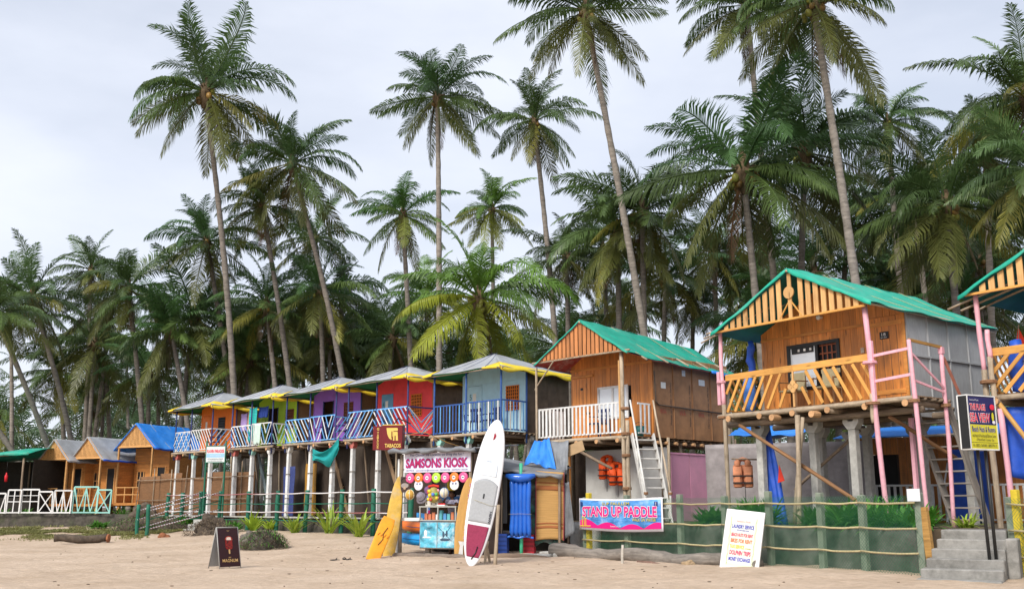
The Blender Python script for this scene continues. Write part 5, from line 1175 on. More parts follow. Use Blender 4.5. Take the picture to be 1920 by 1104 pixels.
hung('beach_bat', 'white round bat with face print hanging at left below the discs', 'bat', .61, 1.82, disc_white); hung('beach_bat', 'white round bat with face print hanging above the vendor', 'bat', 1.71, 1.82, disc_white)
for i, (x, z, c, lab) in enumerate(((.95, 1.85, (.10, .03, .12), 'dark purple bag hanging inside the kiosk'), (1.18, 1.86, (.16, .15, .15), 'grey bag hanging in the middle of the kiosk'), (1.42, 1.85, (.55, .40, .03), 'yellow bag hanging above the cream ball'))):
    o = MB().cbox(-.12, .12, -.04, .04, -.17, .17, .03).obj('shoulder_bag', flat('bag_%d' % i, c, .7), None, False, lf(HK, x, .25, z)); o.rotation_euler = (0, 0, HK[3]); tag(o, lab, 'bag')
paddle_banner('banner', 'inner paddle banner behind the kiosk goods at left', HK, .05, 2.0, .98, 1.62, 1.15, False)
MB().box(.0, .72, -.02, .0, .92, 1.0).obj('shelf_edge', WH, k_)
# counter
ct = thing('kiosk_counter', 'kiosk counter with surf posters and glass shelf of goods', 'counter', lf(HK, .68, -.1, .02), HK[3])
MB().cbox(0, 1.1, .02, .5, .22, .88, .01).obj('cabinet', OLDW, ct)
SEA = M('poster_sea', (.10, .42, .62), .35, .8, 3.2, stretch=(1, 1, 1.6), bump=0, ov=0, dirt=(.8, .88, .92), dirt_amt=.95, dirt_scale=3.8)
for k in range(2):
    p = MB().box(.03+.53*k, .54+.53*k, .008, .018, .25, .87).obj('poster', SEA, ct)
    q = MB(); cx = .26+.53*k
    if k == 0: q.ell((cx-.06, .004, .60), (.05, .003, .09), 10, 6); q.ell((cx-.02, .003, .50), (.13, .003, .02), 10, 6)
    else: q.ell((cx, .004, .45), (.15, .003, .035), 12, 6); q.ell((cx-.05, .003, .58), (.03, .003, .08), 8, 6); q.ell((cx+.05, .003, .6), (.03, .003, .08), 8, 6); q.tube([(cx-.2, .002, .75), (cx+.2, .002, .42)], .006, 4); q.tube([(cx-.12, .002, .42), (cx+.17, .002, .78)], .006, 4)
    q.obj('printed_figure', flat('figure_dark', (.05, .09, .14)) if k else WHI, p)
for z in (.9, 1.24): MB().cbox(-.02, 1.12, 0, .52, z, z+.03, .006).obj('shelf', M('pale_counter', (.42, .42, .38), .6, .2, 6), ct)
for x in (0, .55, 1.08): MB().box(x, x+.03, .0, .03, .93, 1.24).obj('upright', MATS['pale_counter'], ct)
MB().box(0, 1.1, .48, .5, .93, 1.24).obj('shelf_back', HARDB, ct)
rg = random.Random(3)
for i in range(9):
    x = .08+.115*i; hh = rg.uniform(.13, .25); o = MB().cbox(-.045, .045, -.04, .04, 0, hh, .006).obj('packet', flat('packet_%d' % i, rg.choice([(.7, .72, .74), (.1, .3, .6), (.65, .65, .6), (.12, .45, .5), (.6, .2, .1)])), None, False, lf(HK, .68+x, .12, .95)); o.rotation_euler = (0, 0, HK[3]); tag(o, 'small goods packet number %s from the left on the glass shelf' % ('one two three four five six seven eight nine'.split()[i]), 'packet', 'packets on the counter shelf')
bx = MB().cbox(-.2, .2, -.1, .1, 0, .2, .01).obj('card_box', flat('card_white', (.66, .62, .55)), None, False, lf(HK, .98, .1, 1.29)); bx.rotation_euler = (0, 0, HK[3]); tag(bx, 'pale dotted card box on the kiosk counter', 'box')
for i in range(6): inst('printed_dot', CACHE.setdefault('dot', MB().tube([(0, -.1035, 0), (0, -.101, 0)], .018, 8).mesh('printed_dot', SK)), bx, (-.14+.14*(i % 3), 0, .06+.09*(i//3)))
MB().cbox(-.06, .06, -.06, .06, .0, .22).obj('leg', OLDW, ct, False, (.12, .25, .0)); MB().cbox(-.06, .06, -.06, .06, 0, .22).obj('leg', OLDW, ct, False, (1.0, .25, .0))
rr = thing('sweet_tray', 'red sweets in a small tray on the kiosk counter', 'tray', lf(HK, 1.30, .02, 1.295), HK[3]); MB().cbox(-.12, .12, -.07, .07, 0, .03).obj('tray', WH, rr)
for i in range(5): MB().ell((-.08+.04*i, -.02+.02*(i % 2), .045), (.025, .03, .025), 8, 6).obj('sweet', RB, rr, True)
person('vendor in a pale patterned top leaning on the kiosk counter', lf(HK, 1.33, .5, .02), HK[3]+R(-5), M('patterned_top', (.52, .50, .66), .9, .5, 30, bump=0), flat('dark_skirt', (.05, .03, .06), .9), (((-.2, -.24, 1.30), (-.10, -.22, 1.46)), ((.22, -.2, 1.28), (.05, -.34, 1.31))))
person('woman in a white and green top standing far behind the grey stair', (16.3, 37, .9), R(20), flat('white_top', (.6, .62, .62), .9), flat('green_skirt', (.03, .16, .05), .9), (((-.22, -.05, 1.12), (-.2, -.2, .95)), ((.22, -.05, 1.12), (.2, -.2, .95))))
# kayaks in the kiosk
def kayak(label, x, y, z, Ln, mat, rz=0):
    o = MB()
    def fn(u, v):
        a = 2*math.pi*v; t = u*2-1; w_ = .30*(1-abs(t)**2.6)+.01; return V3(t*Ln/2, math.cos(a)*w_, max(math.sin(a), -.8)*.17*(1-.5*abs(t)**3)+.12*abs(t)**3)
    o.grid(fn, 18, 14); t = thing('kayak', label, 'kayak', lf(HK, x, y, z), HK[3]+rz); o.obj('hull', mat, t, True)
    MB().tube([(-.35, 0, .165), (.35, 0, .165)], .13, 12).obj('cockpit', BLACK, t).scale = (1, 1, .2); rod('seam', [(-Ln*.48+Ln*.96*i/16, -.31*(1-abs(i/8-1)**2.6)-.005, .02+.1*abs(i/8-1)**3) for i in range(17)], .008, flat('seam_blue', (.01, .06, .2)), t)
KB = flat('kayak_blue', (.02, .33, .78), .3); KO = flat('kayak_orange', (.72, .16, .015), .3)
kayak('large blue kayak lying lowest behind the kiosk counter', .75, .55, .42, 2.6, KB, R(6)); kayak('orange kayak stacked above the blue one in the kiosk', .65, .75, .72, 2.4, KO, R(4)); kayak('slim blue kayak topmost in the kiosk stack', 1.0, .9, .92, 2.2, KB)
mt = MB().tube([(-.25+.16*i, -.42+.03*math.sin(i), .06+.01*math.sin(i*2)) for i in range(17)], [.085+.015*math.sin(i*2.3) for i in range(17)], 10, jit=.1).obj('rolled_mat', M('grey_mat', (.19, .15, .12), .95, .3, 8, bump=.6), None, True, HK[:3], (0, 0, HK[3])); tag(mt, 'rolled grey mat lying along the front of the kiosk', 'mat')
MB().cbox(-.3, 2.5, -.35, 1.6, -.12, .06, .02).obj('sand_platform', M('packed_sand', (.36, .26, .18), .95, .2, 8, bump=.4), k_)
for i, (x, y) in enumerate(((.18, -.2), (.32, -.22), (.5, -.18), (.62, -.24))):
    t = thing('sandal', ('first', 'second', 'third', 'last')[i]+' of the four dark sandals under the kiosk kayaks, counted from the left', 'sandal', lf(HK, x, y, .06), HK[3]+.3*i, 'sandals below the kayaks'); q = MB().ell((0, 0, .012), (.05, .13, .014), 12, 6).obj('sole', BLACK, t, True); rod('strap', [(-.045, -.02, .02), (0, -.05, .06), (.045, -.02, .02)], .008, flat('strap_grey', (.3, .3, .32)), t, 5)
for i, (x, y) in enumerate(((-4.1, 25.6), (-3.95, 25.35), (-4.3, 25.4))):
    t = thing('sandal', ('rear', 'front right', 'front left')[i]+' black sandal on the sand left of the kiosk', 'sandal', (x, y, beach(x, y)+.005), i*.8, 'sandals left of the kiosk'); MB().ell((0, 0, .012), (.05, .13, .016), 12, 6).obj('sole', BLACK, t, True); rod('strap', [(-.045, -.02, .02), (0, -.05, .06), (.045, -.02, .02)], .009, BLACK, t, 5)

# ================================================================ surf boards
def board(name, label, bot, top_, width, thick, prof, mat, parts=(), roll=0.0, cat='surfboard'):
    """lofted board from tail (bot) to nose; local z along it, local -y = deck"""
    bot = Vector(bot); top_ = Vector(top_); Ln = (top_-bot).length; zd = (top_-bot).normalized()
    yd = Vector((0, 1, 0)); yd = (yd-zd*yd.dot(zd)).normalized(); yd = Quaternion(zd, roll) @ yd; xd = yd.cross(zd)
    t = thing(name, label, cat, bot); t.rotation_euler = Matrix((xd, yd, zd)).transposed().to_euler()
    n, m = 40, 20
    def hw(s): return width/2*prof(s)
    def fn(u, v):
        u = .5-.5*math.cos(math.pi*u)
        a = 2*math.pi*v; w_ = hw(u); c, s = math.cos(a), math.sin(a); e = .55
        th_ = thick*(.35+.65*min(1, 4*u*(1-u)+.15)); rk = .10*(abs(u-.5)*2)**3
        return V3(math.copysign(abs(c)**e, c)*w_, math.copysign(abs(s)**e, s)*th_/2-rk*Ln*.12, Ln*u)
    MB().grid(fn, n, m).obj('board', mat, t, True)
    def surf(u): return -thick/2*(.35+.65*min(1, 4*u*(1-u)+.15))-.10*(abs(u-.5)*2)**3*Ln*.12-.004
    for (nm, u0, u1, k, mt_, arch) in parts:
        def fp(a, b):
            uu = u0+(u1-u0)*b; s = a*2-1; w_ = hw(uu)*k; du = arch*(1-s*s)*b; return V3(s*w_, surf(min(uu, .99)), Ln*(uu+du))
        MB().grid(fp, 14, 16, .003).obj(nm, mt_, t, True)
    return t, Ln, surf
P_SUP = lambda s: max(.0004, (1-(abs(s-.5)/.5)**(2.5 if s > .5 else 2.25)))**.5
SUPW = M('sup_white', (.74, .74, .75), .28, .04, 3, bump=0, ov=0, dirt=(.55, .53, .5), dirt_amt=.3)
t, Ln, sf = board('paddle_board', 'tall white paddle board with grey and maroon pads propped upright', (-.90, 22.76, .02), (-.33, 23.75, 3.27), .66, .115, P_SUP, SUPW,
    [('maroon_pad', .06, .265, .80, M('maroon_pad', (.30, .035, .085), .85, .15, 20, bump=.3), .0), ('grey_pad', .285, .545, .82, M('grey_pad', (.40, .41, .42), .85, .08, 20, bump=.2), .035), ('pale_panel', .60, .68, .62, flat('ice_panel', (.66, .72, .78), .3), .03)])
MB().cbox(-.016, .016, sf(.46)-.012, sf(.46)-.004, Ln*.46-.05, Ln*.46+.06).obj('carry_handle', BLACK, t)
q = MB()
for i in range(3): q.tube([(-.03+.02*math.sin(a*2)+.015*i, sf(.87)-.005, Ln*.85+a*.11+.01*i) for a in [j/8*1.5 for j in range(9)]], [.012*(1-abs(j-4)/5) for j in range(9)], 5)
q.obj('red_logo', flat('logo_red', (.36, .02, .04)), t); text('lettering', 'Naish Pearl', .12, .025, flat('ink_grey', (.2, .2, .25)), t, (-.02, sf(.70)-.004, Ln*.70)); text('lettering', 'NAISH', .26, .05, SK, t, (.22, sf(.36)-.006, Ln*.33), (R(90), R(-90), 0), bold=.02)
rod('leash', [(-.02, sf(.06)-.01, Ln*.045), (.05, sf(.1)-.012, Ln*.09), (.07, sf(.15)-.01, Ln*.13)], .012, BLACK, t); rod('tie_line', [(-.37, -.02, Ln*.44), (-.1, -.085, Ln*.42), (.2, -.08, Ln*.405), (.37, -.02, Ln*.42)], .004, ROPE, t, 4)
P_LONG = lambda s: max(.02, 1-abs(2*s-.9)**2.6*(1 if s > .45 else .75))**.8 if s > .02 else .35
YB = M('old_yellow_board', (.58, .36, .05), .6, .25, 5, bump=.15, ov=0, dirt=(.42, .38, .30), dirt_amt=.9, dirt_scale=2.5)
board('surfboard', 'old chipped yellow surfboard standing at the kiosk left corner', (-3.14, 26.45, .0), (-2.95, 26.95, 2.08), .37, .06, lambda s: max(.0005, 1-(abs(s-.42)/.581)**2.3)**.6, YB)
YO = M('orange_board', (.80, .34, .02), .45, .12, 4, bump=.1, ov=0, dirt=(.70, .18, .02), dirt_amt=.7, dirt_scale=3)
t, Ln, sf = board('bodyboard', 'orange yellow bodyboard leaning on the sand left of the kiosk', (-3.42, 25.55, .0), (-3.10, 26.25, 1.02), .38, .06, lambda s: 1-.22*max(0, (s-.75)/.25)**2-.12*(1-s), YO, roll=.15)
rod('leash', [(-.02, sf(.4)-.01, Ln*.35), (.04, sf(.5)-.012, Ln*.5), (.0, sf(.6)-.012, Ln*.62), (.05, sf(.8)-.01, Ln*.78)], .008, BLACK, t); q = MB(); 
for i in range(4): q.tube([(-.12+.08*i, sf(.58)-.006, Ln*.55), (-.08+.08*i, sf(.6)-.006, Ln*.62)], .006, 5)
q.obj('print_mark', flat('print_orange', (.55, .1, .02)), t)
WB = M('tan_board', (.55, .31, .09), .6, .15, 4, stretch=(6, 6, .8), bump=.1, ov=0)
t, Ln, sf = board('surfboard', 'tan wooden board with vertical red lettering at the kiosk right post', lf(HK, 2.02, -.22, .12), lf(HK, 2.2, -.1, 2.0), .42, .05, lambda s: max(.001, 1-(abs(s-.42)/.581)**2.6)**.6, WB)
for i, ch in enumerate('SAMSON KIOSK'): 
    if ch != ' ': text('lettering', ch, .075, .085, flat('sign_maroon', (.42, .015, .10)), t, (.05-.0*i, sf(.5)-.012, Ln*(.90-.068*i)), bold=.02, outline=WHI, oc=.05)
MB().prism([(-.05, 0), (.06, 0), (.04, .22), (.09, .32), (-.09, .32), (-.04, .22)], -.09, -.06).obj('tail_fin', WH, t)
for i, (a, b, r) in enumerate((((-.38, 23.0, -.05), (-.30, 23.1, 1.35), .04), ((-.62, 23.25, -.05), (-.55, 23.4, .55), .035), ((-.48, 23.6, -.05), (-.62, 23.5, .75), .03))):
    o = pole('prop_pole', a, b, r, BARKL); tag(o, ('tall', 'short', 'thin leaning')[i]+' rough wooden pole propping the white paddle board', 'pole', 'prop poles behind the paddle board')
o = MB().tube([(0, 0, 0), (.6, .1, .02), (1.3, .05, 0), (1.9, 0, -.02)], [.1, .12, .09, .03], 10, jit=.1).obj('driftwood_log', M('brown_drift', (.24, .17, .12), .95, .3, 4, stretch=(.6, 6, 6), bump=.6), None, True, (-.75, 25.0, .08), (0, 0, R(12))); tag(o, 'brown driftwood lying behind the paddle board', 'log')
# ================================================================ stall with air bed and straw mat
st = thing('mat_stall', 'lean-to stall with grey canopy between the kiosk and the brown hut', 'stall', (0.0, 27.3, .12), R(-12))
def can(u, v): return V3(-.95+2.35*u, -.35+1.6*v, 2.42-.36*u+.2*v-.05*math.sin(math.pi*u)+.04*noise.noise((u*5, v*4, 8))-(.12*(1-v)**6))
MB().grid(can, 20, 10, .014)  .obj('canopy', TARPD, st, True)
MB().tube([V3(*can(i/16, 0))+V3(0, -.02, .0+.02*math.sin(i*1.9)) for i in range(17)], [.045+.015*math.sin(i*1.7) for i in range(17)], 8, jit=.15).obj('canopy_edge', TARPD, st, True)
for (x, y, z) in ((-.85, -.2, 2.35), (1.3, -.2, 2.0), (-.85, 1.2, 2.5), (1.3, 1.2, 2.2)): pole('post', (x, y, -.1), (x, y, z), .035, BARK, st)
MB().box(-.9, 1.35, 1.2, 1.24, 0, 2.3).obj('back_wall', MATS['near_black_boards'], st); MB().cbox(-.55, -.25, .5, .55, .75, 2.05).obj('grey_panel', GPLY, st); MB().cbox(-.6, .1, .2, .6, .5, .56).obj('shelf', OLDW, st)
FLOR = M('floral_cloth', (.07, .085, .08), .9, .9, 4, bump=.1, ov=0, dirt=(.05, .35, .28), dirt_amt=1.0, dirt_scale=5)
hang_cloth('floral_cloth', 'dark floral cloth hanging behind the straw mat', 'cloth', (.82, 27.08, 2.2), (math.cos(R(-12)), math.sin(R(-12)), 0), 1.15, 1.85, FLOR, 2, .02)
STRAW = M('straw_mat', (.50, .29, .10), .85, .28, 2, stretch=(.5, .5, 40), bump=.5, ov=0)
mt = thing('straw_mat', 'tan straw beach mat with brown stripes hung on the stall', 'mat', (.96, 26.95, .45), R(-12))
def ms(u, v): return V3(-.36+.74*u+.03*v, .02*math.sin(v*5)-.0, 1.78*v+.04*math.sin(u*3)*(1-v)-.05*u*v)
MB().grid(ms, 10, 26, .008).obj('weave', STRAW, mt, True)
for (a, b) in ((.16, .20), (.22, .245), (.72, .79), (.82, .84)):
    MB().grid(lambda u, v: V3(*ms(u, a+(b-a)*v))+V3(0, -.005, 0), 10, 3, .002).obj('stripe', M('straw_brown', (.36, .13, .045), .85, .25, 2, stretch=(.5, .5, 40), bump=.4, ov=0), mt, True)
for u in (0, 1): MB().tube([V3(*ms(u, i/20)) for i in range(21)], .012, 5).obj('edge_binding', flat('binding_red', (.35, .05, .08)), mt)
AIR = M('airbed_blue', (.02, .14, .62), .22, .08, 3, bump=0, ov=0, spec=.6)
ab = thing('air_bed', 'blue inflatable air bed hanging on a green pole', 'air bed', (.22, 26.75, .12), R(-8))
pole('green_pole', (0, .14, -.15), (0, .10, 2.3), .045, flat('pole_green', (.06, .45, .26)), ab)
for i in range(5):
    x = -.22+.11*i; MB().tube([(x*(.9+.25*abs(j/12-.5)), -.01*math.sin(j), .45+1.42*j/12) for j in range(13)], [.045]+[.064+.004*math.sin(j*2+i) for j in range(11)]+[.045], 10).obj('air_cell', AIR, ab, True)
MB().grid(lambda u, v: V3((-.34+.68*u)*(1-.12*v*(1-v)*0), -.02+.02*math.sin(u*9), .40+.05*v+.02*math.sin(u*11)), 14, 3, .01).obj('lower_hem', AIR, ab, True)
hd = MB().tube([(-.38, 0, 1.98), (-.2, -.05, 1.93), (0, -.06, 1.91), (.2, -.05, 1.93), (.38, 0, 1.98)], [.05, .10, .115, .10, .05], 12).obj('pillow', AIR, ab, True)
rod('cord', [(-.3, -.08, 1.0), (0, -.09, 1.01), (.3, -.08, 1.0)], .006, ROPE, ab, 4)
for i, (x, y, z, c, lab) in enumerate(((-.28, 27.1, .12, (.02, .07, .35), 'stack of blue goods under the stall left of the air bed'), (.42, 27.2, .1, (.45, .02, .04), 'red crate behind the air bed'))):
    t = thing('crate', lab, 'crate', (x, y, z), R(-12)); MB().cbox(-.18, .18, -.14, .14, 0, .5, .01).obj('box', flat('crate_%d' % i, c, .5), t)
    for k in range(4): MB().box(-.185, .185, -.147, -.141, .08+.11*k, .12+.11*k).obj('rib', flat('crate_rib_%d' % i, tuple(q*.6 for q in c), .5), t)
def drape(name, label, P, mat, fold=5, amp=.06, nu=24, nv=14):
    """cloth spanned between four corners (top left, top right, bottom right, bottom left)"""
    a, b, c, d = [Vector(p) for p in P]; n = (b-a).cross(d-a).normalized()
    def fn(u, v):
        p = a.lerp(b, u).lerp(d.lerp(c, u), v); return p+n*(amp*(.35+.65*v)*(.6*math.sin(u*fold*6.28+2*v+3*noise.noise((u*2.5, v*1.5, a.y)))+1.3*noise.noise((u*4, v*2.5, a.x))+.5*noise.noise((u*11, v*5, a.x))))+V3(0, 0, -.06*math.sin(math.pi*u)*(1-v))
    return tag(MB().grid(fn, nu, nv, .007).obj(name, mat, None, True), label, 'tarpaulin')
drape('tarpaulin', 'bright blue tarpaulin bunched above the straw mat stall', ((.62, 28.0, 3.08), (1.02, 28.0, 3.16), (1.18, 27.3, 2.25), (.30, 27.4, 2.45)), TARPB, 1.3, .09)
drape('tarpaulin', 'grey tarpaulin hanging right of the bright blue one', ((1.0, 28.05, 3.1), (1.55, 27.9, 3.08), (1.45, 27.3, 2.15), (1.15, 27.4, 2.2)), TARPD, 2, .05)
drape('tarpaulin', 'grey sheet hanging at the right post of the mat stall', ((1.32, 26.95, 2.0), (1.48, 26.9, 1.95), (1.62, 26.8, .65), (1.38, 26.9, .5)), TARPD, 2, .05, 10)
o = MB().cbox(-.25, .25, 0, .015, -.16, .16).obj('cardboard_sheet', M('cardboard', (.36, .24, .13), .9, .15, 5), None, False, (1.72, 27.85, 2.86), (R(-20), R(-20), R(-20))); tag(o, 'piece of brown cardboard stuck under the brown hut deck', 'cardboard')

# life vests
def vest(label, pos, rotz, mat, s=1.0):
    t = thing('life_vest', label, 'life vest', pos, rotz, 'life vests hung up to dry')
    for q in (-1, 1):
        p = MB().cbox(min(.015*q, .2*q), max(.015*q, .2*q), -.07, .02, -.32, .12, .035).obj('front_panel', mat, t, True)
        MB().cbox(min(.05*q, .17*q), max(.05*q, .17*q), -.10, -.072, -.22, -.02, .02).obj('pocket', mat, p)
        MB().tube([(.1*q, -.02, .10), (.11*q, .02, .2), (.09*q, .08, .2)], [.06, .065, .06], 8).obj('shoulder', mat, t, True)
    MB().cbox(-.2, .2, .06, .12, -.3, .15, .03).obj('back_panel', mat, t)
    MB().tube([(-.09, -.03, .16), (-.1, .06, .24), (0, .1, .27), (.1, .06, .24), (.09, -.03, .16)], .045, 8).obj('collar', mat, t, True)
    for z in (-.22, -.08): MB().box(-.205, .205, -.104, -.073, z-.014, z+.014).obj('belt', BLACK, t)
    rod('strap', [(.03, -.1, -.2), (.04, -.1, -.45), (.03, -.09, -.62)], .009, BLACK, t, 4); t.scale = (s, s, s); return t
VO = M('vest_orange', (.78, .09, .01), .65, .12, 6, bump=.3, ov=.05); VS = M('vest_faded', (.62, .25, .13), .75, .2, 6, bump=.3)
HWD = (3.16, 28.53, 0.9, R(-47))
vest('bright orange life vest hanging left on the pale panel under the brown hut', lf(HWD, -1.35, .72, 1.55), R(-25), VO, 1.15); vest('bright orange life vest hanging lower right beside the other one', lf(HWD, -.95, .70, 1.35), R(-10), VO, 1.1)
vest('faded salmon life vest hanging between the brown hut and the big hut', (5.75, 25.6, 2.15), R(-15), VS, 1.2)
o = rod('hanging_rail', [(5.5, 25.7, 2.48), (6.25, 25.5, 2.45)], .02, BARK); tag(o, 'thin pole from which the faded vest hangs', 'pole')

# ================================================================ behind and below the big hut
def back_panel(label, cat, p, q, z0, z1, mat, name='wall_sheet'):
    p = V3(*p, z0); q = V3(*q, z0); d = q-p; Ln = d.length
    def fn(u, v): return V3(Ln*u, .035*noise.noise((u*Ln*2.2, v*3, p.x))+.012*noise.noise((u*Ln*7, v*9, 2)), (z1-z0)*v)
    return tag(MB().grid(fn, 30, 16, .02).obj(name, mat, None, True, p, frame_rot(d)), label, cat)
CRINK = M('grey_plastic_sheet', (.30, .27, .27), .55, .25, 3, bump=.8, dirt=(.1, .09, .09), dirt_amt=.5)
back_panel('grey crinkled plastic sheet wall behind the stilts of the big hut', 'sheet', (5.4, 28.6), (9.2, 26.8), .85, 3.0, CRINK)
h = thing('ground_hut', 'low wooden hut with white railing behind the big hut stilts', 'hut', (9.2, 27.6, .9), R(-30))
plank_wall(h, 0, 6, lambda x: 2.25, 0, .9, .03, [(.2, .9, 0, 1.8)], WV, .2); MB().box(.2, .9, 1.2, 1.22, 0, 1.8).obj('doorway_shade_sheet', DARKIN, h)
MB().grid(lambda u, v: V3(-.4+7*u, -.5+3.5*v, 2.2+.5*v+.03*noise.noise((u*8, v*4, 1))), 20, 6, .02).obj('roof_sheet', TARPB, h, True); MB().box(0, 6, 3.0, 3.03, 0, 2.3).obj('back_wall', HARDB, h)
railing(h, (-.3, 0), (2.3, 0), .05, .95, 'vert', [WH], WH, w_=.07); railing(h, (3.2, 0), (5.5, 0), .05, .95, 'vert', [WH], WH, w_=.07)
stair(h, (2.75, -.02, .6), (2.75, -1.1, -.02), .8, 3, (1, 0, 0), WPL); 
for s in (-1, 1): slat('stair_rail', (2.75+.42*s, 0, 1.5), (2.75+.42*s, -1.1, .85), .06, .03, WH, h, (1, 0, 0))
drape('tarpaulin', 'long blue tarpaulin hanging at the leftmost stilt of the big hut', (lf(HB, -3.75, .75, 2.3), lf(HB, -3.45, .78, 2.35), lf(HB, -3.0, .7, .0), lf(HB, -3.5, .65, .0)), TARPB2, 2, .05, 14)
o = MB().prism([(0, 0), (.16, .05), (.05, .42)], 0, .02).obj('red_rag', flat('flag_red', (.6, .04, .02), .8), None, False, lf(HB, -3.15, .6, .95)); o.rotation_euler = (0, 0, R(-30)); tag(o, 'red rag tied to the long blue tarpaulin', 'cloth')
def canopy(label, P, mat, sag=.2):
    a, b, c, d = [Vector(p) for p in P]
    return tag(MB().grid(lambda u, v: a.lerp(b, u).lerp(d.lerp(c, u), v)+V3(0, 0, -sag*math.sin(math.pi*u)*math.sin(math.pi*v)+.04*noise.noise((u*6, v*5, a.x))), 18, 12, .012).obj('tarpaulin', mat, None, True), label, 'tarpaulin')
canopy('bright blue tarpaulin canopy between the brown hut and the big hut', ((6.0, 28.3, 3.25), (7.7, 27.6, 3.2), (9.3, 30, 3.7), (7.0, 31.2, 3.7)), TARPB)
canopy('blue tarpaulin roof far behind the stilts at the right', ((12.5, 27, 2.9), (19, 25, 2.8), (21, 30, 3.4), (14, 31, 3.4)), TARPB); back_panel('dark shed wall below the blue tarpaulin roof at right', 'wall', (12.6, 28.2), (19.5, 25.8), .85, 2.9, MATS['near_black_boards'])
back_panel('blue sheet hanging beside the far stair at the right', 'sheet', (10.9, 25.6), (11.7, 25.3), .9, 2.7, TARPB2)
# clutter below the painted huts
ww = thing('woven_wall', 'brown woven mat wall behind the left stilts', 'wall', (-18.3, 50.6, .85), R(-42.55))
for k in range(5):
    MB().grid(lambda u, v: V3(2.0*k+1.98*u, .04*noise.noise((u*4, v*3, k)), (1.9+.14*math.sin(k*2.3))*v), 12, 8, .02).obj('mat_panel', MATW, ww, True)
for k in range(7): pole('bamboo', (.1+1.5*k+random.uniform(-.4, .4), -.06, -.05), (.12+1.5*k+random.uniform(-.1, .1), -.06, 2.0+random.uniform(-.1, .5)), .022, BARKL if k % 3 else BARK, ww)
for z in (.75, 1.7): pole('bamboo_rail', (0, -.1, z), (9.9, -.1, z+.05), .02, BARK, ww, seg=10)
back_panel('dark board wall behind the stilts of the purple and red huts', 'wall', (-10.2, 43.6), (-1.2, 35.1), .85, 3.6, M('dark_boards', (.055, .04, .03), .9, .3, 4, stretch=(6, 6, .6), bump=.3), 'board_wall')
back_panel('mustard yellow door panel under the purple hut', 'panel', (-8.3, 41.3), (-7.75, 40.75), .9, 3.0, paint('mustard', (.36, .18, .02)), 'door_panel'); back_panel('dark blue door panel left of the mustard one', 'panel', (-9.3, 41.9), (-8.75, 41.35), .9, 2.9, NAVY, 'door_panel')
drape('tarpaulin', 'bright blue tarpaulin slung under the lime hut', (loc_row(13.6, -.9, 1.4, 2.1), loc_row(9.1, -2.6, 1.3, 2.05), loc_row(9.1, -2.7, 1.2, 1.25), loc_row(13.6, -.8, 1.3, 1.2)), TARPB, 3, .1)
for i, (t0, xx) in enumerate(((14.2, -1.6), (9.4, -.9), (4.5, -2.4))):
    s_ = thing('ladder_stair', 'slanting '+('grey stair under the lime hut', 'brown stair under the purple hut', 'dark stair under the red hut')[i], 'stair', loc_row(t0, xx, .9, 0), ROT)
    stair(s_, (-.2, .2, 2.7), (1.25, .1, 0), .55, 8, (0, 1, 0), (M('blue_grey_wood', (.16, .20, .22), .8, .2, 5), DECKW, DECKW)[i])
for i in range(9):
    t0 = 17.5-i*1.95; o = pole('thin_prop', loc_row(t0, -.4, .75+.3*(i % 2), -.1), loc_row(t0, -.2, .5, 2.75), .035, BARK if i % 2 else BARKL)
    tag(o, ('first second third fourth fifth sixth seventh eighth ninth'.split()[i])+' thin bark pole among the white stilts, counted from the left', 'pole', 'thin props under the painted huts')
for i, (t0, xx, yy) in enumerate(((13.6, -2.6, .8), (9.1, -1.9, .75), (9.1, -.7, .8), (4.75, -2.5, .7), (0, -1.9, .55), (0, -1.1, .6), (18.6, -1.2, .75))):
    chair('plastic_chair', ('dark chair at the left of the lime hut balcony', 'blue chair before the purple hut doorway', 'blue chair at the right of the purple hut balcony', 'dark chair before the pale blue door of the red hut', 'dark chair behind the left railing of the pale blue hut', 'dark chair behind the right railing of the pale blue hut', 'dark chair on the orange hut balcony')[i], loc_row(t0, xx, yy, 2.9 if t0 else 2.8), ROT+.4*math.sin(i*2), PLAST, None, 'chairs on the hut balconies')

# ================================================================ signs on the painted row
b = thing('tobacco_sign', 'maroon light box sign with yellow emblem hanging under the red hut', 'sign', (-3.92, 30.9, 2.98), R(-10))
MARO = flat('sign_dark_red', (.16, .008, .012), .35); SY = flat('sign_cream_yellow', (.72, .52, .12), .4)
MB().cbox(0, .62, 0, .3, 0, .74, .008).obj('box', MARO, b); MB().box(-.01, .63, -.006, .3, .74, .765).obj('top_edge', SY, b); MB().cbox(-.34, -.012, .12, .3, .01, .73, .006).obj('side_box', MARO, b)
q = MB().prism([(.12, .66), (.46, .66), (.48, .62), (.47, .57), (.34, .57), (.33, .42), (.28, .30), (.21, .35), (.15, .47)], -.006, -.001).obj('emblem', SY, b); MB().prism([(.34, .545), (.47, .545), (.49, .28), (.42, .28), (.41, .43), (.38, .43), (.38, .28), (.33, .28)], -.006, -.001).obj('emblem', SY, b); MB().prism([(.28, .56), (.31, .56), (.31, .33), (.28, .36)], -.009, -.0065).obj('emblem_gap', MARO, b)
text('lettering', 'TABACOS', .50, .12, SY, b, (.33, -.003, .13), bold=.03); 
for i, ch in enumerate('TABACOS'): text('lettering', ch, .06, .07, SY, b, (-.18, .117, .52-.072*i), bold=.02)
text('emblem', 'G', .07, .08, SY, b, (-.18, .117, .64), bold=.03); rod('hanger', [(.3, .15, .76), (.3, .6, 1.0), (.3, 2.0, .95)], .02, BLACK, b)
b = thing('hotel_sign', 'white and blue lettered board in a green frame on tall green poles', 'sign', (-12.55, 43.3, .3), R(-14))
x0, z0 = -.42, 2.85
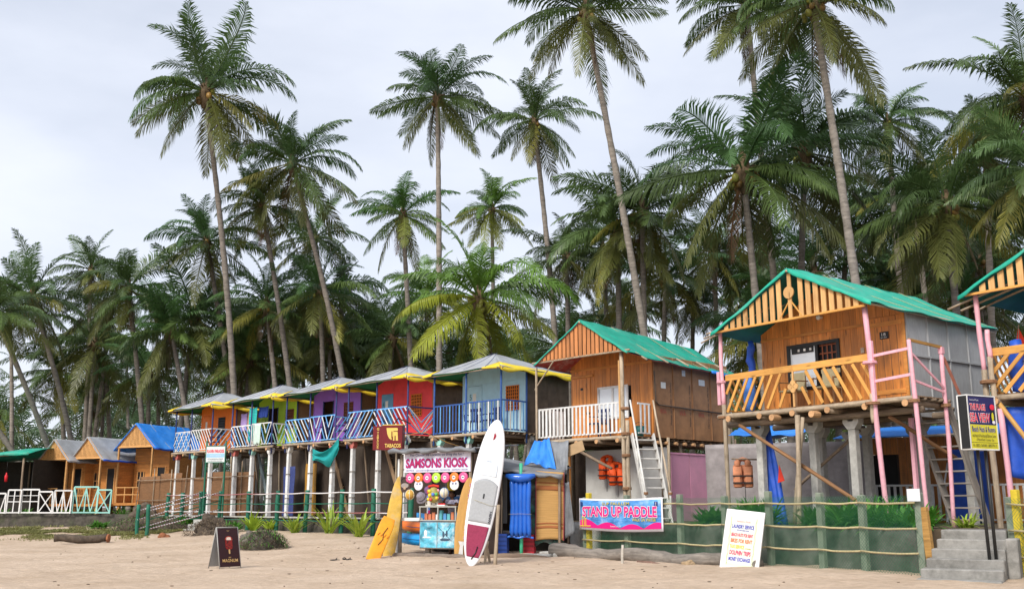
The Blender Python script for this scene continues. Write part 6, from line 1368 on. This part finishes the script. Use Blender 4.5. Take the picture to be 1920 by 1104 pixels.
MB().cbox(x0, x0+.88, 0, .03, z0, z0+.66, .004).obj('board', flat('sign_pale', (.68, .72, .72), .4), b); MB().box(x0+.02, x0+.86, -.004, -.001, z0+.2, z0+.36).obj('blue_band', flat('sign_sky', (.30, .55, .78)), b)
for (a, c, e, f) in ((x0-.03, x0+.91, z0-.03, z0), (x0-.03, x0+.91, z0+.66, z0+.69), (x0-.03, x0, z0, z0+.66), (x0+.88, x0+.91, z0, z0+.66)): MB().box(a, c, -.012, .035, e, f).obj('frame', M('frame_green', (.02, .15, .09), .5, .1, 5), b)
text('lettering', 'FLAVIN PARADISE', .80, .14, flat('sign_red', (.75, .02, .06)), b, (x0+.44, -.005, z0+.46), bold=.02); text('lettering', 'COTTAGES', .5, .06, WHI, b, (x0+.44, -.006, z0+.28)); text('lettering', 'ATTACHED BATH & TOILET', .72, .05, SK, b, (x0+.44, -.003, z0+.13)); text('lettering', 'MOB. 9822 ROOMS AVAILABLE', .66, .035, SK, b, (x0+.44, -.003, z0+.05))
for x in (x0-.02, x0+.88): pole('pole', (x, .05, -.3), (x, .05, z0+.9), .04, MATS['frame_green'], b)
lt = thing('lamp_cable', 'small white bulb on a cable hanging under the red hut deck', 'lamp', (-3.0, 31.2, 3.35)); rod('cable', [(-.3, .3, .25), (-.2, .1, .12), (.3, .1, .2), (1.0, .4, -.1), (1.5, .6, -.25)], .012, wood('ochre_rail', (.45, .25, .07)), lt); MB().tube([(-.22, .1, .1), (-.14, .08, -.06), (-.12, .08, -.12)], [.035, .045, .04], 10).obj('bulb', flat('lamp_white', (.7, .7, .66)), lt, True)

# ice cream board
ab = thing('a_board', 'folding ice cream advertising board standing on the sand', 'sign', (-6.32, 22.6, beach(-6.3, 22.6)-.01), R(48))
fp = MB().cbox(0, .50, -.015, .01, .03, .86, .004).obj('front_panel', flat('board_dark', (.028, .006, .008), .3), ab); fp.rotation_euler = (R(-14), 0, 0); fp.location = (-.06, -.14, 0)
bp_ = MB().cbox(0, .50, -.01, .015, .03, .86, .004).obj('back_panel', GPLY, ab); bp_.rotation_euler = (R(14), 0, 0); bp_.location = (-.06, .30, 0)
for (p_, sg_) in ((fp, -1), (bp_, 1)):
    for x in (-.012, .512): rod('frame_tube', [(x, 0, -.02), (x, 0, .88)], .012, flat('tube_grey', (.35, .34, .32), .3), p_, 6)
    rod('frame_tube', [(-.012, 0, .88), (.512, 0, .88)], .012, MATS['tube_grey'], p_, 6)
CHO = flat('choc_red', (.22, .015, .012), .25); q = MB(); q.prism([(.165+.085*(1-math.cos(a))*0+.085+.085*math.cos(a), .60+.075*math.sin(a)) for a in [math.pi*i/12 for i in range(13)]]+[(.165, .44), (.19, .40), (.31, .40), (.335, .44)], -.024, -.0155); q.obj('ice_lolly', CHO, fp)
MB().prism([(.19, .60), (.31, .60), (.30, .655), (.25, .665), (.2, .655)], -.027, -.0245).obj('bitten_top', flat('cream', (.75, .6, .5)), fp); MB().prism([(.232, .40), (.268, .40), (.266, .31), (.25, .30), (.234, .31)], -.022, -.0155).obj('stick', flat('stick_wood', (.55, .35, .15)), fp)
rg = random.Random(8)
for i in range(12): MB().ell((rg.uniform(.185, .315), -.0245, rg.uniform(.42, .58)), (.012, .003, .012), 6, 4).obj('choc_piece', flat('choc_dark', (.04, .008, .006), .25), fp)
rod('lolly_rim', [(.25+.088*math.cos(a), -.024, .60+.078*math.sin(a)) for a in [math.pi*i/12 for i in range(13)]], .005, flat('rim_red', (.6, .08, .04)), fp, 4)
GOLDI = flat('gold_ink', (.62, .40, .16), .4); text('lettering', 'MAGNUM', .38, .07, GOLDI, fp, (.25, -.018, .16), bold=.01); text('lettering', 'MY', .06, .03, GOLDI, fp, (.25, -.018, .225)); text('lettering', 'NEW', .07, .018, GOLDI, fp, (.25, -.018, .80)); rod('stay', [(.24, .05, .42), (.24, .27, .42)], .006, MATS['tube_grey'], ab)

# ================================================================ rope fence in front of the painted row
GRN = M('post_green', (.012, .14, .085), .6, .2, 6, bump=.2, dirt=(.05, .1, .07), dirt_amt=.5)
RW = M('red_white_rope', (.62, .55, .56), .8, .1, 6, bump=0)
tn = RW.node_tree; l_ = tn.links.new; wv = tn.nodes.new('ShaderNodeTexWave'); wv.inputs['Scale'].default_value = 3.2; wv.bands_direction = 'DIAGONAL'; tcn = next(n for n in tn.nodes if n.type == 'TEX_COORD'); l_(tcn.outputs['Object'], wv.inputs['Vector'])
rp_ = tn.nodes.new('ShaderNodeValToRGB'); rp_.color_ramp.interpolation = 'CONSTANT'; rp_.color_ramp.elements[0].color = (.30, .10, .10, 1); rp_.color_ramp.elements[1].position = .28; rp_.color_ramp.elements[1].color = (.72, .70, .70, 1); l_(wv.outputs['Fac'], rp_.inputs['Fac']); b_ = next(n for n in tn.nodes if n.type == 'BSDF_PRINCIPLED'); l_(rp_.outputs['Color'], b_.inputs['Base Color'])
rf = thing('rope_fence', 'green post fence with red and white ropes before the white stilts', 'fence', (-10.64, 41.78, .3))
PF = [(-15.6, 46.75), (-14.6, 45.8), (-13.2, 44.35), (-10.64, 41.78), (-9.14, 40.25), (-7.75, 38.85), (-6.14, 37.22), (-4.8, 35.85), (-3.4, 34.4)]
def rp(p): return V3(p[0]+10.64, p[1]-41.78, -.3)
for (x, y) in PF: pole('post', rp((x, y))+V3(0, 0, .15), rp((x, y))+V3(random.uniform(-.03, .08), 0, 1.92), .085, GRN, rf, wob=.05, n=10)
for z, m in ((1.82, RW), (1.44, GRN), (1.12, RW), (.82, GRN)):
    for a, b in zip(PF, PF[1:]): rod('rope', [rp(a).lerp(rp(b), i/6)+V3(-.06, -.06, z-.03*math.sin(math.pi*i/6)) for i in range(7)], .024 if m is RW else .018, m, rf, 5)
# sloping hand ropes beside the little steps
hr = thing('stair_ropes', 'sloping red and white hand ropes of the small steps at left', 'railing', (-13.6, 41.8, .15))
for k, (a, b) in enumerate((((-1.15, -.9, 0), (.35, 2.2, .75)), ((-.55, -1.5, 0), (1.35, 1.6, .75)))):
    a = V3(*a); b = V3(*b)
    for p in (a, b): pole('post', p+V3(0, 0, -.1), p+V3(0, 0, 1.05 if p is b else 1.25), .075, GRN, hr, n=10)
    for z, m in ((1.0, RW), (.66, GRN if k else RW), (.3, RW)): rod('rope', [a.lerp(b, i/6)+V3(0, -.05, z-.03*math.sin(math.pi*i/6)) for i in range(7)], .024 if m is RW else .018, m, hr, 5)
stp = thing('path_steps', 'small rough concrete steps between the sloping ropes', 'steps', (-13.2, 42.3, .1), R(-20))
for k in range(4): MB().cbox(-.55, .55, .35*k, .35*k+.5, -.1, .12+.19*k, .02).obj('step', CONC, stp)

# white and mint picket panels on the low wall at the far left
pf = thing('picket_panels', 'row of white and mint picket panels on the low dark wall', 'fence', (-26.0, 48.6, .98), R(-2.8))
x = -.6; kinds = ['ladder', 'v', 'v', 'grid', 'grid', 'x', 'v', 'vm', 'xm']
for i, kd in enumerate(kinds):
    wd = (.85, .98, .95, .62, .82, .66, .82, 1.15, .62)[i]; ht = (.9, 1.05, .92, 1.08, 1.1, 1.0, 1.05, 1.22, 1.08)[i]; m = TEAL if 'm' in kd else WH; tl = random.uniform(-.03, .04)
    def pt(a, b): return V3(x+wd*a+tl*ht*b, .05*math.sin(i*2), .02+ht*b)
    N_ = (0, -1, 0); bw = .062
    fr = slat('panel_frame', pt(0, 0), pt(0, 1), bw, .035, m, pf, N_)
    slat('panel_frame', pt(1, 0), pt(1, 1), bw, .035, m, pf, N_); slat('panel_frame', pt(0, 1), pt(1, 1), bw*1.15, .036, m, pf, N_); slat('panel_frame', pt(0, .04), pt(1, .04), bw, .036, m, pf, N_)
    if kd[0] == 'v':
        for (a, b) in ((.02, .25), (.25, .5), (.5, .75), (.75, .98)): up_ = a in (.25, .75); slat('panel_slat', pt(a, .05 if up_ else .95), pt(b, .95 if up_ else .05), .05, .02, m, pf, N_)
        slat('panel_slat', pt(.5, .04), pt(.5, .96), .06, .022, m, pf, N_)
    elif kd[0] == 'x': slat('panel_slat', pt(.05, .08), pt(.95, .92), .05, .02, m, pf, N_); slat('panel_slat', pt(.05, .92), pt(.95, .08), .05, .024, m, pf, N_)
    elif kd == 'grid': slat('panel_slat', pt(.5, .04), pt(.5, .96), .05, .02, m, pf, N_); slat('panel_slat', pt(0, .5), pt(1, .5), .04, .024, m, pf, N_); slat('panel_slat', pt(0, .75), pt(1, .75), .03, .024, m, pf, N_)
    else: slat('panel_slat', pt(.35, .04), pt(.35, .96), .05, .02, m, pf, N_); slat('panel_slat', pt(0, .5), pt(1, .5), .05, .024, m, pf, N_)
    x += wd+.05
for i, xx in enumerate((-24.2, -23.2, -21.3, -20.2, -18.6)): plant('wall_plant', ('first', 'second', 'third', 'fourth', 'last')[i]+' green plant behind the picket panels, counted from the left', (xx, 49.3, .9), 60, .7, .5, .07, GREEN1, 300+i, .3, .9, 'plant', 'plants behind the picket panels')

# ================================================================ sand edge: mounds, roots, logs, lilies, grass
ROOT = M('root_mass', (.10, .075, .055), .95, .5, 6, bump=1.0, dirt=(.03, .025, .02), dirt_amt=.6, dirt_scale=4)
def fuzz(name, label, p, r, sq, n, ht, mats, seed, cat='grass'):
    """dry stalks and rootlets covering a mound"""
    rg = random.Random(seed); t = thing(name, label, cat, p)
    for q, m in enumerate(mats):
        mb = MB()
        for i in range(n):
            a = rg.uniform(0, 6.283); e = math.asin(rg.random()); d = Vector((math.cos(a)*math.cos(e), math.sin(a)*math.cos(e), math.sin(e)))
            c = Vector((d.x*r*sq[0], d.y*r*sq[1], d.z*r*sq[2]))*rg.uniform(.9, 1.05)
            blades(mb, c, 1, ht*rg.uniform(.5, 1.3), .02, .018, rg, 1.4, .0)
        mb.obj('stalks', m, t)
    return t
DRYG = M('dry_stalk', (.20, .155, .10), .95, .4, 4, bump=0); DRKG = M('dark_rootlet', (.07, .052, .04), .95, .4, 4, bump=0)
fuzz('mound_grass', 'dry stalks and green sprigs covering the dark rock mound', (-7.35, 30.9, .1), .70, (1, .75, .75), 620, .22, (DRYG, DRKG, GREEN1), 61)
fuzz('root_fringe', 'tangle of rootlets around the uprooted stump', (-11.3, 39.0, .2), 1.0, (1, .8, .6), 700, .25, (DRKG, DRYG), 62, 'roots')
fuzz('bank_grass', 'dry grass and weeds over the earth bank at left', (-15.2, 43.6, .25), 1.4, (1.1, .85, .5), 700, .28, (DRYG, DRKG, GREEN1), 63)
rock('root_mound', 'grassy dark rock mound on the sand left of centre', (-7.55, 31.0, .08), .68, RK, 5, 'rock', (1.0, .7, .75))
rock('tree_root', 'dark uprooted tree stump at the foot of the small steps', (-11.5, 39.6, .62), .52, ROOT, 9, 'stump', (1.0, .8, .72), rough=.6); rock('tree_root', 'spreading root base below the dark stump', (-11.2, 38.9, .15), .8, ROOT, 12, 'stump', (1.0, .7, .42), rough=.6)
rock('tree_root', 'sawn dark stump leaning on the grassy bank at left', (-15.9, 44.6, .95), .55, ROOT, 15, 'stump', (1.0, .8, .85), rough=.5); rock('earth_bank', 'dark earth bank under the leaning sawn stump', (-15.2, 43.6, .2), 1.3, ROOT, 19, 'bank', (1.1, .8, .45), rough=.4)
lg_ = log('fallen_log', 'short dark log with orange sawn end lying on the sand at left', (-16.1, 36.6, .2), (-14.35, 36.9, .22), .13, .15, ROOT, 10); o = MB().tube([(0, 0, 0), (.06, 0, 0)], .15, 12, jit=.06).obj('sawn_end', M('fresh_cut', (.26, .10, .045), .9, .35, 8, bump=.5), None, False, (-14.33, 36.9, .22)); o.parent = lg_; o.matrix_parent_inverse = lg_.matrix_basis.inverted(); o['label'] = 'orange sawn end of the log'
rock('cut_block', 'orange sawn wood block near the small steps', (-12.9, 38.6, .18), .2, M('fresh_cut', (.45, .15, .05)), 21, 'wood', (1.2, .8, .8)); 
for i, (px, py, s) in enumerate(((-10.2, 41.0, .95), (-9.4, 40.3, .6), (-8.05, 38.6, .95), (-6.5, 37.0, 1.35), (-5.2, 35.4, 1.15))):
    plant('spider_lily', ('first', 'small second', 'third', 'tall fourth', 'fifth')[i]+' yellow green spider lily along the stone wall, from the left', (px, py, beach(px, py)-.02), 40, s*1.4, .25, .085, GREEN2, 500+i, .75, .8, 'plant', 'spider lilies along the stone wall')
for i, (px, py, z, s) in enumerate(((-16.4, 46.0, .8, 1.0), (-14.3, 45.6, .5, .8), (-15.2, 42.9, .4, .55), (-11.0, 40.9, .4, .7), (-10.9, 39.9, .35, .5), (-18.6, 46.8, .4, .6))):
    plant('beach_bush', ('leafy bush right of the picket panels', 'low bush beside the left green post', 'small weeds on the earth bank', 'green shrub between the stump and the first lily', 'small green shrub at the stump foot', 'weeds at the base of the low dark wall')[i], (px, py, z), 150, s, .7, .07, GREEN1, 600+i, .2, .9, 'bush')
mb = MB(); rg = random.Random(31)
for i in range(24000):
    u = rg.random(); x = -25+11.5*u; yc = 43.6-.9*(u-.5)+1.3*math.sin(u*5); y = yc+rg.gauss(0, 1.2)
    if noise.noise((x*.7, y*.7, 1)) < -.12: continue
    blades(mb, (x, y, beach(x, y)-.01), 2, .2, .1, .03, rg, .8, .5)
o = stuff(mb.obj('dune_grass', GRASS)); tag(o, 'patchy dry green grass on the sandy bank at left', 'grass')
mb = MB()
for i in range(230):   # scattered leaf litter and shell bits
    x = rg.uniform(-14, 9); y = rg.uniform(16.5, 33)
    if inside(x, y): continue
    if edge_dist(x, y) > 6 and rg.random() < .6: continue
    mb.ell((x, y, beach(x, y)+.008), (rg.uniform(.01, .045), rg.uniform(.008, .02), .008), 6, 4)
o = stuff(mb.obj('beach_litter', M('leaf_litter', (.13, .09, .06), .95, .5, 3, bump=0))); tag(o, 'scattered leaf and husk litter on the sand', 'litter')
# ================================================================ coconut palms
def leaf_material(name, trans=0.34):
    m = M(name, (1, 1, 1), rough=0.42, var=0.28, scale=1.2, bump=0.0, ov=0.18, spec=0.5, trans=trans, use_obj_col=True)
    return m
LEAF = leaf_material('palm_leaf')
TRUNK = M('palm_trunk', (0.235, 0.205, 0.175), 0.9, 0.42, 2.2, stretch=(1.2, 1.2, 5), bump=0.7, ov=0.22, dirt=(0.08, 0.068, 0.055), dirt_amt=0.75, dirt_scale=1.5)
FIBRE = M('palm_fibre', (0.13, 0.09, 0.05), 0.95, 0.5, 10, stretch=(1, 1, 0.3), bump=0.8)
NUT = M('coconut_husk', (0.22, 0.13, 0.035), 0.45, 0.3, 6, bump=0.1, ov=0.5)
NUTG = M('green_coconut', (0.22, 0.22, 0.04), 0.4, 0.2, 6, bump=0.1, ov=0.3)

def frond_mesh(elev, seed, Ln=4.9, n=64, droop=1.0, dead=False, wid=0.08):
    """one pinnate leaf: arching midrib along +X in the XZ plane with two rows of hanging leaflets"""
    rg = random.Random(seed); segs = 14; pts = []; tan = []
    a0 = R(elev); bend = R({True: 38, False: 72}[elev < -5])*rg.uniform(0.7, 1.35)*(0.8+0.35*(elev > 20))*droop
    if elev > 70: bend *= 0.62
    p = Vector((0.12, 0, 0)); side = rg.uniform(-0.3, 0.3); step = Ln/segs
    for i in range(segs+1):
        t = i/segs; a = max(a0-bend*t**1.35, R(-84)); yw = side*t*t
        d = Vector((math.cos(a)*math.cos(yw), math.cos(a)*math.sin(yw), math.sin(a))); pts.append(p.copy()); tan.append(d); p += d*step
    mb = MB(); mb.tube(pts, [0.05*(1-0.85*i/segs)+0.006 for i in range(segs+1)], 4, caps=False)
    V = []; F = []
    tw = rg.uniform(-0.25, 0.25)
    for k in range(n):
        t = 0.13+0.87*(k+0.5)/n; x = t*segs; i = min(int(x), segs-1); fr = x-i
        c = pts[i].lerp(pts[i+1], fr); d = tan[i].lerp(tan[i+1], fr).normalized()
        sd0 = d.cross(Vector((0, 0, 1)))
        sd0 = sd0.normalized() if sd0.length > 0.05 else Vector((0, -1, 0))
        upv = sd0.cross(d).normalized()
        prof = (min(1, (t-0.08)/0.22)**0.7)*(1-max(0, (t-0.45)/0.55)**1.8*0.72)
        for sgn in (-1, 1):
            if rg.random() < 0.04: continue
            sweep = R(68-34*t)+rg.uniform(-0.12, 0.12)
            l = 1.22*prof*rg.uniform(0.82, 1.1)*(0.7 if dead else 1)
            dih = (0.45 if elev > 30 else 0.15)-0.25*t+rg.uniform(-0.15, 0.15)+tw*sgn
            dr = d*math.cos(sweep)+sd0*(sgn*math.sin(sweep)*math.cos(dih))+upv*(math.sin(sweep)*math.sin(dih))
            g = ((0.34 if elev > 60 else 0.62) if elev > 30 else 0.95)*rg.uniform(0.55, 1.45)*(1.8 if dead else 1)
            mid = c+dr*(l*0.5)+Vector((0, 0, -0.10*g*l))
            tip = mid+(dr*(0.5*l)+Vector((0, 0, -0.85*g*l))).normalized()*(l*0.5)
            wv = d*(wid*0.5*(0.6 if dead else 1)); q = len(V)
            V += [c-wv*0.5, c+wv*0.5, mid+wv, mid-wv, tip]
            F += [(q, q+1, q+2, q+3), (q+3, q+2, q+4)]
    mb.add(V, F)
    return mb.mesh('frond', LEAF)
ELEVS = [80, 66, 52, 38, 24, 8, -10, -30, -52]
FROND = {e: [frond_mesh(e, e*13+j, Ln=(4.9, 4.5, 5.2, 4.7)[j]) for j in range(4)] for e in ELEVS}
FDEAD = [frond_mesh(-66, 900+j, 3.4, 46, 0.6, True) for j in range(2)]
FROND_LO = {e: frond_mesh(e, e*17+5, n=34, wid=0.085) for e in ELEVS}
NUTM = MB().ell((0, 0, 0), (0.125, 0.125, 0.155), 9, 7).mesh('coconut', NUT, True)
NUTGM = MB().ell((0, 0, 0), (0.12, 0.12, 0.15), 9, 7).mesh('coconut', NUTG, True)
_h = MB()
_h.tube([(0, 0, -0.9), (0, 0, -0.45), (0, 0, -0.1), (0, 0, 0.3), (0, 0, 0.9)], [0.13, 0.24, 0.33, 0.22, 0.03], 10, jit=0.14)
for k in range(16):
    a = k*2.4; b = R(20+50*random.random()); c = Vector((math.cos(a)*math.cos(b), math.sin(a)*math.cos(b), math.sin(b)-0.3))
    _h.tube([c*0.1, c*0.4, c*0.75+Vector((0, 0, -0.1))], [0.07, 0.045, 0.01], 4)
HEART = _h.mesh('crown', FIBRE)

def palm(base, top, k, nuts, yellow, label, group, rg, nf=25, tint=1.0, simple=False):
    bx, by = base; bz = gz(bx, by)-0.1
    root = thing('coconut_palm', label, 'palm tree', (bx, by, bz), 0, group)
    T = Vector(top)-Vector((bx, by, bz)); hgt = T.z; n = max(10, int(hgt*2.2))
    bow = Vector((T.x, T.y, 0))*rg.uniform(0.15, 0.45)+Vector((rg.uniform(-.03, .03), rg.uniform(-.03, .03), 0))*hgt
    pts = []; rad = []
    for i in range(n+1):
        t = i/n; p = Vector((T.x*t, T.y*t, T.z*t))+bow*(-math.sin(math.pi*t)*0.22)
        pts.append(p); rad.append(((0.095 if simple else 0.115)+0.06*(1-t)+0.12*max(0, 1-t*hgt/1.6)**2)*(1.07 if i % 2 else 0.94)*(0.9+0.12*k))
    MB().tube(pts, rad, 9, jit=0.03).obj('trunk', TRUNK, root, True)
    cr = inst('crown', HEART, root, T+Vector((0, 0, 0.1)), (0, 0, rg.uniform(0, 6)), k*0.88)
    az = rg.uniform(0, 6.28)
    hue = rg.uniform(-0.02, 0.02)
    for i in range(nf):
        f = (i+0.5)/nf; e = 84-f**1.05*142+rg.uniform(-15, 15)
        ec = min(ELEVS, key=lambda q: abs(q-e)); me = FROND_LO[ec] if simple else rg.choice(FROND[ec])
        az += 2.39996+rg.uniform(-0.5, 0.5)
        o = bpy.data.objects.new('frond', me); link(o, cr)
        o.rotation_euler = (rg.uniform(-0.55, 0.55), rg.uniform(-0.15, 0.15), az); s = rg.uniform(0.74, 1.1)*(0.86 if e > 62 else 1.0); o.scale = (s, s, s)
        o.location = (0, 0, 0.25*(1-f)-0.1)
        g = (0.078+hue*0.6, 0.145, 0.045)
        if e < 10: g = (0.098, 0.155, 0.04)
        if e < -25: g = (0.135, 0.15, 0.04)
        if e < 5 and rg.random() < 0.11: g = (0.24, 0.23, 0.045)
        if yellow:
            g = (g[0]*1.25, g[1]*1.3, g[2]*1.0)
            if yellow == 2: g = (0.12, 0.23, 0.035) if e > 5 else ((0.19, 0.21, 0.025) if rg.random() < 0.5 else (0.26, 0.29, 0.03))
        b = tint*rg.uniform(0.75, 1.25)
        o.color = (g[0]*b, g[1]*b, g[2]*b, 1)
    if not simple:
        for j in range(rg.choice((1, 2, 2, 3))):
            o = inst('dead_frond', rg.choice(FDEAD), cr, (0, 0, -0.35), (0, rg.uniform(-0.1, 0.15), rg.uniform(0, 6.3)), rg.uniform(0.7, 0.95))
            o.color = (0.16*rg.uniform(.7, 1.2), 0.095, 0.045, 1)
    for j in range(nuts):
        a = j*2.1+rg.uniform(0, 0.8); rr = rg.uniform(0.25, 0.5); me = NUTGM if (yellow or rg.random() < 0.35) else NUTM
        inst('coconut', me, cr, (math.cos(a)*rr, math.sin(a)*rr, rg.uniform(-0.65, 0.0)), (rg.uniform(-.5, .5), rg.uniform(-.5, .5), 0), rg.uniform(0.9, 1.25))
    return root
PALMS = [
    ((-13.7,51.4),(-16.13,50.0,22.58),1.21,6,0,'tall palm at left standing highest above the orange hut'),
    ((-7.9,52.5),(-11.84,52.0,19.3),0.97,6,0,'tall slanting palm just right of the leftmost tall one above the purple hut'),
    ((-3.55,50.0),(-3.92,50.0,22.28),0.89,5,0,'tall upright palm in the sky left of centre above the blue hut'),
    ((2.57,50.0),(1.17,50.0,20.89),0.8,8,0,'tall slim palm in the centre between the two highest crowns'),
    ((6.49,40.0),(3.15,40.0,21.97),0.91,9,0,'tall leaning palm crossing the sky above the brown hut'),
    ((12.23,44.0),(11.07,44.0,24.32),0.94,3,0,'tall palm at the top edge left of the highest right hand palm'),
    ((12.25,34.0),(10.99,34.0,19.19),0.99,9,0,'tall grey trunked palm leaning over the big green roofed hut'),
    ((9.97,38.0),(9.08,38.0,14.12),1.03,14,0,'broad crowned palm with coconuts between the two green roofs'),
    ((6.27,46.0),(6.16,46.0,14.84),0.89,16,0,'shaggy palm with brown coconuts behind the brown hut roof'),
    ((-1.27,41.0),(-1.36,41.0,9.6),0.86,14,1,'low bright green palm with yellow fronds above the blue hut'),
    ((-5.14,54.0),(-6.05,54.0,17.04),0.8,5,1,'medium palm with yellowing fronds above the red hut'),
    ((2.94,52.0),(2.87,52.0,14.12),0.8,6,0,'dark medium palm behind the left end of the brown hut roof'),
    ((-1.36,66.0),(-1.37,66.0,20.92),0.7,0,0,'small palm crown peeking above the bright green palm'),
    ((16.76,37.0),(16.51,37.0,12.4),0.83,18,0,'palm with heavy brown coconut bunches right of the big hut'),
    ((18.94,46.0),(18.07,46.0,19.24),0.73,5,0,'slim palm in the gap right of the tallest grey trunk'),
    ((11.85,42.0),(12.79,42.0,16.32),0.96,4,0,'dark thick trunked palm directly behind the big hut ridge'),
    ((18.81,36.0),(19.46,36.0,16.3),0.79,0,0,'palm crown cut off by the right edge high up'),
    ((17.24,33.0),(17.92,33.0,12.34),0.75,0,0,'drooping palm crown cut off by the right edge at mid height'),
    ((-14.99,56.0),(-17.41,56.0,16.05),0.9,5,0,'medium palm crossing the trunk of the leftmost tall palm'),
    ((-10.98,54.0),(-13.84,54.0,17.51),0.84,6,0,'medium palm tucked under the slanting palm on the left'),
    ((-10.5,60.0),(-12.07,60.0,17.27),0.84,4,0,'palm crown hanging behind the slanting trunk on the left'),
    ((-20.9,58.0),(-22.47,58.0,13.67),0.92,5,0,'palm standing above the blue roofed cabin on the left'),
    ((-17.01,56.0),(-19.06,56.0,10.8),0.86,5,0,'spreading palm between the cabins and the orange hut'),
    ((-23.92,56.0),(-27.08,56.0,12.78),0.93,0,0,'bushy palm with curved grey trunk at far left'),
    ((-27.34,64.0),(-27.31,64.0,16.19),0.75,3,0,'slim palm rising behind the leftmost cabins'),
    ((-24.4,56.5),(-27.01,52.0,11.11),0.79,0,0,'palm crown cut off by the left edge'),
    ((-26.88,68.0),(-27.77,68.0,13.02),0.84,3,0,'palm with straight trunk behind the middle cabin'),
    ((-28.87,66.0),(-29.68,66.0,9.84),0.9,0,0,'low palm above the green awning at far left'),
    ((7.1,60.0),(7.08,60.0,12.95),0.7,6,0,'low palm behind the ridge of the brown hut'),
    ((10.45,58.0),(10.58,58.0,12.88),0.76,3,0,'low palm in the gap between the brown hut and the big hut'),
    ((19.81,52.0),(20.31,52.0,12.68),0.68,3,0,'low palm above the side wall of the big hut'),
    ((-8.66,66.0),(-9.14,66.0,11.96),0.86,3,0,'low dark palm above the purple hut roof'),
    ((-9.89,62.0),(-10.66,62.0,14.02),0.81,0,0,'dark palm behind the slanting trunk above the purple hut'),
    ((-16.12,62.0),(-17.21,62.0,11.99),0.89,3,0,'low palm directly behind the lime hut roof'),
    ((-13.08,66.0),(-14.14,66.0,13.75),0.86,0,0,'low dark palm between the lime and purple huts'),
    ((5.48,56.0),(5.17,56.0,15.58),0.74,3,0,'palm half hidden behind the leaning trunk in the centre'),
    ((20.1,42.0),(20.68,42.0,16.08),0.78,0,0,'palm crown behind the right edge palms'),
    ((11.26,54.0),(11.12,54.0,14.76),0.75,4,0,'palm showing below the broad coconut crown'),
    ((-5.6,64.0),(-5.5,64.0,14.43),0.79,0,0,'palm half hidden left of the bright green palm'),
    ((16.59,52.0),(17.88,52.0,16.02),0.88,0,0,'palm fronds behind the leaning grey trunk on the right'),
    ((-25.3,55.0),(-32.5,55.0,10.5),0.75,0,0,'palm outside the left edge whose leaning trunk enters the picture'),
    ((21.99,48.0),(21.92,48.0,11.14),0.73,0,0,'low palm behind the right hand hut'),
    ((14.82,60.0),(15.47,60.0,13.6),0.74,0,0,'low palm behind the big hut roof on its left'),
]
rg = random.Random(11)
PG = 'coconut palms behind the beach huts'
for i, (b, t, k, n, y, lab) in enumerate(PALMS):
    by = b[1]+rg.uniform(-0.3, 2.0)
    if any(q in lab for q in ('broad', 'heavy', 'thick', 'shaggy', 'bright green', 'right edge', 'middle of')): k *= 1.2
    dark = 0.72 if ('dark' in lab) else 1.0
    palm((b[0], by), t, k, n, (2 if 'bright green' in lab else y), lab, PG, rg, 33 if k > 0.85 else 30, dark*rg.uniform(0.9, 1.12))
# the crowd of palms further back in the grove
for i in range(46):
    Y = rg.uniform(62, 92); fx = rg.uniform(-0.56, 0.56); 
    hz = rg.uniform(6, 12.5)*(1.15 if fx < -0.05 else 0.95)
    X = fx*Y
    palm((X+rg.uniform(-1.5, 1.5), Y), (X, Y, hz), rg.uniform(0.8, 1.0), 0, 0, 'palm deep in the crowded grove behind the huts', 'crowded palms at the back of the grove', rg, 20, rg.uniform(1.0, 1.35), True)
for i in range(34):
    Y = rg.uniform(47, 64) if i < 25 else rg.uniform(55, 66); X = rg.uniform(1, 31) if i < 25 else rg.uniform(-32, -4)
    palm((X+rg.uniform(-1.5, 1.5), Y), (X, Y, rg.uniform(9, 18.5)*(0.8 if X < 6 else 1) if i < 25 else rg.uniform(8, 13)), rg.uniform(0.85, 1.05), 3, 0, 'palm among the dense middle ranks of the grove', 'middle ranks of palms in the grove', rg, 26, rg.uniform(0.9, 1.2), False)
for i in range(9):
    Y = rg.uniform(56, 66); X = -11+13*i/8+rg.uniform(-.6, .6)
    palm((X+rg.uniform(-1, 1), Y), (X, Y, rg.uniform(8.5, 12.5)), rg.uniform(0.85, 1.0), 3, 0, 'palm among the dense middle ranks of the grove', 'middle ranks of palms in the grove', rg, 26, rg.uniform(1.0, 1.25), False)
# far grove that reads as one dark green mass
mb = MB(); rg2 = random.Random(5)
src = {}
for e in ELEVS:
    me = frond_mesh(e, e+3, n=22, wid=0.13); src[e] = ([v.co.copy() for v in me.vertices], [tuple(p.vertices) for p in me.polygons]); bpy.data.meshes.remove(me)
for i in range(190):
    Y = rg2.uniform(84, 135); X = rg2.uniform(-0.62, 0.62)*Y; z = rg2.uniform(2.2, 11.5); az = rg2.uniform(0, 6)
    for j in range(13):
        e = ELEVS[int(j*len(ELEVS)/13)]; az += 2.4; q = Matrix.Translation((X, Y, z)) @ Matrix.Rotation(az, 4, 'Z') @ Matrix.Scale(rg2.uniform(0.9, 1.25), 4)
        vs, fs = src[e]; mb.add([q @ v for v in vs], fs)
    mb.tube([(X+rg2.uniform(-1, 1), Y, 0.5), (X, Y, z)], 0.16, 5)
o = stuff(mb.obj('far_palm_grove', LEAF)); o.color = (0.085, 0.145, 0.06, 1); tag(o, 'mass of distant palms filling the back of the grove', 'palms')
